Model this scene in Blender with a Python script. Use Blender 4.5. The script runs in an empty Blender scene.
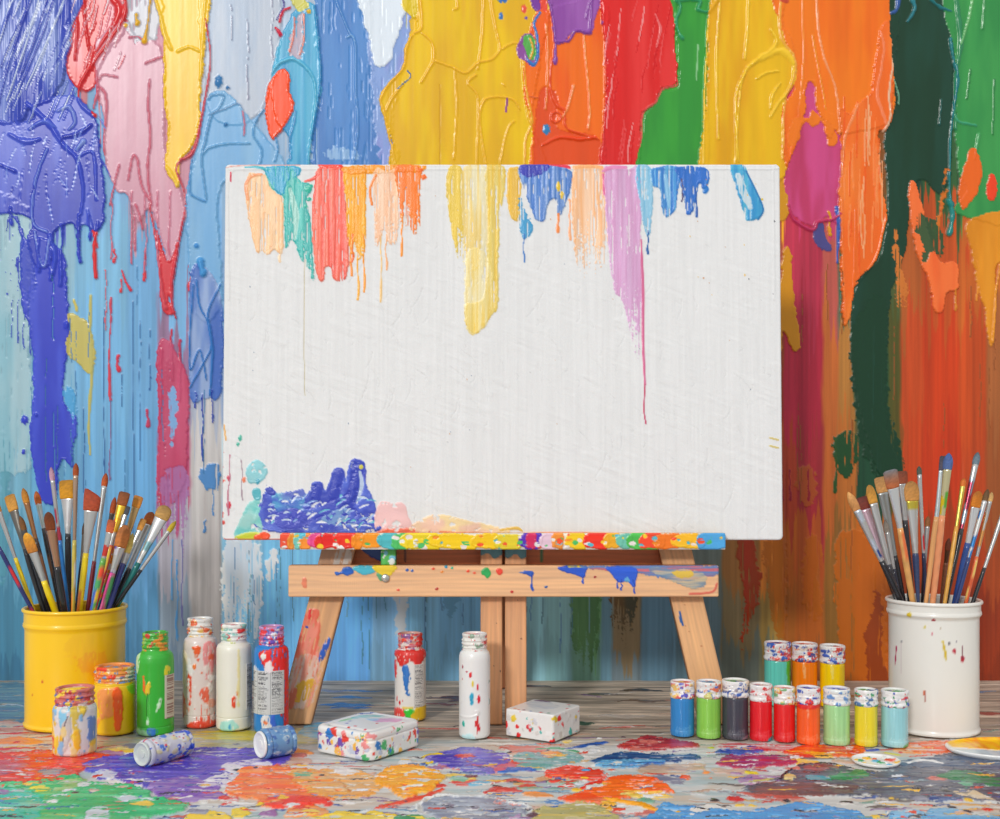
import bpy, math
import numpy as np
from mathutils import Vector, Matrix

FPX, HOR, CX, CAMH = 1100.0, 470.0, 500.0, 0.37
WALL_Y = 1.94
PI = math.pi
scene = bpy.context.scene
COL = scene.collection

# ------------------------------------------------------------------ helpers
def lin(c):
    c = np.asarray(c, dtype=np.float64) / 255.0
    return np.where(c <= 0.04045, c / 12.92, ((c + 0.055) / 1.055) ** 2.4)

_T = np.random.RandomState(11).rand(256, 256)
def vn(u, v, seed=0):
    u = u + seed * 17.37; v = v + seed * 31.91
    iu = np.floor(u).astype(np.int64); iv = np.floor(v).astype(np.int64)
    fu = u - iu; fv = v - iv
    fu = fu * fu * (3 - 2 * fu); fv = fv * fv * (3 - 2 * fv)
    a = _T[iv & 255, iu & 255]; b = _T[iv & 255, (iu + 1) & 255]
    c = _T[(iv + 1) & 255, iu & 255]; d = _T[(iv + 1) & 255, (iu + 1) & 255]
    return (a * (1 - fu) + b * fu) * (1 - fv) + (c * (1 - fu) + d * fu) * fv
def fbm(u, v, seed=0, o=3):
    s = 0; a = 0.5; t = 0
    for k in range(o):
        s = s + a * vn(u * 2 ** k, v * 2 ** k, seed + k * 5); t += a; a *= 0.55
    return s / t
def sst(a, b, x):
    t = np.clip((x - a) / (b - a), 0, 1)
    return t * t * (3 - 2 * t)
def spline(P, n=7, closed=True):
    P = np.asarray(P, float); out = []; N = len(P)
    rng = range(N) if closed else range(N - 1)
    for i in rng:
        if closed:
            a, b, c, d = P[i - 1], P[i], P[(i + 1) % N], P[(i + 2) % N]
        else:
            a, b, c, d = P[max(i - 1, 0)], P[i], P[i + 1], P[min(i + 2, N - 1)]
        for t in np.linspace(0, 1, n, endpoint=False):
            out.append(0.5 * ((2 * b) + (c - a) * t + (2 * a - 5 * b + 4 * c - d) * t * t + (3 * b - a - 3 * c + d) * t ** 3))
    if not closed: out.append(P[-1])
    return np.array(out)
def boxblur(A, ru, rv):
    for _ in range(2):
        for ax, r in ((1, ru), (0, rv)):
            if r < 1: continue
            pad = [(0, 0), (0, 0)]; pad[ax] = (r + 1, r)
            B = np.cumsum(np.pad(A, pad, mode='edge'), axis=ax)
            n = A.shape[ax]; w = 2 * r + 1
            A = (np.take(B, range(w, w + n), axis=ax) - np.take(B, range(0, n), axis=ax)) / w
    return A

class Field:
    """a sheet of paint: colour, thickness (mm) and gloss over a grid in mm"""
    def __init__(s, u0, u1, v0, v1, du, dv, col, tf, kx, rough=0.5):
        s.u0, s.v0 = u0, v0
        s.nu = int(round((u1 - u0) / du)) + 1; s.nv = int(round((v1 - v0) / dv)) + 1
        s.du = (u1 - u0) / (s.nu - 1); s.dv = (v1 - v0) / (s.nv - 1)
        s.U, s.V = np.meshgrid(u0 + np.arange(s.nu) * s.du, v0 + np.arange(s.nv) * s.dv)
        s.C = np.empty((s.nv, s.nu, 3)); s.C[:] = np.asarray(col, float)
        s.H = np.zeros((s.nv, s.nu)); s.R = np.full((s.nv, s.nu), float(rough))
        s.tf = tf; s.kx = kx; s.seed = 1; s.flow = (5.0, 45.0); s.blur = 1.8; s.isl = 0.0; s.isc = 12.0; s.sharp = 1.0; s.hole = 0.0; s.gk = 0.35; s.lk = 1.0; s.lw = 0.0; s.thin = False; s.varmul = 1.0; s.lh = 1.0; s.auto2 = False; s.mixflow = None
    def win(s, ulo, uhi, vlo, vhi, m):
        a = max(0, int((ulo - m - s.u0) / s.du)); b = min(s.nu, int((uhi + m - s.u0) / s.du) + 2)
        c = max(0, int((vlo - m - s.v0) / s.dv)); d = min(s.nv, int((vhi + m - s.v0) / s.dv) + 2)
        return a, b, c, d
    def pts(s, P):
        return np.array([s.tf(x, y) for x, y in P], float)
    def put(s, sl, m, col, add, op=1.0, level=0.6, rough=None):
        C = s.C[sl]; mm = (m * op)[..., None]
        s.C[sl] = C * (1 - mm) + col * mm
        s.H[sl] = s.H[sl] * (1 - level * m) + add
        if rough is not None: s.R[sl] = s.R[sl] * (1 - m) + rough * m
    def blob(s, P, col, t=1.5, warp=3.0, ws=18.0, rag=0.25, col2=None, mix=0.5, groove=0.35, rim=0.5, dry=None,
             op=1.0, rough=0.3, raw=False, var=0.06, sharp=False, hole=None, isl=None):
        hole = s.hole if hole is None else hole; isl = s.isl if isl is None else isl; groove = groove * s.gk; var = var * s.varmul
        if s.thin and t > 1.5: rag *= .4; rough = .29
        if s.thin and t <= 1.0: hole = .3; isl = 1.5
        if s.auto2 and col2 is None: col2 = np.asarray(col, float) * .62 + 226 * .38; mix = .36
        s.seed += 3; sd = s.seed
        Q = np.asarray(P, float) if sharp else spline(P)
        Q = Q if raw else s.pts(Q)
        mg = warp * 2 + 4
        a, b, c, d = s.win(Q[:, 0].min(), Q[:, 0].max(), Q[:, 1].min(), Q[:, 1].max(), mg)
        if b - a < 3 or d - c < 3: return
        U = s.U[c:d, a:b]; V = s.V[c:d, a:b]; nv, nu = U.shape
        tog = np.zeros((nv, nu + 1)); v0 = V[0, 0]; u0 = U[0, 0]
        for k in range(len(Q)):
            x0, y0 = Q[k]; x1, y1 = Q[(k + 1) % len(Q)]
            if y0 == y1: continue
            if y0 > y1: x0, y0, x1, y1 = x1, y1, x0, y0
            r0 = int(math.ceil((y0 - v0) / s.dv)); r1 = int(math.ceil((y1 - v0) / s.dv))
            r0 = max(r0, 0); r1 = min(r1, nv)
            if r1 <= r0: continue
            rr = np.arange(r0, r1); xx = x0 + (v0 + rr * s.dv - y0) * (x1 - x0) / (y1 - y0)
            ci = np.clip(np.ceil((xx - u0) / s.du), 0, nu).astype(int)
            np.add.at(tog, (rr, ci), 1)
        M = (np.cumsum(tog, axis=1)[:, :nu] % 2)
        bu = max(1, int(round(s.blur / s.du))); bv = max(1, int(round(s.blur / s.dv)))
        M = boxblur(M, bu, bv)
        if warp > 0:
            n1 = fbm(U / ws, V / ws, sd, 3) - 0.5; n2 = fbm(U / ws, V / ws, sd + 9, 3) - 0.5
            iu = np.clip((U + n1 * 2 * warp - u0) / s.du, 0, nu - 1.001); iv = np.clip((V + n2 * 2 * warp - v0) / s.dv, 0, nv - 1.001)
            i0 = iu.astype(int); j0 = iv.astype(int); fu = iu - i0; fv = iv - j0
            i1 = np.minimum(i0 + 1, nu - 1); j1 = np.minimum(j0 + 1, nv - 1)
            M = (M[j0, i0] * (1 - fu) + M[j0, i1] * fu) * (1 - fv) + (M[j1, i0] * (1 - fu) + M[j1, i1] * fu) * fv
        st = fbm(U / s.flow[0], V / s.flow[1], sd + 2, 3)
        inn = (M > 0.02) & (M < 0.98)
        if isl: M = M + isl * (fbm(U / s.isc, V / s.isc, sd + 12, 4) - 0.5) * 1.6 * inn
        if s.sharp != 1: M = np.clip((M - .5) * s.sharp + .5, 0, 1)
        M = M + rag * (fbm(U / 2.6, V / 3.2, sd + 4, 2) - 0.5) * inn
        m = sst(0.36, 0.64, M)
        if dry is not None:
            v_a = s.tf(P[0][0], dry[0])[1]; v_b = s.tf(P[0][0], dry[1])[1]
            cov = 1 - np.clip((V - v_a) / (v_b - v_a), 0, 1)
            n = 0.62 * fbm(U / (s.flow[0] * .5), V / (s.flow[1] * .9), sd + 6, 2) + 0.38 * fbm(U / 2.2, V / 3.0, sd + 7, 2)
            lo, hi = 0.24, 0.74
            m = m * sst(-0.05, 0.06, cov * (hi - lo) + lo - n + (cov - 0.5) * 0.12)
        if hole:
            sn = .55 * fbm(U / (s.flow[0] * .45), V / (s.flow[1] * .8), sd + 14, 3) + .45 * fbm(U / (s.flow[0] * .2), V / (s.flow[1] * .25), sd + 15, 3)
            th = .74 - .3 * hole; m = m * (1 - sst(th - .025, th + .025, sn))
        body = sst(0.4, 1.0, M)
        add = m * t * (0.35 + 0.65 * body) + m * rim * t * np.exp(-((M - 0.8) / 0.16) ** 2) + m * groove * t * (st - 0.5) * 2
        cc = np.empty((nv, nu, 3)); cc[:] = np.asarray(col, float)
        if col2 is not None:
            sm = st if s.mixflow is None else fbm(U / s.mixflow[0], V / s.mixflow[1], sd + 21, 3)
            k2 = sst(0.5 - 0.18, 0.5 + 0.18, sm + (mix - 0.5) * 0.5)[..., None]
            cc = cc * (1 - k2) + np.asarray(col2, float) * k2
        cc = cc * (1 + var * 2 * (fbm(U / s.flow[0] * .6, V / s.flow[1] * .8, sd + 8, 2) - 0.5))[..., None]
        s.put((slice(c, d), slice(a, b)), m, np.clip(cc, 0, 255), add, op, 0.6, rough)
    def line(s, P, w, col=None, h=None, raw=False, n=6, wob=0.0, rough=0.25, op=1.0):
        s.seed += 1
        Q = spline(P, n, closed=False); W = np.asarray(w, float) * np.ones(1) if np.ndim(w) == 0 else np.asarray(w, float)
        Q = Q if raw else s.pts(Q)
        k = 1.0 if raw else s.kx
        if W.size == 1: W = np.full(len(Q), float(W[0]))
        else: W = np.interp(np.linspace(0, 1, len(Q)), np.linspace(0, 1, W.size), W)
        W = np.maximum(W * k * s.lk, 0.3); wob = max(wob, s.lw)
        if wob:
            r = np.random.RandomState(s.seed); Q = Q + (r.rand(*Q.shape) - .5) * wob * 2
            W = W * (0.75 + 0.5 * r.rand(len(W)))
        mg = W.max() + 2
        a, b, c, d = s.win(Q[:, 0].min(), Q[:, 0].max(), Q[:, 1].min(), Q[:, 1].max(), mg)
        if b - a < 2 or d - c < 2: return
        A = np.zeros((d - c, b - a))
        for i in range(len(Q) - 1):
            p, q = Q[i], Q[i + 1]; wm = max(W[i], W[i + 1]) + 1.5
            e, f, g, hh = s.win(min(p[0], q[0]), max(p[0], q[0]), min(p[1], q[1]), max(p[1], q[1]), wm)
            if f <= e or hh <= g: continue
            U = s.U[g:hh, e:f]; V = s.V[g:hh, e:f]
            dx, dy = q - p; L = dx * dx + dy * dy + 1e-9
            t = np.clip(((U - p[0]) * dx + (V - p[1]) * dy) / L, 0, 1)
            dd = np.hypot(U - p[0] - t * dx, V - p[1] - t * dy)
            r = W[i] + (W[i + 1] - W[i]) * t
            x = np.clip(1.15 - dd / (r + 0.25), 0, 1)
            A[g - c:hh - c, e - a:f - a] = np.maximum(A[g - c:hh - c, e - a:f - a], x)
        m = sst(0.05, 0.5, A)
        if h is None: h = float(W.mean()) * 0.8
        h = h * s.lh
        prof = np.sqrt(np.clip(A, 0, 1)) * m
        sl = (slice(c, d), slice(a, b))
        if col is None:
            s.H[sl] += h * prof
        else:
            cc = np.empty(m.shape + (3,)); cc[:] = np.asarray(col, float)
            s.put(sl, m, cc, h * prof, op, 0.5, rough)
    def dot(s, x, y, r, col, h=1.0, sy=1.0, op=1.0):
        p = np.asarray(s.tf(x, y)); R = max(r * s.kx, 0.55)
        a, b, c, d = s.win(p[0] - R, p[0] + R, p[1] - R * sy, p[1] + R * sy, 2)
        if b <= a or d <= c: return
        s.seed += 1
        U = s.U[c:d, a:b]; V = s.V[c:d, a:b]
        dd = np.hypot((U - p[0]), (V - p[1]) / sy) / R + 0.5 * (vn(U / 2.2, V / 2.2, s.seed) - 0.5)
        x = np.clip(1.1 - dd, 0, 1); m = sst(0.02, 0.35, x)
        cc = np.empty(m.shape + (3,)); cc[:] = np.asarray(col, float)
        s.put((slice(c, d), slice(a, b)), m, cc, h * np.sqrt(x) * m, op, 0.4, 0.25)
    def spray(s, box, n, cols, r=(0.6, 1.8), seed=1, sy=(0.8, 1.6), h=0.8):
        R = np.random.RandomState(seed)
        for i in range(n):
            x = box[0] + (box[2] - box[0]) * R.rand(); y = box[1] + (box[3] - box[1]) * R.rand()
            rr = r[0] + (r[1] - r[0]) * R.rand() ** 2
            s.dot(x, y, rr, cols[R.randint(len(cols))], h, sy[0] + (sy[1] - sy[0]) * R.rand())
    def drip(s, x, y0, y1, w, col=None, h=None, bulb=1.7, sway=1.0):
        R = np.random.RandomState(int(x * 7 + y0) % 9999)
        P = [(x + (R.rand() - .5) * sway * 2, y) for y in np.linspace(y0, y1, 6)]
        s.line(P, [w, w * .8, w * .65, w * .7, w * bulb * .9, w * bulb * .8], col, h)
    def dabs(s, box, n, cols, size=(4, 9), seed=1, t=0.8, aspect=(0.5, 1.4)):
        R = np.random.RandomState(seed)
        for i in range(n):
            x = box[0] + (box[2] - box[0]) * R.rand(); y = box[1] + (box[3] - box[1]) * R.rand()
            rx = size[0] + (size[1] - size[0]) * R.rand(); ry = rx * (aspect[0] + (aspect[1] - aspect[0]) * R.rand())
            a0 = R.rand() * 6.28; P = []
            for k in range(7):
                q = a0 + k * 6.283 / 7; rr = 0.55 + 0.6 * R.rand()
                P.append((x + rx * rr * math.cos(q), y + ry * rr * math.sin(q)))
            s.blob(P, cols[R.randint(len(cols))], t, warp=1.0, ws=6, rag=.3)

def grid_faces(nv, nu, wrap=False, off=0):
    j = np.arange(nv - 1)[:, None]; i = np.arange(nu if wrap else nu - 1)[None, :]
    a = j * nu + i; b = j * nu + (i + 1) % nu
    return np.stack([a, b, b + nu, a + nu], -1).reshape(-1, 4) + off

def make_mesh(name, V, quads, C=None, R=None, mat=None, parent=None, smooth=True, tris=None, link=True, sat=1.12, gam=1.06):
    if C is not None:
        C = np.clip(np.asarray(C, float), 0, 255); C = 255 * (C / 255) ** gam; g_ = C.mean(-1, keepdims=True); C = g_ + (C - g_) * sat
    V = np.asarray(V, np.float32); me = bpy.data.meshes.new(name)
    quads = np.asarray(quads, np.int32).reshape(-1, 4)
    tris = np.zeros((0, 3), np.int32) if tris is None or len(tris) == 0 else np.asarray(tris, np.int32)
    me.vertices.add(len(V)); me.vertices.foreach_set('co', V.ravel())
    li = np.concatenate([quads.ravel(), tris.ravel()])
    tot = np.concatenate([np.full(len(quads), 4), np.full(len(tris), 3)]).astype(np.int32)
    me.loops.add(len(li)); me.loops.foreach_set('vertex_index', li)
    me.polygons.add(len(tot)); me.polygons.foreach_set('loop_start', np.concatenate([[0], np.cumsum(tot)[:-1]]).astype(np.int32))
    me.polygons.foreach_set('loop_total', tot)
    me.polygons.foreach_set('use_smooth', np.full(len(tot), bool(smooth)))
    if C is not None:
        at = me.color_attributes.new('paint', 'FLOAT_COLOR', 'POINT')
        L = np.ones((len(V), 4), np.float32); L[:, :3] = lin(np.clip(C, 0, 255)); at.data.foreach_set('color', L.ravel())
    if R is not None:
        at = me.attributes.new('gloss', 'FLOAT', 'POINT'); at.data.foreach_set('value', np.asarray(R, np.float32).ravel())
    me.update(calc_edges=True); me.validate()
    if mat: me.materials.append(mat)
    o = bpy.data.objects.new(name, me)
    if link: COL.objects.link(o)
    if parent is not None: o.parent = parent
    return o

def tag(o, label=None, cat=None, group=None, kind=None):
    if label: o['label'] = label
    if cat: o['category'] = cat
    if group: o['group'] = group
    if kind: o['kind'] = kind
    return o
def empty(name, loc=(0, 0, 0), rz=0.0):
    o = bpy.data.objects.new(name, None); COL.objects.link(o); o.location = loc; o.rotation_euler = (0, 0, rz)
    o.empty_display_size = 0.02
    return o

# ------------------------------------------------------------------ materials
def paint_mat(name, rough=None, metallic=0.0, bump=0.0, bscale=400.0, spec=0.5, coat=0.0, stretch=(1, 1, 1)):
    m = bpy.data.materials.new(name); m.use_nodes = True; nt = m.node_tree; bs = nt.nodes['Principled BSDF']
    a = nt.nodes.new('ShaderNodeAttribute'); a.attribute_name = 'paint'
    nt.links.new(a.outputs['Color'], bs.inputs['Base Color'])
    if rough is None:
        g = nt.nodes.new('ShaderNodeAttribute'); g.attribute_name = 'gloss'
        nt.links.new(g.outputs['Fac'], bs.inputs['Roughness'])
    else: bs.inputs['Roughness'].default_value = rough
    bs.inputs['Metallic'].default_value = metallic
    bs.inputs['Specular IOR Level'].default_value = spec
    bs.inputs['Coat Weight'].default_value = coat
    bs.inputs['Coat Roughness'].default_value = 0.12
    if bump:
        tc = nt.nodes.new('ShaderNodeTexCoord'); mp = nt.nodes.new('ShaderNodeMapping'); mp.inputs['Scale'].default_value = stretch
        n = nt.nodes.new('ShaderNodeTexNoise'); n.inputs['Scale'].default_value = bscale; n.inputs['Detail'].default_value = 3
        b = nt.nodes.new('ShaderNodeBump'); b.inputs['Strength'].default_value = bump; b.inputs['Distance'].default_value = 0.001
        nt.links.new(tc.outputs['Object'], mp.inputs['Vector']); nt.links.new(mp.outputs['Vector'], n.inputs['Vector'])
        nt.links.new(n.outputs['Fac'], b.inputs['Height']); nt.links.new(b.outputs['Normal'], bs.inputs['Normal'])
    return m
M_WALL = paint_mat('wall_paint', spec=.36, bump=0.08, bscale=90, stretch=(1, 1, .5))
M_FLOOR = paint_mat('floor_paint', bump=0.3, bscale=200, stretch=(.2, 1, 1))
M_CANVAS = paint_mat('canvas_paint', bump=0.35, bscale=700)
M_WOOD = paint_mat('easel_wood', bump=0.3, bscale=500, stretch=(1, 1, .1))
M_PLASTIC = paint_mat('bottle_paint', bump=0.12, bscale=500, coat=0.25)
M_TIN = paint_mat('bucket_enamel', bump=0.05, bscale=60, coat=0.3)
M_METAL = paint_mat('ferrule_metal', rough=0.28, metallic=0.75, bump=0.05, bscale=900)
M_LACQ = paint_mat('handle_lacquer', rough=0.25, coat=0.4)
M_HAIR = paint_mat('brush_hair', rough=0.55, bump=0.6, bscale=1500, stretch=(1, 1, .06), spec=0.3)
M_STEEL = paint_mat('bolt_steel', rough=0.3, metallic=0.9)

# ------------------------------------------------------------------ the wall
KW = WALL_Y / FPX * 1000          # mm of wall per pixel of the photograph
def wall_tf(x, y):
    if y < -12: y *= 12          # sheets run on above the picture
    return ((x - CX) * KW, (y - HOR) * KW)
def build_wall():
    w = Field(-1500, 1500, -1180, 372, 1.78, 1.78, (120, 160, 190), wall_tf, KW)
    w.lk = .66; w.lw = .5; w.gk = .12; w.isl = .6; w.isc = 9; w.blur = 1.9; w.sharp = 2.0; w.flow = (6, 170); w.thin = True; w.varmul = .5; w.lh = 1.25; w.mixflow = (26, 150)
    X = w.U / KW + CX; Y = w.V / KW + HOR
    # brushed ground coats in ragged upright bands: x -> colours down the wall, shade mixed in
    ys = [0, 165, 260, 380, 480, 560, 620, 680]
    cols = [
        (-400, [(120, 170, 190)] * 4 + [(95, 150, 175)] * 4),
        (-60, [(110, 130, 200), (90, 105, 190), (160, 188, 198), (150, 185, 196), (120, 168, 188), (98, 152, 176), (80, 135, 160), (68, 118, 145)]),
        (30, [(110, 130, 200), (80, 95, 190), (150, 188, 205), (140, 182, 205), (112, 168, 200), (100, 155, 185), (85, 140, 168), (72, 125, 150)]),
        (75, [(200, 120, 130), (130, 175, 210), (130, 182, 212), (126, 180, 216), (120, 176, 215), (112, 168, 205), (100, 155, 190), (88, 142, 175)]),
        (128, [(205, 160, 175), (200, 155, 170), (122, 176, 216), (124, 178, 218), (118, 174, 216), (112, 165, 205), (100, 155, 192), (92, 146, 182)]),
        (158, [(205, 160, 175), (205, 150, 165), (128, 178, 215), (150, 120, 150), (186, 90, 125), (182, 178, 188), (150, 165, 180), (130, 150, 170)]),
        (190, [(190, 198, 212), (135, 180, 218), (122, 174, 215), (180, 186, 200), (206, 202, 200), (204, 198, 196), (198, 192, 190), (172, 174, 178)]),
        (222, [(188, 198, 214), (150, 185, 215), (140, 175, 210), (150, 170, 200), (150, 180, 205), (122, 168, 205), (112, 162, 205), (104, 152, 196)]),
        (262, [(186, 200, 216), (160, 188, 214), (140, 175, 210), (120, 165, 205), (115, 165, 208), (104, 160, 206), (98, 154, 202), (94, 146, 194)]),
        (320, [(96, 150, 208), (96, 148, 204), (100, 150, 205), (104, 155, 205), (100, 155, 202), (94, 150, 202), (90, 146, 198), (90, 142, 190)]),
        (372, [(150, 180, 220), (142, 158, 215), (130, 160, 205), (120, 160, 195), (118, 155, 185), (120, 158, 186), (110, 150, 180), (104, 142, 168)]),
        (408, [(235, 195, 40), (238, 196, 30), (150, 160, 150), (120, 155, 170), (115, 155, 175), (112, 154, 178), (106, 150, 176), (100, 142, 164)]),
        (440, [(235, 195, 40), (238, 196, 30), (150, 160, 150), (120, 155, 170), (115, 155, 175), (108, 152, 180), (104, 150, 180), (96, 138, 164)]),
        (505, [(240, 130, 40), (240, 125, 40), (160, 140, 120), (130, 150, 150), (125, 158, 160), (124, 166, 174), (122, 164, 172), (112, 150, 158)]),
        (545, [(240, 130, 40), (240, 125, 40), (160, 140, 120), (120, 140, 130), (115, 150, 140), (118, 156, 160), (116, 156, 160), (108, 146, 150)]),
        (572, [(240, 110, 40), (235, 90, 40), (150, 120, 100), (100, 125, 95), (90, 128, 88), (86, 126, 86), (80, 120, 84), (88, 124, 110)]),
        (601, [(220, 50, 45), (215, 50, 45), (150, 90, 80), (90, 110, 110), (80, 110, 120), (82, 112, 120), (80, 112, 126), (84, 116, 130)]),
        (612, [(220, 50, 45), (215, 50, 45), (150, 90, 70), (110, 95, 70), (112, 96, 66), (110, 92, 60), (108, 94, 70), (90, 104, 110)]),
        (640, [(70, 165, 70), (72, 165, 70), (100, 120, 80), (80, 110, 110), (76, 106, 118), (74, 104, 122), (72, 102, 120), (72, 100, 116)]),
        (676, [(70, 165, 70), (72, 165, 70), (100, 120, 80), (80, 100, 110), (78, 96, 100), (82, 92, 88), (72, 92, 100), (66, 88, 98)]),
        (722, [(235, 190, 35), (235, 190, 35), (150, 110, 40), (130, 90, 50), (125, 85, 45), (122, 84, 42), (100, 88, 62), (78, 86, 80)]),
        (760, [(235, 190, 35), (235, 170, 40), (170, 90, 60), (160, 80, 45), (165, 100, 36), (166, 100, 34), (120, 98, 50), (88, 88, 66)]),
        (784, [(236, 120, 32), (200, 70, 110), (160, 50, 72), (158, 44, 64), (150, 62, 40), (158, 88, 32), (142, 86, 36), (120, 80, 44)]),
        (796, [(236, 120, 32), (200, 70, 110), (158, 48, 70), (150, 38, 58), (142, 44, 52), (156, 78, 36), (150, 84, 34), (130, 78, 40)]),
        (824, [(236, 120, 32), (205, 80, 120), (165, 85, 75), (172, 98, 48), (168, 94, 44), (134, 92, 40), (126, 90, 42), (116, 84, 42)]),
        (838, [(234, 118, 30), (234, 118, 34), (60, 95, 75), (150, 105, 52), (160, 98, 44), (126, 90, 44), (120, 86, 42), (112, 80, 42)]),
        (856, [(234, 118, 30), (140, 90, 40), (34, 82, 60), (24, 66, 46), (26, 64, 44), (168, 96, 32), (164, 90, 28), (150, 82, 28)]),
        (888, [(30, 78, 62), (30, 78, 60), (90, 105, 60), (92, 92, 40), (95, 88, 36), (170, 92, 30), (166, 88, 28), (152, 80, 28)]),
        (901, [(30, 76, 60), (30, 72, 56), (190, 105, 50), (205, 88, 40), (206, 82, 34), (180, 80, 30), (166, 72, 28), (150, 68, 26)]),
        (922, [(30, 76, 60), (60, 100, 60), (205, 95, 40), (212, 76, 28), (208, 70, 26), (176, 72, 28), (162, 66, 26), (146, 62, 26)]),
        (960, [(62, 148, 82), (75, 150, 80), (205, 110, 45), (205, 88, 36), (200, 84, 36), (182, 74, 32), (160, 62, 28), (144, 58, 28)]),
        (986, [(60, 146, 84), (70, 148, 80), (205, 120, 50), (180, 110, 62), (176, 100, 52), (178, 84, 40), (158, 66, 34), (142, 60, 32)]),
        (1030, [(60, 146, 84), (70, 148, 80), (190, 120, 50), (170, 100, 50), (160, 90, 50), (150, 80, 45), (140, 66, 38), (130, 60, 34)]),
    ]
    xs = np.array([c[0] for c in cols], float); tab = np.array([c[1] for c in cols], float)
    mid = (xs > 200) & (xs < 780); tab[mid, 4:] = np.clip(tab[mid, 4:] * 1.16 + 22, 0, 245)  # lower middle columns painted lighter to offset the shade under the canvas
    rt = xs >= 880; tab[rt, 2:] = tab[rt, 2:] * .93 + 2; rm = (xs >= 780) & (xs < 860); tab[rm, 2:] = np.clip(tab[rm, 2:] * 1.14 + 4, 0, 255)  # columns just right of the canvas painted lighter to offset its cast shadow
    Xw = X + 7 * (fbm(X / 14, Y / 90, 3, 3) - .5) + 3 * (fbm(X / 5, Y / 26, 8, 2) - .5)
    Yw = Y + 60 * (fbm(X / 6, Y / 400, 21, 3) - .5)
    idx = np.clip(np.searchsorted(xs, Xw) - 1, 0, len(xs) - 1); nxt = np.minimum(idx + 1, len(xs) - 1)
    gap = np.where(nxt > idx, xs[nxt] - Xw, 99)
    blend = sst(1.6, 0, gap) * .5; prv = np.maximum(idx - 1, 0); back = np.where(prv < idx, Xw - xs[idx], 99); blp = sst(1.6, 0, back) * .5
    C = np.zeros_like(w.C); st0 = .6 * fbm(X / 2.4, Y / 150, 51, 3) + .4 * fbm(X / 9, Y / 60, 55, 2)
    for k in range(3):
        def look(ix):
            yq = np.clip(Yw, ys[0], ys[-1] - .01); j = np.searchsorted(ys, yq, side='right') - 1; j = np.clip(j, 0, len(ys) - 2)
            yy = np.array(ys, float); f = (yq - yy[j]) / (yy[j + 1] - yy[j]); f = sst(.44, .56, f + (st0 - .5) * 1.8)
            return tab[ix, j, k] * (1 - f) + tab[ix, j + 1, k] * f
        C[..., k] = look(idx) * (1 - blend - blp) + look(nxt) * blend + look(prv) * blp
    st = fbm(X / 2.2, Y / 120, 31, 3); st2 = fbm(X / 9, Y / 160, 35, 2)
    C *= (1 + 0.18 * (st - .5) + 0.18 * (st2 - .5))[..., None]
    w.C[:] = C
    w.H += 0.10 * (st - .5) + 0.08 * (fbm(X / 1.4, Y / 40, 41, 2) - .5)
    w.R[:] = 0.42
    for sx in (-140, -60, 32, 129, 160, 221, 292, 372, 410, 471, 525, 598, 640, 672, 786, 900, 962, 1030, 1110):     # board joints
        d = np.abs(X - sx - 0.8 * (fbm(X * 0, Y / 60, sx, 1) - .5))
        lower = sst(440, 480, Y)
        w.H -= 1.6 * np.exp(-(d / 0.8) ** 2) * lower
    b = w.blob; l = w.line; D = w.drip
    # pale dry patches low down
    b([(225, 545), (235, 540), (258, 545), (262, 600), (252, 650), (240, 640), (226, 690), (222, 640)], (246, 246, 243), .5, dry=(560, 700), col2=(222, 232, 242))
    b([(268, 552), (276, 550), (277, 575), (270, 580)], (240, 243, 245), .5)
    b([(398, 540), (412, 545), (408, 580), (406, 620), (409, 660), (398, 640), (396, 600)], (216, 222, 226), .4, rag=.5)
    b([(436, 560), (455, 550), (462, 585), (452, 615), (444, 600)], (124, 176, 208), .4)
    b([(571, 545), (600, 545), (599, 600), (596, 660), (580, 670), (572, 620)], (80, 122, 78), .6, dry=(620, 690), col2=(98, 142, 92), op=.8)
    b([(612, 545), (637, 545), (636, 610), (628, 650), (616, 640), (611, 600)], (112, 88, 54), .6, dry=(590, 665), col2=(84, 82, 66))
    b([(736, 540), (752, 538), (760, 575), (757, 610), (748, 625), (744, 648), (741, 640), (744, 600)], (172, 62, 30), .9, dry=(600, 665), col2=(160, 76, 36))
    b([(765, 540), (785, 540), (786, 620), (780, 640), (770, 610)], (176, 104, 36), .4, op=.7, dry=(600, 680))
    b([(806, 540), (822, 545), (818, 585), (824, 610), (812, 620), (802, 590)], (184, 106, 34), .5, op=.7, dry=(590, 690))
    b([(836, 540), (872, 540), (885, 600), (884, 685), (845, 690), (838, 640)], (188, 104, 30), .7, warp=4, rag=.4, op=.85)
    b([(875, 590), (882, 600), (880, 640), (886, 685), (870, 690), (866, 650), (864, 630), (874, 610)], (150, 72, 30), .7, warp=3, rag=.4)
    b([(0, 440), (8, 445), (9, 480), (7, 560), (0, 580)], (98, 160, 170), .4, op=.5)
    # the left third
    b([(-60, 205), (24, 205), (30, 260), (28, 330), (33, 400), (28, 470), (0, 470), (-60, 470)], (172, 200, 208), .7, warp=4, rag=.6, col2=(146, 188, 200))
    b([(26, 240), (62, 250), (68, 300), (70, 330), (67, 360), (64, 400), (77, 420), (74, 450), (73, 470), (62, 460), (56, 500), (44, 502), (38, 490), (30, 440), (34, 380), (30, 330), (22, 300)], (66, 78, 190), 2.4, warp=3, rag=.5, col2=(80, 96, 204), mix=.3, groove=.15)
    b([(64, 400), (66, 386), (74, 392), (76, 425), (70, 410)], (96, 170, 215), 1, warp=1)
    for x, y, r in ((25, 420, 4), (24, 452, 2), (68, 325, 4), (37, 415, 2)): w.dot(x, y, r, (66, 80, 195), 3, 1.3)
    b([(69, 312), (86, 322), (95, 345), (92, 375), (76, 362), (67, 350), (70, 330)], (200, 188, 112), 1.2, warp=3, rag=.5)
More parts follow.
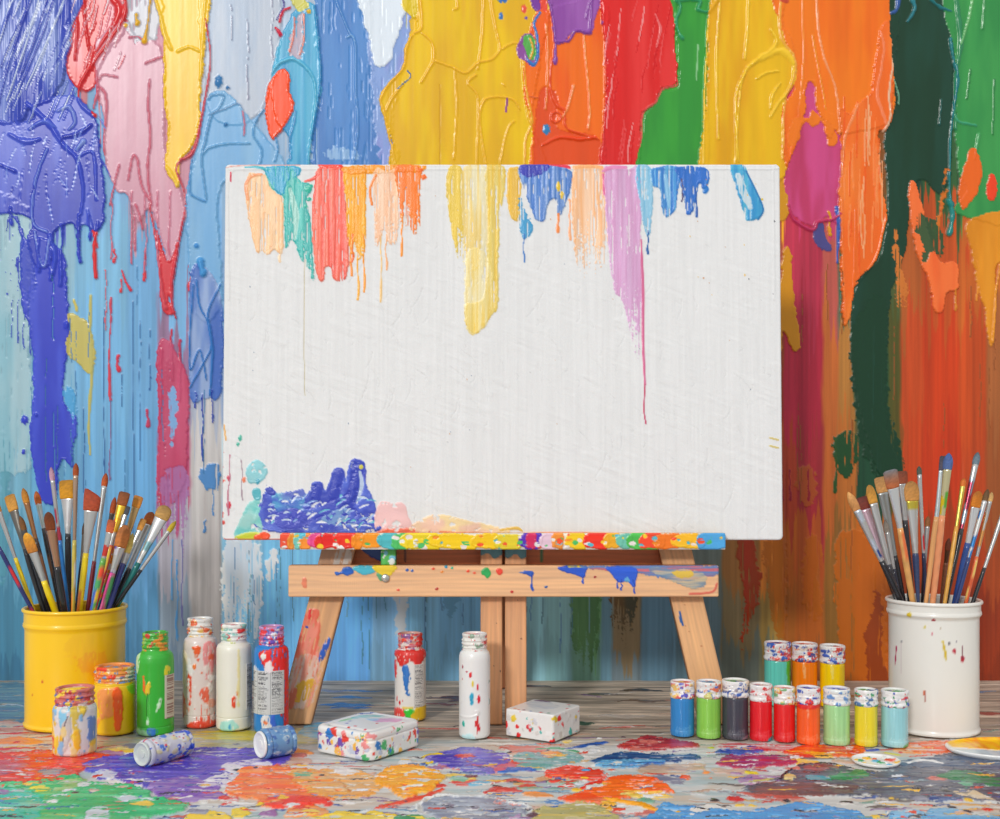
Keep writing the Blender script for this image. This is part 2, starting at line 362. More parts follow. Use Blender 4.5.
    l([(91, 296), (90, 330), (92, 370), (89, 420), (90, 455)], [2, 3, 3.2, 2, 1.2], (196, 188, 118), 1.0)
    l([(77, 310), (74, 300)], 2.0, (210, 195, 110), .8)
    for x, a, z, ww, c in ((110, 298, 400, 1.7, (214, 84, 100)), (110, 400, 480, .8, (150, 110, 150)), (115, 250, 262, 1.6, (220, 70, 80)), (122, 280, 292, 1.3, (220, 80, 85)), (145, 252, 280, 1.8, (222, 76, 84)), (106, 270, 330, .8, (210, 110, 120)), (135, 215, 250, 1.1, (205, 120, 140)), (118, 356, 371, 2.4, (214, 70, 90)), (148, 410, 426, 2.2, (200, 80, 110)), (172, 330, 380, 1.6, (205, 70, 90)), (162, 350, 420, 2.0, (205, 80, 100)), (180, 340, 400, 2.2, (200, 76, 105)), (190, 265, 290, 1.8, (215, 80, 90))):
        D(x, a, z, ww, c, 1.8)
    l([(122, 270), (126, 282), (131, 290)], [1.2, 1.4, 2.8], (218, 66, 82), 2)
    l([(88, 210), (94, 232), (98, 248)], [1, 2, 1.4], (222, 70, 72), 2); l([(99, 222), (95, 245), (96, 277)], [1.5, 3, 4], (220, 62, 66), 3)
    for x in (150, 167, 58, 122, 133, 104, 84, 47, 140):
        D(x, 300 + (x * 37) % 120, 390 + (x * 53) % 150, .55, (70, 110, 160), .8)
    b([(157, 352), (168, 340), (186, 372), (190, 400), (188, 440), (186, 480), (172, 505), (160, 510), (157, 470), (159, 420)], (194, 78, 112), 1.6, warp=2, rag=.5, col2=(204, 96, 128), dry=(470, 570), groove=.2)
    b([(164, 475), (186, 470), (188, 520), (184, 560), (172, 540), (163, 510)], (178, 130, 180), .5, dry=(480, 570), op=.8)
    b([(169, 400), (176, 385), (177, 420), (171, 445)], (140, 178, 218), .8, warp=1)
    D(177, 560, 640, 1.2, (100, 160, 210), .8); D(182, 540, 625, 1.0, (130, 130, 180), .8); D(172, 540, 600, 1.0, (110, 165, 210), .8)
    b([(199, 475), (212, 462), (221, 470), (217, 490), (207, 488)], (96, 148, 200), 1, warp=4, rag=.6); D(213, 485, 515, .9, (96, 148, 200)); D(205, 520, 532, 1.4, (90, 140, 190))
    # lavender-grey and light blue at the top
    b([(204, -20), (275, -20), (278, 60), (262, 110), (240, 125), (214, 118), (205, 80)], (190, 198, 210), 1.2, warp=2, col2=(176, 190, 208), groove=.1)
    b([(206, 100), (225, 92), (250, 118), (284, 160), (284, 175), (222, 185), (222, 300), (200, 320), (190, 270), (186, 200), (196, 150)], (124, 176, 216), 1.5, warp=3, col2=(140, 186, 220), groove=.15)
    b([(191, 275), (206, 268), (222, 300), (222, 390), (205, 398), (190, 392)], (82, 118, 190), 1.4, warp=3, rag=.8, col2=(160, 180, 215), mix=.35, groove=.7)
    for P in ([(194, 285), (190, 340), (191, 370), (200, 350), (207, 380)], [(221, 285), (208, 315), (212, 345), (203, 365), (190, 388)], [(209, 320), (213, 350), (210, 395)], [(197, 280), (200, 305), (208, 320)]):
        l(P, [1.2, 1.6, 1.2], (70, 130, 196), 2.8)
    l([(201, 262), (204, 274)], [6, 5], (88, 160, 215), 5); w.dot(197, 246, 2.6, (84, 150, 208), 3)
    D(203, 395, 460, 1.1, (62, 84, 178), 2); D(212, 390, 422, 1.0, (62, 84, 178), 2); D(196, 392, 408, .8, (62, 84, 178), 2)
    b([(318, -20), (368, -20), (372, 60), (384, 120), (398, 175), (316, 175), (320, 90)], (96, 148, 206), 1.0, warp=2, col2=(88, 138, 198), groove=.2)
    b([(366, -20), (410, -20), (404, 70), (392, 120), (398, 170), (384, 172), (374, 110)], (146, 172, 220), .8, warp=2, col2=(158, 150, 214), groove=.15)
    b([(357, -20), (410, -20), (402, 25), (395, 45), (390, 62), (376, 66), (370, 40), (362, 15)], (228, 236, 244), 1.6, warp=4, rag=.9, groove=.3)
    b([(325, 150), (350, 148), (362, 158), (330, 160)], (170, 200, 230), .7, warp=3, rag=.9, op=.8)
    l([(336, 0), (348, 30), (355, 45), (356, 90), (358, 130), (354, 165)], [.8, 1, 1.4, 1.2, 1.4, .9], (112, 160, 214), 2.6)
    l([(347, 38), (352, 36), (355, 42)], 1.1, (130, 175, 220), 2)
    # cyan tongue and the orange-red splash
    b([(284, 30), (300, 6), (314, 5), (320, 40), (321, 90), (313, 130), (307, 175), (288, 175), (290, 140), (276, 120), (272, 80)], (102, 184, 214), 2.2, warp=2, col2=(74, 160, 204), groove=.5)
    b([(290, 50), (296, 20), (304, 16), (303, 52), (295, 60)], (190, 176, 190), 1, warp=1)
    l([(295, 18), (294, 35), (290, 52)], 1.2, (225, 130, 110), 2); l([(304, 15), (304, 40), (300, 55)], 1.1, (220, 140, 120), 2)
    l([(272, 75), (280, 64), (294, 60), (308, 70), (315, 84), (315, 110), (310, 150), (308, 170)], [1.2, 2.2, 2.6, 1.8, 1.4, 1.4, 1, 1], (120, 196, 222), 3.5)
    l([(315, 6), (319, 40), (321, 80), (317, 110), (312, 140)], 1.4, (60, 140, 190), 3.5)
    b([(284, 70), (290, 78), (290, 92), (295, 106), (288, 122), (280, 134), (272, 140), (266, 118), (266, 98), (272, 80)], (246, 92, 42), 3.2, warp=1.4, rag=.2, groove=.2, rim=.7)
    for P in ([(264, 110), (256, 122), (254, 136), (262, 150), (260, 165)], [(276, 138), (278, 150), (275, 162)], [(296, 112), (294, 126), (290, 140), (291, 160)]):
        l(P, 1.1, (100, 160, 205), 2.4)
    l([(280, 22), (283, 12), (290, 8)], 2.0, (214, 60, 80), 2.5); l([(276, 28), (281, 35)], [1.5, 4], (218, 60, 86), 4)
    l([(281, -5), (284, 6), (277, 20)], 1, (90, 80, 150), 2); b([(290, -4), (300, -6), (308, 6), (298, 12)], (210, 205, 110), 1.2, warp=3); w.dot(309, 12, 2.5, (230, 190, 70), 3)
    for x, y0, y1 in ((272, 0, 60), (248, 20, 100), (232, 5, 40)): D(x, y0, y1, .6, (150, 150, 170), 1.2)
    w.dot(219, 82, 4, (70, 130, 180), 3, 1.6); w.dot(228, 88, 2, (74, 130, 180), 3); w.dot(226, 125, 2.2, (74, 130, 180), 3)
    l([(209, 100), (212, 96), (224, 96), (220, 108), (212, 116), (206, 140), (202, 160), (207, 200)], [1.4, 1, 1, 1, 1.4, 1.2, 1], (110, 160, 200), 2.4)
    l([(210, 115), (228, 108), (238, 104), (243, 112), (244, 130)], 1.0, (130, 165, 200), 2.2); l([(203, 155), (210, 148), (230, 144), (250, 144)], 1.0, (110, 165, 205), 2.4)
    l([(243, 112), (245, 125), (244, 136)], 1.3, (200, 130, 150), 2)
    # red veils + pink sheet
    b([(70, -20), (126, -20), (124, 30), (110, 50), (100, 70), (92, 90), (74, 85), (66, 60)], (212, 58, 62), 1.8, warp=3, rag=.8, col2=(222, 140, 150), mix=.36, groove=.6)
    b([(98, 40), (126, 22), (135, 35), (160, 45), (166, 80), (166, 160), (180, 190), (186, 215), (176, 250), (168, 262), (158, 225), (150, 208), (138, 222), (128, 196), (116, 190), (106, 160), (102, 110), (96, 80)], (206, 152, 168), 2.0, warp=3, rag=.3, col2=(212, 164, 178), groove=.12)
    b([(128, -20), (162, -20), (160, 30), (150, 42), (132, 38), (126, 15)], (196, 196, 204), 1.0, warp=2)
    b([(156, 225), (168, 262), (178, 240), (182, 222), (176, 270), (170, 300), (176, 312), (166, 314), (160, 300), (160, 265)], (214, 66, 76), 2.8, warp=1.5, rag=.3)
    l([(150, 205), (156, 240), (160, 270), (164, 300), (166, 308)], [1, 1.6, 2, 3.6, 4.6], (214, 92, 104), 3.4)
    l([(186, 208), (180, 240), (174, 275), (172, 300), (176, 318)], [1, 1.4, 2, 2.4, 1.2], (212, 80, 92), 3.2)
    for P, ww in (([(126, 0), (124, 20), (104, 50), (86, 76), (79, 92), (82, 105), (95, 116)], [2.4, 3, 2.4, 2, 2.2, 2, 3.6]), ([(108, -5), (120, 10), (112, 30), (96, 55), (92, 70)], [4, 7, 4, 2, 1.5]), ([(84, -5), (86, 25), (90, 50)], 1.3), ([(72, 5), (78, 25), (76, 60)], 1.5)):
        l(P, ww, (214, 54, 58), 3.4)
    for P, ww in (([(97, 72), (98, 90), (94, 108)], [1.6, 3, 1.6]), ([(98, 86), (106, 95), (107, 115), (104, 140), (105, 155)], 1.5), ([(150, 80), (149, 110), (151, 140), (148, 170), (152, 205)], [1, 1.6, 1.4, 1.8, 1.2]), ([(120, 165), (116, 180), (110, 205)], 1.3), ([(129, 180), (133, 158), (138, 160), (142, 185), (150, 200)], 1.4), ([(164, 57), (150, 62), (146, 64)], 1.3), ([(100, 80), (104, 75), (118, 78)], .9), ([(130, 38), (138, 37), (142, 40)], 1.2), ([(143, 230), (140, 215), (136, 205)], 1.4)):
        l(P, ww, (206, 112, 130), 2.6)
    for x in (112, 132, 146, 158, 170): D(x, 190 + x % 13, 240 + (x * 7) % 45, 1.0, (206, 120, 140), 2)
    # yellow tongue, upper left
    b([(156, -20), (208, -20), (206, 40), (201, 95), (200, 125), (192, 150), (182, 160), (179, 188), (174, 182), (166, 168), (168, 130), (164, 95), (164, 50), (160, 20)], (238, 192, 34), 3.0, warp=1.5, rag=.2, col2=(244, 204, 60), groove=.12, rim=.7)
    for P, ww in (([(154, -5), (162, 20), (166, 38), (172, 50)], [1.6, 2, 4, 2]), ([(178, 52), (190, 48), (200, 52)], 1.6), ([(206, 0), (203, 40), (201, 80)], 1.6), ([(168, 168), (178, 186)], [2, 3])):
        l(P, ww, (244, 206, 84), 3)
    l([(151, -5), (148, 25), (145, 42)], [1, 1.2, 5], (232, 180, 40), 3.6); D(137, 15, 25, 2.2, (230, 180, 40), 3); w.dot(126, 26, 2.2, (230, 180, 40), 2)
    l([(206, 20), (211, 60), (206, 95), (199, 135), (192, 154), (182, 160)], [.8, 1.2, 1.6, 2.2, 3.4, 2], (206, 84, 96), 3)
    l([(182, 160), (177, 170), (184, 190), (186, 205)], [2, 1.6, 1.2, 1], (206, 100, 110), 2.4)
    l([(192, 160), (190, 180), (192, 195), (206, 202)], 1.2, (90, 150, 200), 2.4)
    # thick blue, far left
    b([(-150, -20), (70, -20), (72, 30), (66, 70), (52, 100), (30, 110), (22, 122), (-10, 124), (-150, 118)], (140, 156, 212), 3.4, warp=2.5, rag=.3, col2=(64, 82, 180), mix=.5, groove=6, rim=.5)
    R = np.random.RandomState(5)
    for k in range(34):
        x0 = -140 + 208 * (k + R.rand()) / 34; x1 = (x0 - 30) * 0.75 + 6 - 14 * R.rand()
        y0, y1 = -10 + 30 * R.rand() * (k % 3 == 0), 60 + 50 * R.rand()
        c = [(62, 78, 176), (196, 206, 228), (96, 114, 198), (60, 74, 168)][k % 4]
        xm = (x0 + x1) / 2 + 6 * (R.rand() - .5)
        l([(x0, y0), (xm, (y0 + y1) / 2), (x1, y1)], [1, 1.5, .9], c, 3.0, wob=.6)
    b([(-150, 122), (20, 122), (30, 108), (50, 100), (74, 96), (96, 120), (102, 165), (106, 200), (100, 232), (82, 225), (80, 255), (74, 225), (56, 232), (52, 262), (36, 268), (28, 240), (18, 215), (-150, 210)], (62, 76, 182), 2.8, warp=3, rag=.3, col2=(90, 108, 204), mix=.4, groove=.3)
    for P, ww, c in (([(28, 104), (48, 122), (64, 145), (78, 160), (84, 190), (82, 215)], [3, 4, 3.4, 2.4, 1.8, 1.4], (70, 88, 196)), ([(78, 158), (92, 152), (96, 165), (97, 200)], 1.3, (88, 104, 206)), ([(0, 165), (16, 172)], [1.6, 3], (60, 76, 180)), ([(48, 150), (38, 175), (33, 205), (35, 225), (48, 232)], 1.5, (120, 140, 215)), ([(64, 138), (80, 134), (92, 126)], [2, 4, 2], (58, 70, 172)), ([(30, 130), (45, 122), (56, 128)], [1, 4, 1], (92, 112, 206)), ([(58, 112), (70, 108), (76, 122), (70, 130)], [1, 3, 2, 1], (130, 148, 214)), ([(10, 135), (25, 142), (40, 140)], [2, 5, 2], (84, 100, 200)), ([(78, 150), (84, 142)], [2, 4], (140, 160, 220)), ([(50, 235), (56, 255), (52, 280)], [3, 4, 2], (70, 88, 194)), ([(36, 232), (40, 258), (46, 266), (50, 240)], 1.3, (130, 150, 216))):
        l(P, ww, c, 3.0)
    for x, a, z in ((40, 240, 272), (52, 250, 280), (80, 215, 262), (62, 225, 285), (90, 215, 240), (12, 208, 225)): D(x, a, z, 2.0, (68, 84, 192), 3)
    b([(14, 215), (22, 225), (34, 262), (36, 300), (30, 310), (22, 290), (16, 262), (22, 240)], (66, 84, 186), 1.6, warp=5, rag=1.2, dry=(250, 330))
    for x in (12, 18, 24, 30): D(x, 300, 325 + x, .6, (70, 90, 180), 1.2)
    w.spray((0, 210, 20, 300), 10, [(70, 90, 185)], (.5, 1.2), 3)
    R = np.random.RandomState(91)
    for k in range(46):
        x = 4 + 94 * R.rand(); y = 112 + 100 * R.rand(); a = .9 + 1.2 * R.rand(); L_ = 8 + 26 * R.rand()
        l([(x, y), (x + L_ * .5 * math.cos(a) + 3 * (R.rand() - .5), y + L_ * .5 * math.sin(a)), (x + L_ * math.cos(a), y + L_ * math.sin(a))], [.3, .5 + R.rand(), .3], [(120, 140, 214), (80, 96, 196), (160, 176, 226), (58, 70, 172)][k % 4], 1.4)
    for k in range(60):
        x = 6 + 66 * R.rand(); y = 115 * R.rand(); q = 10 + 26 * R.rand()
        l([(x + q * .2, y - q * .5), (x, y), (x - q * .22, y + q * .5)], [.3, .5 + .7 * R.rand(), .3], [(206, 214, 232), (70, 86, 184), (170, 182, 222)][k % 3], 2.2)
    for k in range(30):
        x = 75 + 50 * R.rand(); y = 80 * R.rand(); q = 10 + 20 * R.rand()
        l([(x + 3, y - q * .5), (x, y), (x - 4, y + q * .5)], [.3, .8, .3], [(226, 160, 168), (206, 48, 54), (232, 206, 210)][k % 3], 1.6)
    # yellow sheet over the board
    b([(424, -20), (545, -20), (540, 60), (534, 100), (532, 125), (540, 180), (400, 180), (392, 140), (380, 102), (388, 85), (402, 68), (405, 45), (416, 30)], (236, 198, 24), 3.2, warp=1.5, rag=.15, col2=(228, 182, 34), groove=.14, rim=.8)
    for P, ww in (([(420, -5), (422, 28), (412, 36), (406, 52), (404, 68), (390, 84), (381, 100), (384, 112), (390, 140), (396, 165)], [2.4, 2, 2, 2, 2, 2.2, 2.6, 2, 1.5, 1.3]), ([(422, 34), (432, 44), (434, 60), (428, 72), (421, 84)], [1.4, 1.5, 2.2, 1.8, 1.2]), ([(436, 62), (452, 68), (466, 74), (478, 64), (492, 60), (500, 50), (496, 30), (490, -5)], [1.8, 1.4, 1.8, 2, 1.6, 1.6, 1.6, 1.6]), ([(476, 76), (468, 84), (478, 98), (478, 130), (477, 165)], [2, 1.5, 1.2, 1.1, 1]), ([(486, 165), (480, 120), (484, 102), (496, 98), (512, 100), (520, 110)], [1, 1.3, 1.8, 1.6, 1.4, 1]), ([(484, -5), (482, 40), (478, 70)], 1.6), ([(500, 165), (508, 130), (515, 122)], 1.1), ([(455, 70), (457, 110), (454, 160)], .8), ([(404, 84), (392, 100), (386, 112)], 1.4), ([(456, -5), (458, 8), (454, 11)], 1.4), ([(532, 126), (528, 118), (524, 90), (522, 60)], 1.4), ([(502, 50), (514, 44), (520, 46)], 1.2), ([(503, 85), (505, 87)], 1)):
        l(P, ww, (240, 190, 58), 3.2)
    l([(408, 72), (411, 78), (404, 84), (398, 90)], 1.0, (60, 110, 160), 2); l([(440, 85), (440, 165)], .7, (210, 160, 40), 1.5)
    b([(404, -10), (418, -10), (416, 18), (408, 14), (402, 6)], (226, 200, 60), 1.4, warp=2, rag=.5)
    # orange
    b([(536, 14), (548, 10), (604, 0), (606, 60), (604, 120), (600, 180), (534, 180), (532, 128), (524, 96), (524, 60)], (240, 122, 34), 3.0, warp=1.5, rag=.2, col2=(236, 104, 36), mix=.4, groove=.4)
    b([(540, 90), (556, 96), (558, 130), (600, 140), (598, 180), (540, 180), (534, 140)], (226, 92, 40), 1.2, warp=3, rag=.3, groove=.5)
    for P, ww, c in (([(552, 60), (550, 85), (556, 105), (564, 112), (566, 128), (580, 134), (598, 140)], [1.6, 2, 3, 2.2, 1.6, 1.8, 1.2], (228, 90, 40)), ([(542, 146), (560, 138), (580, 140), (596, 138)], [1, 2.6, 3, 1.6], (232, 84, 40)), ([(574, 86), (568, 108), (562, 118)], 1.2, (238, 150, 90)), ([(584, 36), (586, 60), (590, 110), (588, 130)], .9, (236, 150, 80)), ([(546, 25), (548, 60), (546, 110)], 1.4, (238, 140, 70)), ([(528, 97), (538, 99)], 1.0, (220, 110, 60)), ([(524, 60), (526, 90), (532, 122), (526, 140), (525, 165)], [1.2, 1.4, 2, 1.3, 1], (236, 176, 60)), ([(605, 40), (605, 90), (602, 165)], 1.4, (232, 100, 60))):
        l(P, ww, c, 3.0)
    th = np.linspace(0, 6.28, 9); l([(556 + 5 * math.cos(a), 118 + 5 * math.sin(a)) for a in th], 1.3, (228, 92, 50), 3)
    w.dot(546, 130, 4, (70, 140, 190), 2, 1.4)
    # violet drape and the marbled curl
    b([(544, -20), (600, -20), (594, 25), (588, 35), (574, 32), (566, 42), (556, 45), (553, 30), (550, 10)], (152, 88, 168), 3.0, warp=1.5, col2=(166, 106, 180), groove=.5)
    for P, ww in (([(546, -5), (552, 15), (555, 45), (555, 64)], [2, 2.2, 2, 4]), ([(556, 43), (568, 42), (576, 32), (588, 34), (590, 28), (592, 0)], [1.6, 2.4, 2.2, 4, 2.4, 1.6]), ([(600, -5), (604, 10), (602, 25)], 1.8), ([(593, -3), (588, 10), (586, 20)], 1.2)):
        l(P, ww, (146, 84, 166), 3.6)
    b([(517, 45), (524, 36), (532, 36), (538, 55), (534, 68), (526, 62), (518, 58)], (150, 90, 160), 2.4, warp=1)
    b([(523, 38), (532, 36), (536, 52), (532, 62), (526, 54)], (96, 176, 86), 2.0, warp=1)
    l([(540, 14), (534, 24), (537, 38), (538, 55), (534, 66), (527, 60)], [2, 2, 2, 2.4, 2.6, 1.5], (70, 130, 196), 3.2); l([(530, 40), (533, 50), (530, 60)], 1.4, (238, 176, 70), 3.2)
    b([(530, -10), (545, -10), (542, 8), (536, 12), (530, 4)], (130, 70, 160), 3, warp=1.5); b([(541, -4), (547, 2), (546, 12), (541, 10)], (230, 90, 70), 2, warp=1); w.dot(524, 10, 3, (230, 100, 80), 2, 1.6); w.dot(526, 19, 2, (120, 90, 170), 2); w.dot(503, -2, 6, (70, 120, 190), 2); w.dot(501, 17, 2.5, (80, 130, 190), 2, 1.6)
    l([(507, 100), (506, 112)], 1.6, (150, 80, 150), 2)
    # red
    b([(604, -20), (672, -20), (674, 40), (677, 80), (668, 87), (660, 90), (654, 104), (642, 114), (640, 140), (637, 180), (600, 180), (604, 120), (606, 60)], (218, 44, 42), 3.4, warp=1.2, rag=.2, col2=(224, 64, 62), groove=.5, rim=.7)
    R = np.random.RandomState(8)
    for k in range(34):
        x = 606 + 66 * R.rand(); y = 150 * R.rand(); L_ = 18 + 40 * R.rand()
        if x > 640 and y + L_ > 110: continue
        if x > 655 and y + L_ > 80: continue
        l([(x, y), (x - 2 - 3 * R.rand(), y + L_ / 2), (x - 3 - 5 * R.rand(), y + L_)], [.4, .9, .4], [(228, 92, 92), (206, 34, 38), (238, 160, 160)][k % 3], 2.0)
    l([(677, 80), (676, 86), (662, 90), (655, 103), (643, 114), (641, 140), (638, 165)], [1, 1.4, 1.4, 1.4, 1.4, 1.2, 1.2], (232, 110, 104), 2.5); l([(655, 15), (660, 30), (656, 48)], [.8, 2, .8], (230, 120, 120), 2.2)
    # green, middle
    b([(673, -20), (720, -20), (714, 10), (708, 20), (706, 60), (704, 180), (638, 180), (642, 140), (644, 116), (656, 104), (662, 92), (678, 86), (676, 40)], (70, 164, 68), 1.6, warp=1.2, rag=.2, col2=(62, 152, 66), groove=.2)
    for P, ww in (([(676, 0), (680, 8), (676, 22), (679, 34), (682, 39)], [3, 3, 2, 2, 4]), ([(676, 2), (690, 0), (700, 2), (698, 10), (708, 12), (718, 0)], [2, 3, 3, 3, 2, 3])):
        l(P, ww, (64, 160, 110), 3.6)
    l([(698, 45), (696, 80)], .9, (150, 200, 150), 1.2)
    # yellow, right of middle
    b([(720, -20), (786, -20), (782, 20), (790, 40), (795, 62), (790, 90), (782, 110), (782, 180), (704, 180), (706, 100), (708, 40), (708, 18)], (232, 188, 34), 3.0, warp=1.5, rag=.15, col2=(224, 170, 30), groove=.35, rim=.8)
    for P, ww in (([(708, 20), (706, 60), (704, 100), (703, 165)], 1.4), ([(735, 165), (738, 110), (742, 80), (750, 66), (765, 58), (780, 52), (792, 62), (794, 76), (788, 92), (778, 104), (770, 118)], [1, 1.2, 1.8, 3, 4.5, 6, 5, 4, 3, 2.4, 1.4]), ([(748, -5), (747, 30), (744, 60)], 1.8), ([(752, 66), (760, 58), (770, 52), (776, 42), (770, 30)], [2, 3, 3, 2.6, 1.4]), ([(770, 110), (772, 96), (780, 84)], [1, 2.6, 1]), ([(738, 162), (735, 120), (737, 90), (745, 74)], 1.6), ([(756, 80), (766, 74), (778, 72)], [1, 2, 1]), ([(720, 0), (716, 60), (718, 140)], 1.2)):
        l(P, ww, (240, 200, 58), 3.6)
    # magenta then the orange curtains
    b([(800, 100), (806, 84), (816, 84), (826, 110), (838, 125), (842, 220), (826, 216), (812, 226), (790, 210), (784, 180), (788, 165)], (206, 88, 140), 1.4, warp=2, rag=.2, col2=(190, 70, 110), groove=.3)
    b([(778, -20), (890, -20), (895, 60), (890, 120), (840, 135), (836, 128), (828, 140), (822, 122), (816, 108), (814, 84), (806, 86), (804, 118), (798, 136), (794, 150), (784, 166), (782, 112), (793, 90), (796, 66), (784, 40)], (232, 118, 32), 2.8, warp=1.5, rag=.2, col2=(238, 132, 36), groove=.15, rim=.7)
    b([(792, 120), (808, 118), (812, 110), (830, 125), (838, 140), (828, 146), (824, 120), (812, 128), (804, 122), (798, 142), (788, 146)], (234, 130, 40), 2, warp=2)
    for P, ww, c in (([(781, -5), (779, 15), (781, 40), (792, 55), (795, 68), (791, 85), (784, 105), (782, 160)], [1.6, 2, 1.8, 1.6, 1.8, 1.5, 1.3, 1.2], (236, 178, 80)), ([(816, -5), (818, 30), (824, 60), (834, 85), (838, 110), (839, 135)], [1, 1.4, 1.4, 1.2, 1.2, .9], (240, 160, 110)), ([(802, -5), (803, 60), (800, 100)], .8, (240, 150, 70)), ([(812, 36), (818, 70), (822, 90), (825, 110)], 1.0, (236, 150, 50))):
        l(P, ww, c, 2.8)
    l([(781, 0), (786, 2)], [4, 5], (214, 96, 70), 3)
    b([(838, 110), (850, 115), (858, 104), (870, 90), (880, 30), (892, 30), (892, 110), (888, 130), (878, 136), (883, 190), (886, 215), (878, 255), (870, 270), (856, 282), (852, 300), (848, 322), (842, 320), (840, 260), (838, 200), (842, 150)], (234, 116, 44), 3.6, warp=1.5, rag=.2, col2=(238, 136, 62), mix=.4, groove=.4, rim=.6)
    R = np.random.RandomState(4)
    for k in range(26):
        x = 842 + 42 * R.rand(); y = 95 + 120 * R.rand(); L_ = 25 + 50 * R.rand()
        l([(x, y), (x - 2 * R.rand(), y + L_ / 2), (x + 2 * R.rand() - 2, y + L_)], [.5, 1.2, .5], [(240, 176, 130), (232, 104, 38), (244, 150, 90)][k % 3], 2.4)
    for P, ww, c in (([(879, 32), (883, 48), (880, 70), (876, 95), (882, 115), (886, 128)], [1.4, 2, 2, 2.6, 2.6, 2], (240, 140, 96)), ([(890, 20), (892, 60), (888, 92), (889, 120), (882, 132)], 1.5, (230, 190, 160)), ([(857, 105), (852, 118), (844, 140), (841, 175)], [2, 2.4, 1.8, 1.4], (240, 150, 96)), ([(886, 215), (878, 250), (868, 270), (856, 284)], 1.6, (240, 130, 60)), ([(842, 200), (842, 260), (845, 320)], 1.3, (240, 130, 60)), ([(855, 210), (854, 260), (852, 300)], 1.0, (240, 120, 40))):
        l(P, ww, c, 3)
    # dark green and bright green
    b([(892, -20), (952, -20), (954, 40), (952, 100), (950, 175), (938, 195), (925, 180), (912, 190), (905, 250), (890, 300), (886, 420), (900, 470), (880, 475), (862, 420), (850, 350), (856, 285), (880, 255), (888, 200), (884, 140), (894, 100)], (32, 74, 58), 1.6, warp=2, rag=.3, col2=(28, 66, 46), groove=.2)
    b([(852, 330), (885, 300), (888, 400), (905, 468), (876, 474), (858, 430)], (26, 66, 44), .8, warp=2, rag=.3, dry=(440, 520))
    b([(952, -20), (1100, -20), (1100, 216), (962, 216), (966, 190), (958, 170), (955, 120), (955, 60)], (62, 146, 82), 2.0, warp=2, rag=.3, col2=(74, 158, 88), groove=.2)
    for P, ww, c in (([(955, -5), (958, 20), (960, 45), (956, 70), (954, 100), (955, 130)], [4, 5, 4, 3, 2, 2], (60, 140, 96)), ([(950, 40), (953, 60), (957, 80), (953, 110), (950, 140), (949, 190), (952, 205)], [3, 2, 3, 1.6, 1.6, 1.6, 4], (40, 128, 132)), ([(898, -4), (896, 10), (890, 14)], [5, 3, 2], (64, 100, 160)), ([(912, 0), (914, 10), (907, 22)], [4, 2.4, 1.4], (50, 130, 140)), ([(930, 0), (940, 8), (950, 12)], [2, 2.4, 1.4], (40, 120, 124)), ([(972, 0), (968, 20), (960, 45)], 1.5, (130, 190, 130)), ([(984, 0), (982, 30)], [1, 1.6], (70, 150, 90)), ([(970, 70), (966, 100)], 1, (50, 130, 74)), ([(978, 135), (974, 160)], [2.4, .8], (90, 170, 110)), ([(994, 80), (992, 135)], .9, (50, 130, 74)), ([(955, 115), (958, 122), (975, 126)], [1, 2, 2], (70, 160, 120)), ([(893, 80), (898, 95), (898, 105)], .8, (130, 180, 150)), ([(941, 100), (939, 125)], [1, 1.6], (36, 96, 90))):
        l(P, ww, c, 3)
    l([(948, 200), (952, 215), (949, 234)], [3, 4, 4.5], (44, 140, 134), 4)
    b([(908, 190), (914, 182), (922, 205), (930, 240), (940, 262), (952, 262), (958, 270), (957, 290), (946, 292), (942, 312), (934, 310), (928, 280), (918, 258), (912, 230)], (232, 104, 52), 3.0, warp=1.5, rag=.3, col2=(238, 126, 70), groove=.3)
    b([(942, 182), (946, 168), (944, 205), (938, 230), (934, 250), (930, 240), (938, 214)], (210, 120, 44), .8, warp=2, dry=(215, 260)); b([(892, 236), (896, 228), (900, 260), (908, 300), (898, 310), (895, 270)], (206, 126, 60), .8, warp=2, dry=(270, 330))
    b([(968, 152), (976, 152), (982, 175), (972, 200), (962, 210), (958, 190)], (228, 112, 40), 2.4, warp=1.5); b([(988, 178), (993, 174), (997, 188), (993, 201), (986, 196)], (232, 80, 44), 2.6, warp=1)
    b([(915, 222), (922, 212), (935, 222), (944, 240), (940, 262), (936, 250), (925, 262), (922, 246)], (30, 86, 60), .7, warp=4, rag=.8, op=.8)
    b([(972, 218), (1060, 212), (1060, 262), (1000, 262), (996, 300), (992, 345), (988, 340), (984, 310), (978, 290), (972, 255)], (216, 142, 38), 2.0, warp=2, rag=.3, col2=(228, 156, 50), groove=.3)
    l([(1000, 265), (996, 290), (992, 342)], [1.2, 1.4, 2.2], (232, 160, 60), 2.8); D(977, 260, 300, 1, (226, 150, 60)); D(955, 290, 310, 1.4, (216, 140, 50), 2)
    b([(782, 262), (786, 248), (791, 252), (793, 290), (799, 330), (800, 346), (794, 352), (784, 330), (781, 350), (776, 340)], (208, 148, 36), 1.8, warp=2, rag=.3)
    b([(776, 185), (782, 180), (788, 205), (786, 220), (776, 218)], (206, 150, 40), 1.6, warp=1.5); D(829, 212, 235, 1.8, (220, 160, 40), 2)
    b([(812, 226), (822, 222), (826, 238), (832, 250), (822, 250), (814, 240)], (88, 84, 140), 1.2, warp=3, rag=.8); l([(836, 208), (838, 225), (837, 262)], [3, 3, 1.5], (70, 104, 180), 2)
    l([(788, 205), (794, 220), (812, 230), (818, 222), (832, 220), (840, 214)], [2, 2.6, 3, 2.4, 2, 1.4], (190, 62, 104), 3)
    b([(834, 440), (850, 432), (858, 448), (856, 470), (846, 478), (838, 465)], (38, 80, 46), .8, warp=5, rag=.9); D(836, 440, 492, 2, (50, 84, 44), .8); D(852, 420, 462, 1.4, (150, 90, 40), .8)
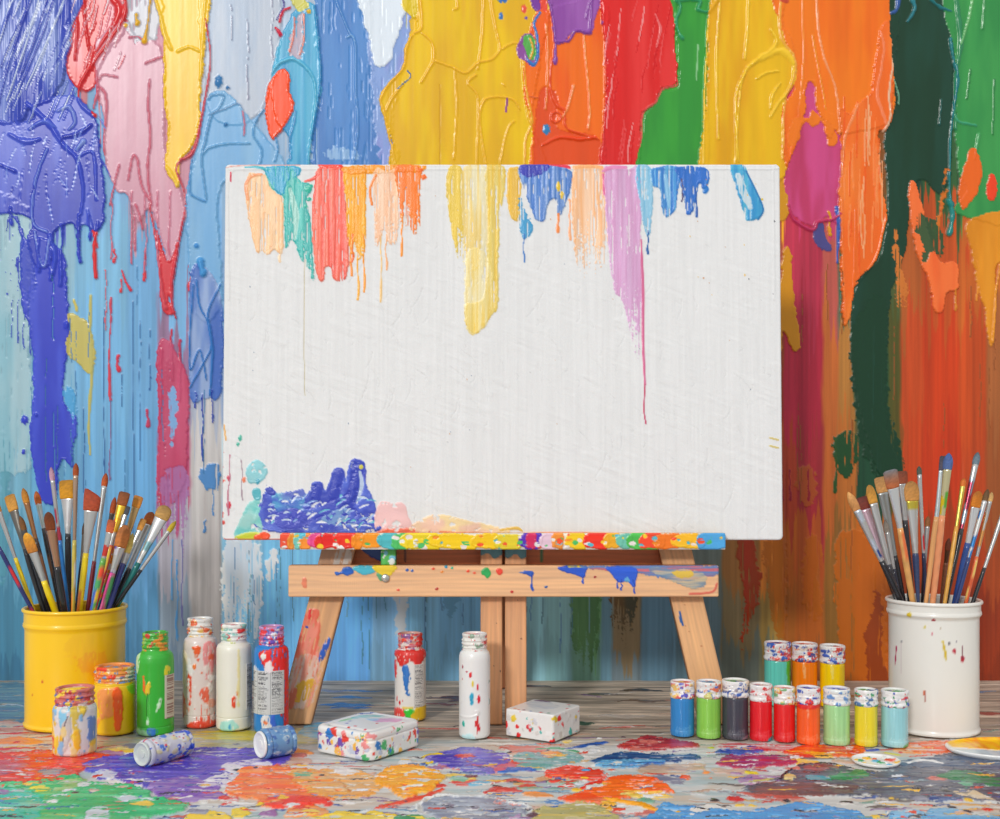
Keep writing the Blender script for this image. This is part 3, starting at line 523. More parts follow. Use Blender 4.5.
    b([(796, 470), (812, 468), (816, 500), (800, 500)], (176, 104, 42), .6, warp=2, op=.7)
    for x, c in ((782, (204, 60, 90)), (790, (180, 60, 80)), (808, (160, 60, 60))): D(x, 470, 500, 1.3, (150, 44, 62), .5)
    R = np.random.RandomState(77)
    for k in range(30):
        x = 230 + 360 * R.rand(); c = [(110, 150, 190), (100, 150, 170), (130, 170, 180), (100, 140, 160)][k % 4]
        D(x, 545 + 40 * R.rand(), 600 + 70 * R.rand(), .5, c, .5)
    for k in range(26):
        x = (12 + 205 * R.rand()) if k % 2 else (795 + 200 * R.rand()); y = 250 + 250 * R.rand()
        c = (84, 134, 178) if k % 2 else (150, 90, 50); D(x, y, y + 30 + 60 * R.rand(), .5, c, .5)
    H = boxblur(w.H, 0, 0); H = H - np.median(H)
    P = np.stack([w.U / 1000, WALL_Y - H / 1000 * 1.15, CAMH - w.V / 1000], -1).reshape(-1, 3)
    F = grid_faces(w.nv, w.nu)
    o = make_mesh('wall_back', P, F, w.C.reshape(-1, 3), w.R, M_WALL, sat=1.08, gam=1.10)
    tag(o, 'board wall covered in thick dripping multicoloured paint', None, kind='structure')

# ------------------------------------------------------------------ the floor
def floor_tf(x, y):
    d = CAMH * FPX / max(y - HOR, 20)
    return ((x - CX) * d / FPX * 1000, -d * 1000)
def build_floor():
    f = Field(-1150, 1150, -1945, -1000, 1.35, 2.1, (176, 170, 164), floor_tf, 1.3)
    f.flow = (46, 8.0); f.blur = 6.0; f.isl = .85; f.isc = 22.0; f.sharp = 3.2; f.hole = .42; f.gk = .8; f.lk = .8; f.auto2 = True
    X = f.U; Y = f.V
    st = fbm(X / 90, Y / 5, 2, 4); st2 = fbm(X / 260, Y / 16, 6, 3); st3 = fbm(X / 30, Y / 2.6, 9, 2)
    base = np.array([176, 163, 148.]); C = base * (1 + .8 * (st - .5) + .5 * (st2 - .5) + .3 * (st3 - .5))[..., None]
    front = sst(-1540, -1470, Y)[..., None]
    C = C * (1 - front) + (np.array([206, 205, 202.]) * (1 + .16 * (st - .5) + .12 * (st2 - .5))[..., None]) * front
    k = sst(.52, .7, fbm(X / 70, Y / 24, 14, 3))[..., None] * front; C = C * (1 - .6 * k) + np.array([200, 180, 160.]) * .6 * k
    k = sst(.54, .7, fbm(X / 90, Y / 20, 17, 3))[..., None] * front; C = C * (1 - .5 * k) + np.array([150, 178, 185.]) * .5 * k
    f.C[:] = C; f.H += .5 * (st - .5) + .3 * (st3 - .5) + .8 * (fbm(X / 16, Y / 9, 23, 3) - .5) * front[..., 0]; f.R[:] = .55
    for yy in (-1905, -1800, -1690, -1590, -1490, -1380, -1270, -1150):
        f.H -= 1.5 * np.exp(-((Y - yy - 3 * (fbm(X / 300, X * 0, yy, 2) - .5)) / 1.6) ** 2)
    b = f.blob; l = f.line
    for x, y, c in ((530, 686, (90, 45, 40)), (640, 690, (60, 50, 46)), (350, 697, (70, 110, 160)), (470, 700, (110, 60, 60)), (600, 694, (110, 100, 92)), (850, 696, (150, 120, 90)), (350, 707, (50, 100, 170))):
        l([(x - 20, y), (x, y - 1), (x + 22, y)], [2, 11, 2], c, .5, wob=3)
    for x, y, q, ww, c in ((345, 704, 26, 16, (44, 92, 160)), (360, 690, 24, 7, (60, 96, 150)), (455, 697, 28, 14, (96, 44, 44)), (440, 703, 20, 8, (150, 90, 80)), (575, 722, 20, 12, (60, 90, 80)), (640, 700, 26, 10, (120, 100, 86)), (970, 690, 26, 8, (110, 150, 180)), (985, 712, 30, 12, (150, 90, 84)), (620, 715, 30, 10, (206, 196, 186)), (860, 690, 30, 8, (206, 196, 180)), (330, 690, 20, 8, (150, 140, 150))):
        l([(x - q, y + .5), (x - q * .3, y - .5), (x + q * .3, y + .6), (x + q, y)], [1, ww * .7, ww, 1], c, .5, wob=4, op=.85)
    R = np.random.RandomState(3)
    for k in range(420):            # streaks and scraps of dried colour all over
        x = -60 + 1120 * R.rand(); y = 690 + 128 * R.rand() ** .8
        if y < 722 and R.rand() < .72: continue
        c = [(205, 70, 60), (190, 150, 130), (110, 150, 180), (226, 224, 220), (150, 140, 150), (214, 160, 90), (130, 100, 150), (214, 214, 212), (120, 160, 150), (200, 196, 190), (90, 80, 78)][R.randint(11)]
        Lx = 6 + 26 * R.rand(); q = (R.rand() - .5) * 3
        l([(x - Lx, y + q), (x, y), (x + Lx, y - q)], [.8, 2 + 4 * R.rand() * (y - 650) / 160, .8], c, .9, wob=3, op=.75)
    b([(-100, 684), (30, 683), (60, 690), (60, 722), (-100, 724)], (92, 120, 152), .8, col2=(118, 150, 160), mix=.5)
    b([(-60, 683), (50, 682), (50, 692), (-60, 694)], (132, 158, 160), .5, col2=(90, 130, 150)); l([(-20, 708), (10, 704), (26, 706)], [1, 3, 1], (196, 206, 216), .8)
    b([(-80, 724), (90, 722), (130, 735), (140, 748), (60, 750), (-80, 752)], (212, 196, 186), .8, col2=(196, 130, 116), mix=.35, rag=.6)
    b([(110, 738), (200, 726), (320, 728), (330, 742), (240, 750), (120, 752)], (190, 178, 120), .6, col2=(170, 172, 165), mix=.6)
    b([(195, 732), (250, 730), (285, 736), (250, 742), (210, 740)], (206, 186, 60), .8, col2=(170, 170, 140))
    b([(310, 722), (330, 724), (330, 735), (300, 736)], (110, 160, 180), .6)
    for x, y, L_, ww, c in ((12, 733, 16, 5, (196, 40, 40)), (10, 742, 20, 6, (206, 60, 50)), (40, 728, 14, 4, (200, 100, 84)), (20, 738, 18, 4, (130, 150, 180)), (5, 748, 30, 6, (210, 50, 46)), (60, 743, 20, 4, (196, 110, 96)), (50, 736, 14, 4, (205, 84, 70)), (-20, 730, 20, 4, (200, 60, 60)), (80, 748, 22, 6, (214, 66, 56)), (112, 746, 18, 4, (180, 140, 130)), (25, 726, 12, 3, (190, 60, 60))):
        l([(x - L_, y + 1), (x, y), (x + L_, y - 1)], [1, ww, 1], c, 1.4, wob=3)
    pal = [(214, 70, 60), (236, 150, 80), (230, 226, 222), (96, 140, 190), (120, 180, 150), (236, 200, 90), (160, 110, 160), (210, 170, 150), (226, 226, 226), (130, 130, 150), (206, 120, 110)]
    for k in range(120):
        x = -40 + 1080 * R.rand(); y = 738 + 80 * R.rand(); rx = 6 + 22 * R.rand(); ry = rx * (.10 + .16 * R.rand())
        b([(x - rx, y), (x - rx * .4, y - ry), (x + rx * .5, y - ry * .7), (x + rx, y + ry * .3), (x, y + ry)], pal[R.randint(len(pal))], 1.0, warp=5, rag=.5)
    b([(-60, 757), (30, 752), (72, 752), (110, 756), (92, 768), (62, 778), (30, 784), (-60, 788)], (222, 62, 46), 2.2, warp=10, ws=40, rag=.5, col2=(230, 92, 76), mix=.4)
    b([(-60, 762), (14, 762), (26, 770), (0, 776), (-60, 776)], (196, 100, 120), 1.2, warp=6, op=.8)
    b([(86, 766), (112, 757), (160, 751), (215, 748), (262, 748), (292, 754), (282, 764), (250, 768), (226, 778), (214, 790), (186, 797), (152, 792), (128, 784), (100, 776)], (88, 72, 176), 2.4, warp=8, ws=35, col2=(110, 92, 190), mix=.5, rag=.4)
    b([(150, 785), (180, 778), (214, 782), (222, 796), (186, 800), (160, 796)], (134, 92, 176), 1.2, warp=6); b([(84, 766), (112, 757), (150, 756), (130, 770), (104, 775)], (70, 74, 190), 1.0, warp=6)
    b([(96, 772), (106, 770), (115, 774), (108, 780), (98, 777)], (206, 212, 232), 1.2, warp=4); b([(225, 764), (262, 760), (272, 770), (240, 779), (212, 788), (190, 786), (222, 774)], (216, 204, 222), 1.2, warp=8, rag=.6, col2=(230, 226, 230))
    b([(228, 786), (236, 771), (258, 766), (300, 768), (330, 776), (350, 790), (320, 800), (280, 806), (262, 806), (256, 800), (240, 798)], (240, 116, 60), 2.2, warp=9, ws=35, rag=.5, col2=(238, 150, 80), mix=.45)
    b([(290, 772), (330, 769), (372, 774), (384, 786), (362, 796), (320, 796), (296, 786)], (236, 170, 84), 1.6, warp=9, ws=35, rag=.6, col2=(224, 186, 140), mix=.5)
    b([(262, 800), (290, 794), (318, 798), (330, 803), (296, 806), (268, 808)], (232, 70, 46), 1.6, warp=6)
    b([(372, 776), (392, 767), (418, 765), (440, 772), (446, 780), (426, 792), (400, 797), (380, 788)], (248, 166, 30), 2.4, warp=8, ws=35, rag=.6, col2=(244, 190, 70), mix=.35)
    for P in ([(404, 776), (416, 772), (424, 776)], [(420, 782), (430, 780)], [(400, 788), (415, 786)]): l(P, [1, 5, 1], (232, 226, 214), 1.0, wob=3)
    l([(376, 808), (398, 802), (420, 797), (444, 788)], [2, 6, 7, 2], (222, 84, 62), 1.6, wob=4); l([(300, 799), (320, 800), (332, 804)], [6, 8, 3], (222, 66, 50), 1.6, wob=4)
    b([(-80, 790), (30, 782), (66, 776), (104, 782), (146, 788), (156, 796), (188, 803), (172, 812), (150, 816), (136, 836), (-80, 840)], (58, 180, 118), 2.6, warp=8, ws=40, rag=.3, col2=(104, 196, 140), mix=.4)
    b([(-80, 795), (20, 790), (40, 806), (20, 830), (-80, 830)], (86, 190, 176), 1.0, warp=8, op=.8); b([(32, 787), (44, 785), (50, 790), (38, 792)], (226, 206, 50), 1.2, warp=4); b([(60, 782), (84, 779), (74, 788), (52, 794)], (150, 190, 120), 1, warp=5)
    b([(86, 812), (104, 806), (112, 812), (100, 826), (88, 822)], (206, 212, 218), 1.2, warp=4); b([(118, 797), (132, 796), (134, 800), (120, 801)], (206, 214, 224), 1.2, warp=3)
    b([(180, 822), (190, 812), (222, 812), (226, 826), (180, 830)], (240, 204, 40), 2, warp=6); b([(232, 812), (238, 805), (248, 808), (246, 814), (236, 816)], (238, 208, 50), 1.6, warp=5); b([(300, 822), (340, 813), (390, 813), (420, 824), (300, 834)], (244, 208, 44), 2, warp=8); w_ = f.dot
    b([(226, 800), (232, 797), (240, 799), (232, 803)], (214, 70, 70), 1.4, warp=3)
    for x, y, r, c in ((224, 803, 3, (214, 60, 50)), (260, 804, 4, (236, 200, 60)), (225, 797, 6, (214, 70, 60)), (345, 799, 3, (200, 60, 60)), (322, 776, 3, (40, 40, 60))): f.dot(x, y, r, c, 1.4)
    # centre
    b([(428, 756), (446, 752), (474, 747), (500, 752), (512, 760), (502, 768), (486, 773), (462, 770), (440, 764)], (112, 106, 194), 2.0, warp=6, ws=30, rag=.5, col2=(140, 124, 200), mix=.5)
    b([(432, 757), (446, 752), (462, 757), (458, 767), (444, 765)], (84, 60, 172), 1.0, warp=5); b([(488, 768), (504, 763), (514, 758), (512, 768), (498, 773)], (206, 110, 130), 1.0, warp=5)
    for P in ([(424, 757), (432, 754), (442, 754)], [(424, 763), (430, 762)]): l(P, [2, 6, 2], (238, 206, 50), 1.4, wob=3)
    b([(512, 757), (530, 752), (556, 750), (582, 756), (572, 764), (540, 768), (516, 764)], (116, 170, 164), 1.4, warp=7, rag=.7, col2=(150, 180, 186)); l([(500, 772), (516, 768), (534, 769)], [4, 8, 4], (54, 112, 190), 1.6, wob=3); l([(536, 749), (556, 747), (580, 752)], [2, 5, 2], (90, 160, 120), 1.2, wob=3)
    l([(570, 748), (590, 744), (606, 741)], [4, 8, 4], (60, 100, 176), 1.4, wob=3); l([(595, 760), (606, 757)], [6, 8], (30, 80, 140), 1.4)
    for P, c in (([(486, 792), (500, 788), (520, 790)], (200, 72, 70)), ([(494, 782), (512, 779), (530, 782)], (190, 90, 90)), ([(520, 786), (536, 784)], (206, 80, 70)), ([(450, 778), (470, 776)], (190, 206, 210)), ([(470, 784), (486, 781)], (120, 180, 206)), ([(466, 776), (476, 775)], (110, 50, 70)), ([(538, 780), (548, 776)], (206, 160, 120))): l(P, [2, 8, 2], c, 1.2, wob=3)
    b([(544, 773), (562, 767), (590, 767), (604, 770), (606, 778), (592, 783), (570, 777), (556, 779)], (232, 62, 36), 2.4, warp=6, ws=28, rag=.5)
    f.dot(586, 771, 5, (90, 170, 214), 2.6, .8)
    for P in ([(550, 781), (560, 780)], [(560, 786), (572, 784)], [(580, 788), (594, 783), (604, 781)]): l(P, [2, 7, 3], (222, 60, 44), 1.6, wob=2)
    b([(556, 799), (580, 793), (600, 784), (616, 777), (634, 775), (658, 780), (672, 790), (664, 793), (640, 794), (626, 798), (606, 802), (580, 802)], (250, 118, 28), 2.6, warp=7, ws=32, rag=.4, col2=(246, 98, 30), mix=.35)
    b([(556, 798), (580, 792), (596, 796), (606, 801), (580, 804)], (240, 84, 34), 1.2, warp=5); l([(606, 799), (628, 802), (642, 804), (654, 809)], [4, 6, 8, 5], (240, 168, 30), 2.2, wob=2); b([(598, 804), (610, 801), (612, 812), (604, 816)], (232, 170, 34), 1.8, warp=4)
    b([(636, 789), (648, 785), (658, 784), (650, 789)], (214, 206, 198), 1.2, warp=3); b([(580, 787), (596, 782), (606, 782), (592, 788)], (220, 216, 210), 1.2, warp=3)
    b([(424, 801), (444, 795), (492, 797), (526, 804), (522, 814), (492, 822), (450, 822), (424, 812)], (136, 140, 158), 1.8, warp=7, ws=30, rag=.4, col2=(170, 176, 188), mix=.5)
    for x, y in ((450, 806), (476, 808), (500, 810)): b([(x - 8, y), (x, y - 3), (x + 8, y), (x, y + 4)], (112, 100, 120), .6, warp=5, op=.7)
    l([(414, 808), (424, 800), (440, 795), (460, 797), (490, 797), (510, 803), (528, 806), (532, 812), (545, 806)], 2.0, (230, 230, 228), 3.4, wob=3)
    b([(388, 822), (404, 814), (430, 816), (440, 830), (388, 832)], (60, 150, 100), 1.6, warp=6); b([(540, 808), (570, 802), (600, 806), (612, 826), (530, 832)], (186, 180, 128), 1.4, warp=8, rag=.5, col2=(206, 186, 110))
    # right of centre
    b([(618, 746), (634, 738), (652, 736), (688, 741), (700, 746), (676, 749), (640, 749)], (164, 40, 54), 2.0, warp=7, ws=30, rag=.6, col2=(190, 70, 76))
    b([(594, 764), (600, 757), (622, 752), (664, 753), (700, 757), (672, 762), (640, 765), (612, 766)], (36, 74, 128), 2.0, warp=7, ws=30, rag=.7, col2=(66, 110, 150)); b([(594, 765), (612, 759), (648, 760), (672, 760), (640, 766), (610, 767)], (46, 98, 186), 1.4, warp=5, rag=.6, col2=(120, 180, 214))
    b([(640, 768), (670, 764), (700, 762), (706, 767), (680, 772), (650, 774)], (206, 170, 140), .8, warp=7, op=.8); b([(676, 777), (684, 774), (692, 776), (686, 780)], (236, 92, 38), 2, warp=2); f.dot(611, 769, 4, (226, 84, 50), 1.4, .8); f.dot(714, 799, 5, (50, 48, 54), 1.2); f.dot(735, 798, 8, (206, 50, 50), 1.6); f.dot(619, 809, 6, (222, 80, 54), 1.4)
    b([(714, 752), (726, 747), (760, 746), (766, 751), (740, 754), (722, 755)], (54, 84, 176), 1.8, warp=5, rag=.6); b([(712, 762), (726, 756), (752, 754), (790, 756), (796, 762), (776, 766), (740, 767), (722, 766)], (154, 58, 122), 2.0, warp=6, ws=28, rag=.6, col2=(190, 50, 80), mix=.5)
    b([(716, 745), (740, 742), (790, 745), (800, 750), (760, 749)], (196, 50, 56), 1.2, warp=5, rag=.8, col2=(216, 200, 200)); b([(785, 752), (800, 746), (830, 744), (868, 747), (860, 754), (830, 757), (806, 757)], (240, 112, 38), 2.0, warp=6, ws=28, rag=.6, col2=(214, 50, 46), mix=.4); b([(806, 754), (822, 752), (836, 756), (818, 758)], (240, 176, 50), 1.4, warp=3)
    f.dot(752, 772, 7, (226, 206, 50), 1.6, .9); l([(752, 781), (770, 779), (790, 780)], [2, 5, 2], (196, 196, 120), 1, wob=2); f.dot(711, 747, 4, (190, 196, 60), 1.4); l([(868, 750), (876, 749)], 5, (60, 84, 180), 1.6); l([(886, 752), (898, 754)], [3, 4], (206, 200, 80), 1.4)
    b([(740, 789), (760, 785), (782, 778), (796, 766), (830, 765), (856, 768), (880, 772), (905, 766), (940, 756), (1060, 752), (1070, 800), (990, 800), (960, 797), (930, 799), (880, 797), (830, 793), (780, 796), (752, 794)], (112, 114, 130), 2.0, warp=8, ws=35, rag=.5, col2=(84, 86, 100), mix=.45)
    b([(746, 788), (780, 782), (820, 784), (862, 786), (850, 793), (806, 794), (768, 796)], (146, 92, 88), 1.0, warp=7, rag=.6, col2=(112, 90, 92)); b([(800, 768), (824, 763), (842, 768), (816, 771)], (140, 62, 70), 1, warp=4); b([(818, 779), (840, 772), (864, 770), (866, 776), (840, 780)], (44, 136, 84), 1.6, warp=5); b([(802, 779), (820, 775), (830, 778), (812, 781)], (92, 166, 180), 1.2, warp=4)
    b([(898, 760), (940, 757), (1000, 758), (1000, 768), (950, 768), (912, 768)], (74, 92, 120), 1.0, warp=6, rag=.4); b([(938, 776), (960, 770), (996, 778), (1040, 778), (1040, 786), (990, 786), (960, 780)], (50, 124, 84), 1.4, warp=6, rag=.7); b([(926, 798), (960, 793), (968, 798), (946, 801)], (62, 88, 140), 1.4, warp=4)
    b([(948, 793), (966, 790), (984, 794), (996, 802), (974, 799)], (222, 200, 166), 1.6, warp=4); l([(908, 762), (924, 760), (944, 764)], [3, 6, 3], (232, 232, 232), 1.6, wob=2); f.dot(945, 791, 6, (60, 60, 66), 1.6, .8); f.dot(952, 806, 4, (50, 50, 60), 1.2); f.dot(847, 801, 6, (60, 50, 56), 1.4, .7)
    b([(782, 780), (784, 774), (796, 776), (794, 780)], (230, 200, 130), 2, warp=3); b([(736, 792), (746, 790), (770, 794), (812, 797), (800, 801), (760, 799)], (190, 96, 86), 1.4, warp=5, rag=.6)
    l([(780, 780), (790, 770), (806, 765), (830, 763), (850, 768)], 2.0, (52, 46, 58), 2.6, wob=2)
    b([(655, 810), (668, 804), (700, 808), (744, 812), (790, 805), (806, 802), (834, 806), (862, 813), (900, 830), (900, 850), (640, 850)], (96, 166, 216), 2.8, warp=5, ws=30, rag=.3, col2=(84, 152, 208), groove=.1)
    b([(884, 830), (892, 814), (920, 808), (950, 809), (980, 816), (1080, 822), (1080, 850), (884, 850)], (100, 170, 214), 2.8, warp=5, ws=30, rag=.3, groove=.1)
    b([(906, 745), (930, 740), (964, 742), (958, 751), (936, 753), (912, 750)], (226, 206, 200), 1.8, warp=5, col2=(236, 110, 60), mix=.5); b([(918, 746), (936, 741), (966, 744), (956, 752), (940, 750)], (236, 100, 48), 1.6, warp=4, rag=.6)
    R = np.random.RandomState(31)
    for k in range(70):
        x = -40 + 1080 * R.rand(); y = 742 + 76 * R.rand(); rx = 3 + 9 * R.rand(); ry = rx * (.14 + .2 * R.rand())
        b([(x - rx, y), (x - rx * .4, y - ry), (x + rx * .5, y - ry * .7), (x + rx, y + ry * .3), (x, y + ry)], pal[R.randint(len(pal))], 1.4, warp=4, rag=.5)
    R = np.random.RandomState(12)
    for k in range(90):
        f.dot(-20 + 1040 * R.rand(), 735 + 84 * R.rand(), 1.5 + 4 * R.rand() ** 2, [(206, 60, 50), (60, 60, 70), (230, 226, 220), (60, 110, 180), (236, 190, 60), (90, 60, 80), (236, 236, 236), (240, 110, 50)][R.randint(8)], 1.2)
    for k in range(260):
        x = -20 + 1040 * R.rand(); y = 742 + 77 * R.rand(); Lx = 3 + 13 * R.rand(); q = (R.rand() - .5) * 2
        l([(x - Lx, y + q), (x, y), (x + Lx, y - q)], [.5, 1 + 2.4 * R.rand(), .5], [(232, 228, 224), (206, 206, 206), (70, 64, 72), (226, 226, 230), (214, 90, 70), (236, 190, 90), (90, 110, 160), (160, 160, 168)][R.randint(8)], 1.0, wob=2.5)
    for k in range(26):         # torn lips of dried paint
        x = 380 + 640 * R.rand(); y = 738 + 80 * R.rand(); q = 6 + 12 * R.rand()
        l([(x - q, y + 2 * R.rand()), (x - q * .4, y - R.rand()), (x + q * .3, y + R.rand()), (x + q, y + 2 * R.rand() - 1)], [.4, 1.0, .7, .4], [(228, 226, 222), (60, 56, 60), (214, 212, 210)][k % 3], 1.6, wob=1)
    P = np.stack([X / 1000, -Y / 1000, (np.clip(f.H, -1.5, 5) - 1.6) / 1000 * 1.0], -1).reshape(-1, 3)
    F = grid_faces(f.nv, f.nu)[:, ::-1]
    o = make_mesh('floor', P, F, f.C.reshape(-1, 3), f.R, M_FLOOR)
    F = o.data
    tag(o, 'wooden boards smeared with pools of dried paint', None, kind='structure')

# ------------------------------------------------------------------ painted panels (canvas, easel boards)
def slab(name, f, thick, mat, parent=None, mapf=None, radius=0.0, edge=None):
    """closed board: front skin from a Field in local mm (u right, v down), back flat; local x=u, y=depth, z=-v"""
    f.U0, f.V0 = f.U, f.V
    U = f.U / 1000; V = f.V / 1000; H = f.H / 1000
    if radius > 0:
        hu = (U.max() - U.min()) / 2; cu = (U.max() + U.min()) / 2; hv = (V.max() - V.min()) / 2; cv = (V.max() + V.min()) / 2
        x = (U - cu); y = (V - cv); r = radius
        ax = np.abs(x); ay = np.abs(y); qx = np.maximum(ax - (hu - r), 0); qy = np.maximum(ay - (hv - r), 0)
        cheb = np.maximum(qx, qy); L = np.hypot(qx, qy) + 1e-9; k = np.where(cheb > 0, cheb / L, 1)
        U = cu + np.sign(x) * np.where(cheb > 0, np.minimum(ax, hu - r) + qx * k, ax); V = cv + np.sign(y) * np.where(cheb > 0, np.minimum(ay, hv - r) + qy * k, ay)
    nv, nu = f.nv, f.nu
    border = np.ones((nv, nu)); border[1:-1, 1:-1] = 0
    e = np.minimum(np.minimum(f.U - f.U.min(), f.U.max() - f.U), np.minimum(f.V - f.V.min(), f.V.max() - f.V))
    rnd = 1.6 * np.clip(1 - e / 2.0, 0, 1) ** 2
    P = np.stack([U, -H + rnd / 1000, -V], -1).reshape(-1, 3); C = f.C.reshape(-1, 3); Rr = f.R.ravel()
    F = grid_faces(nv, nu)
    ring = np.concatenate([np.arange(nu), np.arange(1, nv) * nu + nu - 1, (nv - 1) * nu + np.arange(nu - 2, -1, -1), np.arange(nv - 2, 0, -1) * nu])
    n = len(ring); rows = [ring]; Ps = [P]; Cs = [C]; Rs = [Rr]; off = len(P); allF = [F]; prev = ring
    for k, dep in enumerate((thick * .12, thick * .5, thick)):
        q = P[ring].copy(); q[:, 1] = dep; Ps.append(q)
        ec = C[ring].copy() if edge is None else np.tile(np.asarray(edge, float), (n, 1)); ec = C[ring] * (.5 if k == 0 else .15) + ec * (.5 if k == 0 else .85)
        Cs.append(ec); Rs.append(Rr[ring]); cur = off + np.arange(n); off += n
        nx = np.roll(cur, -1); px = np.roll(prev, -1)
        allF.append(np.stack([prev, cur, nx, px], -1)); prev = cur
    ctr = P.mean(0); ctr[1] = thick; Ps.append(ctr[None]); Cs.append(Cs[-1].mean(0)[None]); Rs.append(np.array([.6]))
    T = np.stack([prev, np.full(n, off), np.roll(prev, -1)], -1)
    P = np.concatenate(Ps); C = np.concatenate(Cs); Rr = np.concatenate(Rs)
    if mapf is not None: P = mapf(P)
    return make_mesh(name, P, np.concatenate(allF), C, Rr, mat, parent, True, T)

TILT = 0.035
def build_canvas():
    d0 = 1.5843; S = d0 / FPX * 1000
    def tf(x, y):
        d = 1.5843 + TILT * max(0, (540 - y)) * S / 1000
        return ((x - 502.5) * d / FPX * 1000, (y - 540) * d / FPX * 1000 * 1.0)
    top = tf(500, 165)[1]
    f = Field(-404, 404, top, 0, 1.25, 1.25, (231, 230, 229), tf, S, .62); f.blur = 1.6; f.flow = (3.2, 90); f.hole = .3; f.gk = .7; f.isl = .4; f.isc = 5
    X = f.U; Y = f.V
    n = fbm(X / 26, Y / 26, 3, 4); sw = fbm((X + Y * .5) / 60, (Y - X * .4) / 8, 5, 3); sw2 = fbm((X - Y * .6) / 7, (Y + X * .3) / 70, 9, 3); vv = fbm(X / 3, Y / 90, 12, 3)
    f.H += 1.2 * (sw - .5) * sst(.4, .6, n) + 1.2 * (sw2 - .5) * sst(.6, .4, n) + .28 * (vv - .5) + .5 * n
    f.C *= (1 + .05 * (vv - .5))[..., None]
    R = np.random.RandomState(2)
    for k in range(210):
        x = 232 + 540 * R.rand(); y = 240 + 290 * R.rand(); a = .7 + R.rand() * 1.5; L_ = 4 + 26 * R.rand() ** 2
        f.line([(x, y), (x + L_ * .5 * math.cos(a) + 2, y + L_ * .5 * math.sin(a)), (x + L_ * math.cos(a), y + L_ * math.sin(a))], [.2, .35, .2], None, -.8)
    f.line([(229, 300), (228, 200), (229, 180), (234, 171), (246, 170), (420, 170), (600, 170), (768, 170), (773, 174), (774, 300)], .9, None, .9)
    f.line([(231, 173), (231, 182)], .7, (206, 50, 80), .4)
    f.line([(305, 260), (304, 330), (305, 396)], .3, (200, 190, 160), -.5)
    b = f.blob; l = f.line; D = f.drip
    kw = dict(warp=1.2, ws=9)
    b([(248, 176), (256, 174), (266, 176), (272, 190), (283, 198), (284, 215), (283, 252), (278, 253), (274, 250), (268, 256), (262, 251), (257, 254), (252, 235), (246, 200)], (242, 206, 166), 1.1, col2=(246, 196, 150), **kw)
    l([(248, 200), (246, 186), (252, 177), (262, 175)], [1.4, 1.8, 1.6, 1], (244, 172, 130), 1.4); D(280, 240, 262, 1, (243, 214, 180), .6)
    b([(266, 168), (299, 168), (298, 180), (308, 184), (313, 190), (306, 200), (310, 215), (312, 240), (314, 270), (316, 284), (312, 280), (306, 265), (300, 258), (292, 240), (286, 250), (284, 225), (283, 197), (272, 190), (266, 176)], (62, 178, 172), 1.3, dry=(235, 300), col2=(92, 192, 182), rag=.5, **kw)
    b([(266, 168), (299, 167), (299, 176), (288, 182), (284, 196), (276, 192), (268, 178)], (72, 168, 200), 1.0, **kw); l([(245, 168), (258, 168), (270, 171)], [.6, 1.4, 1.6], (70, 176, 190), .9)
    for x, y, r in ((308, 190, 4), (311, 187, 2.4), (309, 200, 2.4), (306, 207, 2), (308, 221, 1.5)): f.dot(x, y, r, (64, 182, 160), 1.4)
    l([(290, 190), (296, 215), (295, 240)], [2, 4, 1], (160, 206, 196), .6)
    b([(318, 170), (334, 168), (344, 172), (346, 200), (349, 250), (347, 275), (342, 282), (334, 280), (331, 268), (325, 270), (324, 281), (318, 280), (314, 255), (312, 215), (314, 190)], (238, 104, 90), 1.6, col2=(246, 132, 112), groove=.7, **kw)
    l([(320, 164), (324, 167), (338, 166), (341, 168)], [3, 3, 3, 2], (238, 90, 76), 1.2); l([(305, 182), (312, 180), (318, 176)], [1, 1.6, 2], (232, 96, 80), 1); f.dot(341, 168, 3, (232, 70, 60), 1.2)
    b([(344, 172), (364, 168), (366, 200), (365, 250), (358, 260), (352, 258), (347, 230), (346, 200)], (244, 166, 30), 1.4, dry=(225, 290), col2=(246, 178, 50), groove=.6, **kw)
    for x, y1, c in ((351, 276, (240, 150, 60)), (358, 300, (240, 176, 60)), (364, 292, (242, 160, 50)), (353, 262, (240, 120, 60)), (381, 302, (238, 200, 140)), (386, 270, (240, 180, 130))): D(x, 235, y1, .8, c, .8)
    b([(346, 167), (420, 166), (420, 172), (380, 174), (350, 175)], (246, 160, 40), 1.2, rag=.7, **kw)
    b([(374, 172), (388, 172), (398, 174), (398, 236), (390, 246), (384, 230), (376, 250), (374, 210)], (246, 190, 150), .8, dry=(210, 290), col2=(244, 206, 176), op=.9, **kw)
    b([(396, 168), (420, 168), (420, 190), (420, 225), (414, 236), (408, 226), (402, 232), (399, 200)], (244, 132, 46), 1.4, dry=(190, 262), rag=.6, **kw); l([(372, 205), (370, 190), (376, 176)], 1.3, (240, 140, 60), 1); D(402, 215, 256, .9, (240, 150, 40), .8); f.dot(424, 178, 3, (240, 120, 50), 1.2); f.dot(421, 171, 2.4, (240, 120, 50), 1.2)
    # yellow veils
    b([(448, 170), (455, 165), (462, 172), (464, 215), (463, 262), (458, 260), (450, 222), (446, 190)], (230, 200, 92), 1.2, dry=(215, 300), **kw)
    b([(462, 172), (488, 172), (488, 250), (480, 280), (466, 285), (463, 230)], (232, 222, 186), .6, dry=(230, 320), col2=(234, 206, 130), mix=.4, **kw)
    b([(486, 168), (504, 168), (504, 195), (500, 215), (499, 250), (498, 305), (490, 318), (482, 330), (474, 334), (466, 326), (466, 305), (484, 296), (488, 230)], (232, 196, 86), 1.1, rag=.4, col2=(226, 204, 120), **kw)
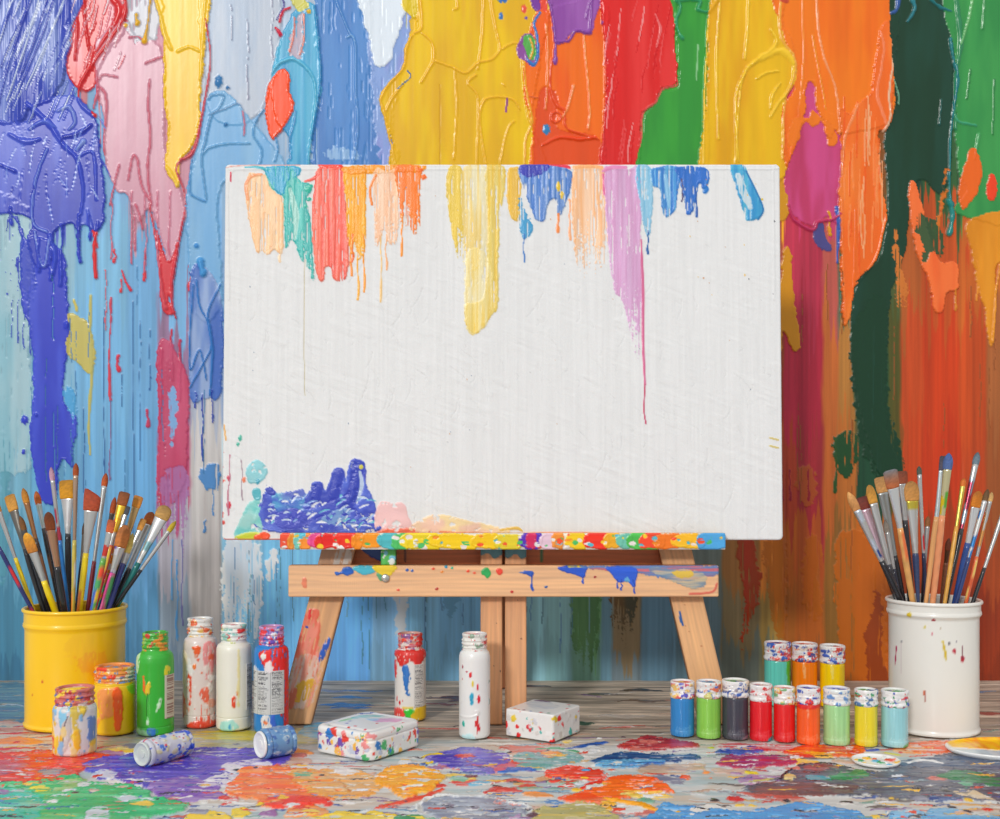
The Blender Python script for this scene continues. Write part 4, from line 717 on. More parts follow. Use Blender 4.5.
    b([(466, 255), (486, 255), (494, 300), (492, 315), (480, 332), (466, 328)], (234, 206, 118), .7, rag=.7, op=.75, col2=(240, 226, 176), mix=.6, **kw)
    b([(508, 172), (514, 168), (520, 172), (520, 215), (517, 222), (510, 214), (507, 195)], (232, 190, 84), 1.2, dry=(210, 285), **kw)
    # blue fan, apricot, lilac
    b([(519, 168), (545, 165), (570, 170), (572, 182), (568, 198), (562, 214), (558, 216), (556, 200), (548, 204), (545, 220), (536, 221), (530, 205), (524, 190)], (82, 128, 196), 1.6, col2=(140, 170, 216), mix=.5, rag=.5, groove=.8, **kw)
    b([(520, 166), (548, 165), (544, 174), (526, 178)], (74, 78, 176), 1.2, rag=.8, **kw); l([(550, 165), (566, 167), (570, 169)], [1.4, 2, 1], (222, 66, 90), 1); b([(520, 196), (526, 215), (534, 228), (524, 240), (520, 225)], (80, 156, 196), 1, warp=3, rag=1.2); D(524, 235, 262, .7, (80, 130, 190), .8); f.dot(558, 187, 2.4, (232, 200, 80), 1.6, 2.2); f.dot(562, 196, 2, (232, 200, 90), 1.2, 2); D(570, 200, 240, 1, (244, 176, 130), .8); D(558, 215, 232, 1.4, (240, 150, 90), 1)
    b([(574, 168), (600, 168), (605, 172), (608, 210), (608, 250), (600, 270), (588, 280), (578, 268), (573, 230)], (244, 208, 178), .9, dry=(215, 296), col2=(244, 188, 140), mix=.4, **kw); l([(574, 168), (590, 167), (602, 168)], [2, 2.4, 1.6], (246, 184, 130), 1)
    b([(604, 172), (612, 168), (628, 170), (640, 172), (641, 240), (643, 300), (642, 330), (637, 360), (630, 330), (622, 300), (614, 290), (608, 240)], (222, 182, 214), .9, dry=(270, 400), col2=(214, 164, 200), **kw)
    l([(603, 172), (612, 168), (626, 168)], [1.4, 2.4, 1.6], (226, 150, 190), 1); l([(641, 240), (643, 290), (643, 340), (645, 385)], [.8, 1.6, 1.5, 1.0], (216, 120, 156), 1); l([(645, 385), (644, 410), (646, 424)], .7, (200, 90, 120), .6); l([(603, 175), (604, 195)], 1.0, (226, 120, 160), 1)
    b([(636, 168), (652, 170), (653, 200), (650, 236), (645, 232), (640, 205)], (124, 186, 218), 1.1, dry=(210, 270), col2=(160, 204, 226), **kw); D(648, 232, 254, .9, (50, 100, 160), 1)
    b([(652, 170), (678, 168), (677, 200), (674, 212), (667, 218), (662, 212), (660, 190), (653, 186)], (68, 132, 200), 1.5, col2=(110, 176, 216), groove=.7, **kw); l([(665, 176), (668, 195), (669, 208)], [1.6, 3, 1.2], (150, 196, 226), .8)
    b([(676, 168), (702, 168), (710, 174), (708, 184), (702, 190), (700, 182), (696, 200), (692, 214), (686, 214), (684, 200), (680, 182)], (58, 118, 196), 1.6, rag=.4, **kw); D(696, 190, 217, 1, (50, 100, 170), 1); D(706, 182, 192, 2, (60, 130, 200), 1.4); D(682, 180, 202, .6, (100, 90, 120), .8)
    b([(730, 166), (744, 166), (750, 180), (760, 200), (763, 212), (756, 220), (746, 221), (744, 212), (738, 195)], (92, 178, 208), 1.4, col2=(64, 150, 198), groove=.6, **kw); b([(735, 175), (741, 176), (752, 206), (748, 209), (738, 190)], (206, 220, 226), 1.0, **kw); l([(746, 172), (756, 192), (763, 210), (758, 220)], 1.0, (60, 130, 180), 1.2)
    f.dot(762, 200, 1.2, (220, 190, 80)); 
    l([(224, 168), (250, 165.5), (300, 165.5)], .5, (226, 170, 160), .5)
    # lower left handprint-like smears
    f.flow = (26, 18); f.hole = .36; f.isl = .2
    b([(262, 530), (262, 500), (266, 488), (274, 490), (282, 500), (304, 498), (310, 490), (312, 483), (322, 482), (325, 492), (330, 480), (334, 468), (344, 470), (346, 484), (350, 462), (358, 460), (366, 466), (366, 485), (374, 500), (376, 515), (372, 532)], (72, 86, 184), 1.7, warp=1.5, ws=9, col2=(96, 116, 204), mix=.45, rag=.4, groove=.7)
    for P, ww in (([(318, 488), (315, 500)], 6), ([(339, 474), (334, 495)], 6.5), ([(358, 466), (354, 490), (345, 510)], 7)): l(P, ww, (62, 76, 176), 1.4)
    b([(272, 496), (290, 492), (304, 490), (302, 508), (288, 516), (276, 510)], (96, 172, 200), 1.0, warp=2, rag=.9, op=.8, col2=(72, 90, 186)); b([(320, 520), (340, 508), (350, 512), (340, 525)], (150, 190, 216), .9, warp=3, rag=1, op=.7); l([(360, 472), (362, 485), (358, 500)], [1.4, 2.4, 1], (190, 204, 226), .9); f.dot(361, 467, 2.4, (214, 206, 100), 1.2); b([(276, 514), (296, 508), (312, 520), (300, 528), (280, 528)], (84, 92, 190), 1, warp=3, rag=.6)
    R = np.random.RandomState(21)
    for k in range(60):
        x = 264 + 108 * R.rand(); y = 496 + 32 * R.rand(); a = -.9 + 1.1 * R.rand(); L_ = 3 + 9 * R.rand()
        l([(x, y), (x + L_ * .5 * math.cos(a), y + L_ * .5 * math.sin(a) - .8), (x + L_ * math.cos(a), y + L_ * math.sin(a))], [.3, .7 + .7 * R.rand(), .2], [(206, 220, 236), (150, 180, 222), (118, 190, 206), (60, 70, 176), (232, 234, 238)][k % 5], .6)
    b([(234, 534), (240, 520), (248, 504), (262, 498), (260, 514), (262, 532), (240, 538)], (120, 200, 196), 1.0, rag=.3, col2=(170, 216, 210), groove=.6, **kw); b([(248, 466), (258, 460), (268, 470), (262, 482), (250, 484), (246, 476)], (152, 206, 212), 1.0, warp=2, rag=.4); b([(252, 490), (260, 488), (262, 498), (256, 500)], (100, 180, 190), 1, warp=2); b([(266, 482), (270, 484), (276, 494), (268, 494)], (72, 84, 180), 1.2, warp=2)
    for x, y, r, c in ((240, 438, 2, (90, 180, 160)), (229, 478, 2, (206, 90, 110)), (229, 505, 2.4, (206, 60, 80)), (244, 480, 2, (230, 140, 110)), (238, 444, 1.5, (90, 180, 160)), (258, 482, 2, (90, 170, 190))): f.dot(x, y, r, c, .9, 1.6)
    D(229, 455, 515, .6, (190, 120, 140), .6); D(242, 460, 500, .5, (170, 150, 160), .5); l([(224, 425), (226, 440)], .8, (230, 180, 110), .6); f.dabs((222, 450, 225, 538), 14, [(224, 110, 90), (214, 80, 70)], (.8, 2.2), 3, .6, (.8, 2))
    b([(376, 530), (378, 505), (390, 502), (404, 504), (408, 515), (412, 528), (400, 532)], (240, 200, 198), 1.0, **kw); b([(376, 534), (392, 528), (430, 530), (420, 535)], (236, 128, 100), .9, **kw); b([(408, 530), (424, 518), (440, 514), (466, 520), (510, 530), (500, 533), (440, 534)], (240, 216, 170), .9, col2=(236, 200, 180), **kw); l([(500, 530), (516, 528), (522, 531)], [.8, 1.8, .8], (226, 190, 100), .9)
    l([(440, 532), (500, 534), (560, 533), (700, 534)], [1, 1.4, 1, .8], (238, 150, 110), .8)
    b([(236, 536), (250, 532), (262, 534), (258, 540), (238, 540)], (206, 210, 70), .9, **kw); b([(254, 536), (262, 532), (270, 534), (268, 540), (256, 540)], (236, 92, 46), 1.4, **kw); l([(224, 539), (290, 539)], .5, (224, 120, 110), .5)
    f.spray((690, 170, 776, 300), 16, [(200, 140, 90), (60, 60, 70), (230, 190, 90)], (.4, .9), 5); f.spray((230, 180, 776, 520), 34, [(190, 190, 190), (206, 160, 120), (120, 140, 160)], (.3, .7), 6)
    for y in (438, 446): l([(770, y), (778, y + 2)], .9, (214, 196, 130), .6)
    o = slab('canvas_board', f, .021, M_CANVAS, None, radius=.006, edge=(226, 225, 222))
    zb = CAMH - 70 * d0 / FPX
    o.location = ((502.5 - 500) * d0 / FPX, d0, zb); o.rotation_euler = (-math.atan(TILT), 0, 0)
    tag(o, 'large white canvas with coloured smears resting on the wooden easel', 'canvas')
    # writing stays off; little edge tick as on the real board
    return o

def woodfield(w, h, px0, py0, k, vert=True, tone=(214, 160, 112), seed=1, step=1.1):
    """local mm, origin upper left, pixel (px0,py0) -> (0,0), k mm per px"""
    f = Field(0, w, 0, h, step, step, tone, lambda x, y: ((x - px0) * k, (y - py0) * k), k, .5); f.blur = 1.2
    A, B = (f.U, f.V) if vert else (f.V, f.U)
    g = fbm(A / 4 + 1.5 * fbm(A / 20, B / 90, seed, 2), B / 130, seed, 4); r = np.sin((A + 10 * fbm(A / 30, B / 160, seed + 3, 2)) * .9)
    f.C *= (1 + .22 * (g - .5) + .02 * r)[..., None]; f.C[..., 2] *= (1 - .06 * (g - .5))
    f.H += .3 * (g - .5); f.flow = (4, 40) if vert else (40, 4)
    return f

def build_easel():
    E = empty('easel', (0, 1.60, 0)); tag(E, 'low wooden easel with paint-crusted ledge holding the white canvas', 'easel')
    y0 = 1.597
    def leg(name, xb, xt, zt, wpx, seed, paint, tone=(220, 172, 128)):
        # xb, xt: world x of the left edge at the foot and at height zt
        L = math.hypot(zt, xt - xb); ang = math.atan2(xt - xb, zt); wd = wpx * 1.6 / FPX * 1000
        f = woodfield(wd, L * 1000, 0, 0, 1.4545, True, tone, seed, 1.5); paint(f)
        def mp(P):
            Q = P.copy(); h = L + P[:, 2]              # height along the board
            cut = P[:, 0] * math.tan(ang)               # feet sawn level
            sgn = np.clip(1 - h / .12, 0, 1)
            h2 = h + cut * sgn
            Q[:, 0] = xb + P[:, 0] * math.cos(ang) + (h2) * math.sin(ang); Q[:, 2] = h2 * math.cos(ang) - P[:, 0] * math.sin(ang)
            Q[:, 2] = np.maximum(Q[:, 2], 0.0003)
            Q[:, 1] = y0 + P[:, 1] + TILT * Q[:, 2] - 1.60
            return Q
        return slab(name, f, .018, M_WOOD, E, mp, edge=(168, 112, 74))
    kx = 1.6 / FPX
    def pl(f):      # local px: x 0..24 , y = distance from the top of the leg
        T = f.V.max() / 1.4545; f.hole = .45; f.tf = (lambda g: (lambda x, y: g(x * 1.36, y)))(f.tf); b = f.blob; f.C *= .98
        q = lambda y: T - (723 - y) * 1.015
        b([(1, q(610)), (10, q(606)), (16, q(640)), (20, q(668)), (10, q(672)), (2, q(665)), (0, q(640))], (224, 116, 92), .8, dry=(q(640), q(700)), col2=(232, 150, 130), warp=2, ws=8)
        b([(2, q(655)), (14, q(648)), (22, q(660)), (20, q(700)), (8, q(705)), (2, q(690))], (222, 200, 186), .7, rag=1, col2=(228, 150, 130), warp=2, ws=8, op=.85)
        b([(8, q(680)), (18, q(672)), (20, q(688)), (12, q(700)), (7, q(696))], (214, 168, 60), .8, rag=.8, warp=2, ws=8); b([(3, q(690)), (8, q(685)), (9, q(705)), (4, q(706))], (222, 130, 100), .6, rag=.8, warp=1)
        b([(20, q(628)), (23, q(630)), (22, q(648)), (19, q(655)), (18, q(645))], (50, 96, 180), 1, warp=1); f.dot(4, q(623), 1.6, (60, 90, 170)); f.line([(3, q(606)), (4, q(614))], 1.4, (222, 70, 70), .8)
        b([(0, q(566)), (24, q(566)), (24, q(540)), (0, q(540))], (184, 150, 126), .4, op=.7, warp=2); b([(12, q(566)), (22, q(566)), (22, q(540)), (12, q(540))], (206, 202, 196), .5, warp=2, op=.9)
    leg('leg', (277 - 500) * kx, (277 + 100 - 500) * kx, .58, 33, 4, pl)
    def pr(f):
        T = f.V.max() / 1.4545; q = lambda y: T - (724 - y) * 1.02
        f.line([(6, q(612)), (5, q(620)), (6, q(626))], [.8, 1.4, .8], (50, 100, 160), .8); f.spray((2, q(600), 22, q(700)), 6, [(190, 120, 80)], (.4, .9), 2)
    leg('leg', (700 - 500) * kx, (700 - 92 - 500) * kx, .58, 32, 9, pr, (226, 180, 136))
    def post(x0, x1, seed, paint, name='centre_post', dy=0):
        wd = (x1 - x0) * kx * 1000; Hh = .60
        f = woodfield(wd, Hh * 1000, x0, 727 - Hh * FPX / 1.6, kx * 1000, True, (222, 170, 128), seed, 1.4); paint(f)
        def mp(P):
            Q = P.copy(); Q[:, 0] += (x0 - 500) * kx; Q[:, 2] = np.maximum(Hh + P[:, 2], .0003); Q[:, 1] = y0 + P[:, 1] + TILT * Q[:, 2] - 1.60 - .001
            return Q
        return slab(name, f, .018, M_WOOD, E, mp, edge=(160, 104, 70))
    def pc(f):
        f.blob([(480, 540), (528, 540), (528, 556), (522, 562), (516, 557), (508, 561), (502, 557), (494, 562), (488, 556), (480, 558)], (92, 138, 146), .8, warp=1, ws=5)
        f.spray((482, 600, 526, 720), 8, [(120, 80, 60), (70, 50, 40)], (.4, .9), 8)
    post(480.5, 502.3, 5, pc); post(505, 526.5, 6, pc)
    # crossbar in front
    dC = 1.5785; kc = dC / FPX * 1000
    f = woodfield((719 - 288) * kc, (597 - 565.5) * kc, 288, 565.5, kc, False, (230, 186, 146), 12, 1.2); b = f.blob; l = f.line
    w1 = dict(warp=1, ws=6)
    b([(334, 572), (340, 572), (343, 568), (350, 567), (354, 572), (348, 576), (342, 574), (337, 576)], (50, 104, 186), 1.4, **w1)
    b([(352, 567), (372, 566), (376, 571), (364, 575), (356, 571)], (84, 178, 196), 1, rag=.6, **w1); b([(372, 566), (396, 566), (392, 574), (384, 578), (376, 572)], (232, 204, 66), 1, rag=.6, **w1); b([(376, 573), (384, 577), (380, 583), (384, 588)], (110, 170, 130), .8, **w1)
    b([(302, 579), (306, 578), (307, 587), (303, 588)], (226, 140, 110), .5, **w1)
    for x, y, c in ((407, 570, (60, 100, 170)), (412, 571, (60, 100, 170)), (433, 569, (224, 100, 70)), (452, 568, (90, 180, 150)), (446, 567, (60, 150, 180)), (468, 571, (230, 90, 60)), (474, 573, (226, 110, 80)), (437, 589, (180, 60, 50)), (512, 592, (190, 50, 50)), (398, 590, (220, 80, 60)), (546, 587, (40, 90, 150)), (595, 577, (160, 60, 60)), (442, 572, (230, 140, 60))): f.dot(x, y, 1.8, c, .8, .8)
    b([(482, 570), (488, 568), (491, 574), (488, 578), (489, 582), (485, 576), (481, 575)], (60, 168, 96), 1.2, **w1); b([(496, 570), (501, 568), (503, 573), (498, 575)], (226, 84, 66), 1.2, **w1)
    b([(516, 573), (526, 571), (534, 572), (532, 577), (524, 574)], (60, 100, 186), 1.2, **w1); f.drip(532, 573, 590, .9, (50, 92, 180), 1)
    b([(558, 567), (586, 566), (586, 572), (584, 578), (576, 575), (568, 573), (560, 570)], (56, 96, 196), 1.4, rag=.3, **w1); f.drip(583, 575, 583, .7, (56, 96, 190), 1); b([(560, 566), (586, 566), (578, 568)], (220, 200, 70), .8, **w1)
    b([(584, 566), (720, 566), (718, 574), (700, 578), (684, 582), (640, 574), (600, 570)], (206, 110, 130), .7, rag=.7, dry=None, col2=(90, 130, 190), mix=.6, warp=1.5, ws=8, op=.85)
    b([(606, 567), (636, 568), (636, 580), (634, 588), (628, 582), (618, 582), (612, 574)], (60, 104, 206), 1.6, rag=.2, **w1); f.dot(627, 580, 3, (110, 170, 210), 1); [f.drip(x, 580, y, .6, (56, 90, 180), 1) for x, y in ((618, 588), (622, 590), (634, 593))]
    b([(650, 568), (700, 572), (706, 584), (690, 588), (664, 578)], (112, 142, 170), .7, rag=.8, op=.8, col2=(204, 190, 160), warp=2, ws=8); b([(672, 572), (690, 571), (694, 576), (680, 578)], (222, 190, 90), .8, rag=.7, **w1); l([(690, 594), (712, 592), (717, 584)], 1.2, (214, 120, 100), .5)
    zt = CAMH - (565.5 - 470) * kc / 1000
    def mpc(P):
        Q = P.copy(); Q[:, 0] += (288 - 500) * kc / 1000; Q[:, 2] += zt; Q[:, 1] += dC - 1.60 + TILT * (Q[:, 2]) * .6 - .003
        return Q
    slab('crossbar', f, .018, M_WOOD, E, mpc, radius=.0025, edge=(200, 150, 110))
    # ledge: painted lip + shelf
    dl = 1.5655; kl = dl / FPX * 1000
    f = woodfield((725.5 - 280) * kl, (549.5 - 533) * kl, 280, 533, kl, False, (230, 222, 210), 15, 1.1); b = f.blob
    w2 = dict(warp=1.5, ws=6, t=1.8)
    for P, c in (((280, 291), (232, 90, 60)), ((288, 296), (230, 150, 60)), ((294, 302), (130, 200, 190)), ((300, 312), (238, 150, 60)), ((308, 322), (226, 90, 150)), ((316, 340), (222, 44, 36)), ((334, 356), (230, 60, 40)), ((352, 364), (240, 150, 40)), ((362, 382), (246, 160, 40)), ((378, 398), (96, 190, 196)), ((392, 408), (90, 190, 110)), ((402, 440), (236, 212, 50)), ((430, 476), (242, 206, 30)), ((472, 500), (240, 200, 30)), ((495, 522), (226, 206, 60)), ((520, 542), (100, 60, 180)), ((526, 536), (206, 50, 100)), ((540, 556), (236, 206, 220)), ((552, 564), (232, 150, 70)), ((566, 586), (240, 202, 40)), ((584, 608), (232, 60, 40)), ((604, 622), (240, 180, 50)), ((616, 632), (120, 190, 170)), ((628, 660), (90, 190, 90)), ((640, 664), (236, 84, 50)), ((655, 690), (240, 130, 40)), ((672, 704), (246, 190, 50)), ((698, 730), (90, 166, 214))):
        x0, x1 = P; R = np.random.RandomState(x0)
        b([(x0, 535 + 3 * R.rand()), ((x0 + x1) / 2, 531 + 3 * R.rand()), (x1, 534 + 3 * R.rand()), (x1 - 1, 545 + 5 * R.rand()), ((x0 + x1) / 2, 548 + 3 * R.rand()), (x0, 544 + 5 * R.rand())], c, rag=.5, **w2)
    f.hole = .35; f.dabs((282, 535, 724, 548), 120, [(242, 232, 226), (238, 90, 50), (90, 190, 110), (246, 206, 60), (240, 150, 50), (100, 190, 206), (236, 236, 232)], (1.0, 4.6), 4, .9, (.25, .9)); b([(414, 540), (418, 539), (418, 547), (414, 547)], (236, 236, 230), 2.4, .5)
    zt2 = CAMH - (533 - 470) * kl / 1000; zb2 = CAMH - (549.5 - 470) * kl / 1000
    slabP = lambda P: P + np.array([(280 - 500) * kl / 1000, dl - 1.60, zt2])
    slab('ledge', f, .0085, M_WOOD, E, slabP, radius=.001, edge=(226, 190, 130))
    f = woodfield((725.5 - 280) * kl, 31, 280, 533, kl, False, (190, 140, 100), 16, 2.0)
    def mps(P):
        Q = P.copy(); Q[:, 0] = P[:, 0] + (280 - 500) * kl / 1000; Q[:, 1] = dl + .0085 - P[:, 2] * 1.0 - 1.60; Q[:, 2] = .2655 - P[:, 1]
        return Q
    f.H[:] = 0
    slab('ledge_shelf', f, .009, M_WOOD, E, mps)
    # rear rail seen between ledge and crossbar
    f = woodfield(480, 52, 350, 548, 1.47, False, (214, 136, 94), 17, 1.6)
    f.blob([(366, 546), (404, 546), (400, 560), (388, 566), (374, 560)], (50, 92, 170), .6, warp=2, ws=8); f.line([(549, 548), (549, 566)], 1.4, (96, 130, 80), .5); f.line([(412, 548), (412, 566)], 1.0, (90, 50, 36), .3)
    slab('rear_rail', f, .014, M_WOOD, E, lambda P: P + np.array([(344 - 500) * 1.63 / FPX, 1.6265 - 1.60, CAMH - (543 - 470) * 1.63 / FPX]))
    # painted block and bolt
    f = woodfield(15 * 1.44, 26, 380.5, 547, 1.44, True, (96, 184, 100), 18, 1.0)
    f.dabs((381, 548, 395, 566), 9, [(232, 240, 236), (130, 200, 220), (60, 170, 90)], (1.5, 3.5), 3, .8)
    slab('stop_block', f, .016, M_WOOD, E, lambda P: P + np.array([(380.5 - 500) * 1.585 / FPX, 1.5875 - 1.60, CAMH - (547 - 470) * 1.585 / FPX - .0005]))
    n = 20; th = np.arange(n) * 2 * PI / n
    prof = [(0.0, .006), (.0012, .0062), (.0028, .0058), (.0036, .0042), (.0040, .0)]
    P = np.array([[r * math.cos(t), -z, r * math.sin(t)] for z, r in prof for t in th])
    bolt = make_mesh('bolt', P, grid_faces(len(prof), n, True)[:, ::-1], np.tile((206, 206, 200), (len(P), 1)), None, M_STEEL, E)
    bolt.location = ((385.5 - 500) * 1.58 / FPX, 1.5785 + TILT * .2 * .6 - .003 - 1.60, CAMH - (578 - 470) * 1.58 / FPX)
    bolt['label'] = 'round steel bolt head'
    # rear leg behind the post
    f = woodfield(30, 660, 0, 0, 1, True, (150, 100, 70), 19, 3)
    def mpr(P):
        Q = P.copy(); t = (.66 + P[:, 2]) / .66
        Q[:, 0] = P[:, 0] - .011; Q[:, 2] = np.maximum(.0003, t * .60); Q[:, 1] = (1.86 + P[:, 1]) * (1 - t) + (1.640 + P[:, 1]) * t - 1.60
        return Q
    slab('rear_leg', f, .016, M_WOOD, E, mpr)

# ------------------------------------------------------------------ turned things
def lathe(name, prof, mat, parent, base, paint=None, R=None, loc=(0, 0, 0), cxp=None, d=None, step=1.3, rough=.35, closed_bottom=True, closed_top=False, nu=None, cap_col=None, rot=None, byp=None):
    """prof: list of (r, z) in metres, bottom->top, resampled; painted through a Field in (arc mm, -z mm)"""
    pr = np.array(prof, float); seg = np.hypot(np.diff(pr[:, 0]), np.diff(pr[:, 1])); cum = np.concatenate([[0], np.cumsum(seg)])
    L = cum[-1]; ns = max(len(pr), int(L * 1000 / step)); tt = np.unique(np.concatenate([np.linspace(0, L, ns), cum]))
    r = np.interp(tt, cum, pr[:, 0]); z = np.interp(tt, cum, pr[:, 1])
    Rm = R or pr[:, 0].max(); circ = 2 * PI * Rm * 1000; nu = nu or max(24, int(circ / step))
    k = (d / FPX * 1000) if d else 1.0
    zt = z.max()
    def tf(x, y):            # photo px -> arc length, height
        a = math.asin(max(-.999, min(.999, (x - cxp) * k / 1000 / Rm))) if cxp is not None else x / 1000 / Rm
        if cxp is None: return (x, -y)
        return (a * Rm * 1000, (y - byp) * k)
    f = Field(-circ / 2, circ / 2, -zt * 1000 - 2, 4, circ / nu, step, base, tf, k, rough); f.blur = 1.0; f.flow = (3, 22); f.hole = .3; f.isl = .5; f.isc = 5
    if paint: paint(f)
    th = (np.arange(nu) / nu - .5) * 2 * PI
    cols = (np.arange(nu)).clip(0, f.nu - 1)
    rows = np.clip(((-z * 1000) - f.v0) / f.dv, 0, f.nv - 1.001); j0 = rows.astype(int); fr = (rows - j0)[:, None]
    Hh = f.H[j0][:, cols] * (1 - fr) + f.H[j0 + 1][:, cols] * fr
    Cc = f.C[j0][:, cols] * (1 - fr[..., None]) + f.C[j0 + 1][:, cols] * fr[..., None]
    Rr = f.R[j0][:, cols] * (1 - fr) + f.R[j0 + 1][:, cols] * fr
    dr = np.gradient(r, tt + np.arange(len(tt)) * 1e-9); dz = np.gradient(z, tt + np.arange(len(tt)) * 1e-9); nn = np.hypot(dr, dz) + 1e-9
    nr = dz / nn; nz = -dr / nn
    rr = r[:, None] + nr[:, None] * Hh / 1000; zz = z[:, None] + nz[:, None] * Hh / 1000
    rr = np.where(r[:, None] < 1e-5, 0, np.maximum(rr, 0))
    X = rr * np.sin(th)[None]; Y = -rr * np.cos(th)[None]
    P = np.stack([X, Y, zz], -1).reshape(-1, 3); F = grid_faces(len(tt), nu, True); T = []
    Cc = Cc.reshape(-1, 3); Rr = Rr.ravel()
    def cap(row, flip, zc):
        nonlocal P, Cc, Rr
        ring = row * nu + np.arange(nu); c = len(P); P = np.vstack([P, [0, 0, zc]]); Cc = np.vstack([Cc, Cc[ring].mean(0)]); Rr = np.append(Rr, .5)
        t = np.stack([ring, np.roll(ring, -1), np.full(nu, c)], -1); T.append(t[:, ::-1] if not flip else t)
    if closed_bottom and r[0] > 1e-4: cap(0, False, z[0])
    if closed_top and r[-1] > 1e-4: cap(len(tt) - 1, True, z[-1])
    T = np.concatenate(T) if T else None
    o = make_mesh(name, P, F, Cc, Rr, mat, parent, True, T)
    o.location = loc
    return o

def disc(name, r, z, parent, mat, base, cols, seed, crown=.0012, rim=0, n=40):
    """painted round surface, slightly crowned"""
    f = Field(-r * 1000, r * 1000, -r * 1000, r * 1000, .9, .9, base, lambda x, y: (x, y), 1.0, .25); f.blur = .8
    R = np.random.RandomState(seed)
    for k in range(10):
        a = R.rand() * 6.28; q = r * 1000 * R.rand() ** .5; s_ = r * 1000 * (.18 + .3 * R.rand())
        x, y = q * math.cos(a), q * math.sin(a)
        f.blob([(x - s_, y), (x, y - s_ * .6), (x + s_, y + s_ * .2), (x + s_ * .2, y + s_ * .7)], cols[R.randint(len(cols))], .5, warp=1.5, ws=5, rag=.4)
    nr = max(6, int(r * 1000 / 1.1)); th = np.arange(n) * 2 * PI / n; P = [(0, 0, z + crown)]; C = []; 
    def smp(x, y):
        i = int(np.clip((x * 1000 - f.u0) / f.du, 0, f.nu - 1)); j = int(np.clip((-y * 1000 - f.v0) / f.dv, 0, f.nv - 1)); return f.C[j, i], f.H[j, i]
    c, h = smp(0, 0); C.append(c)
    for k in range(1, nr + 1):
        rr = r * k / nr
        for t in th:
            x, y = rr * math.cos(t), rr * math.sin(t); c, h = smp(x, y); P.append((x, y, z + crown * (1 - (k / nr) ** 2) + h / 1000 * .7 * (k < nr))); C.append(c)
    F = grid_faces(nr, n, True, 1); T = [(0, 1 + k, 1 + (k + 1) % n) for k in range(n)]
    return make_mesh(name, np.array(P), F, np.array(C), np.full(len(P), .25), mat, parent, True, np.array(T))

MIX = [(214, 50, 44), (60, 100, 190), (240, 196, 60), (236, 236, 232), (236, 120, 50), (90, 180, 120), (90, 180, 210), (110, 70, 160)]
def neck_paint(cols, n, seed, box, extra=None):
    def p(f):
        f.dabs(box, int(n * 3.2), cols, (1.0, 5.0), seed, .5, (.3, .8))
        f.spray(box, n * 2, cols, (.4, .9), seed + 1)
        if extra: extra(f)
    return p
def zpx(y, d): return CAMH - (y - HOR) * d / FPX

def bottle(kindname, cx, top, base, hw, neck_hw, y_sh, y_neck, color, label, cat, paint, neck_cols, neck_base=(232, 230, 226), seed=1, neckn=16, groovey=None, top_cols=None, shoulder='round', rings=3, group=None):
    """cx, top, base, hw in px; base = lowest visible point of the front; y_sh = where the straight side ends, y_neck = foot of the neck"""
    hw = hw * math.cos(math.atan((cx - CX) / FPX)); df = CAMH * FPX / (base - HOR); R = hw * df / FPX; R = hw * (df + R) / FPX; d = df + R
    E = empty(kindname, ((cx - CX) * d / FPX, d, 0)); tag(E, label, cat, group)
    zb = .0006; zs = zpx(y_sh, d); zn = zpx(y_neck, d); zt = zpx(top, d - .5 * R); rn = neck_hw * d / FPX
    bz = base - 1
    zb_px = HOR + CAMH * FPX / d
    prof = [(R * .86, zb), (R * .96, zb + .0012), (R, zb + .0035)]
    if groovey:
        zg = zpx(groovey, d); prof += [(R, zg - .0012), (R * .972, zg), (R, zg + .0012)]
    prof += [(R, zs - .003), (R * .99, zs), (R * .965, zs + (zn - zs) * .35), (rn + (R - rn) * .66, zs + (zn - zs) * .68), (rn + (R - rn) * .2, zs + (zn - zs) * .92), (rn * 1.03, zn), (rn * .98, zn + .0015)]
    lathe('body', prof, M_PLASTIC, E, color, paint, R, cxp=cx, d=d, byp=zb_px, closed_top=True)
    # neck with screw rings, open at the top, paint inside
    h = zt - zn; pn = [(rn * .9, zn - .001), (rn * 1.0, zn + .001)]
    for k in range(rings):
        a = zn + h * (.12 + .62 * k / rings); b_ = h * .62 / rings
        pn += [(rn * .965, a), (rn * .975, a + b_ * .2), (rn * 1.025, a + b_ * .38), (rn * 1.03, a + b_ * .55), (rn * .975, a + b_ * .75), (rn * .965, a + b_)]
    pn += [(rn * .95, zt - h * .2), (rn * 1.0, zt - h * .14), (rn * 1.01, zt - h * .05), (rn * .96, zt), (rn * .84, zt), (rn * .80, zt - .002), (rn * .80, zt - .0045)]
    hwn = neck_hw
    lathe('neck', pn, M_PLASTIC, E, neck_base, neck_paint(neck_cols, neckn, seed, (cx - hwn, top - 2, cx + hwn, y_neck + 1)), rn, cxp=cx, d=d, byp=zb_px, step=1.0, closed_bottom=False)
    disc('paint_fill', rn * .83, zt - .0035, E, M_PLASTIC, (top_cols or neck_cols)[0], top_cols or neck_cols, seed, crown=.0016)
    return E, d, R, zb_px

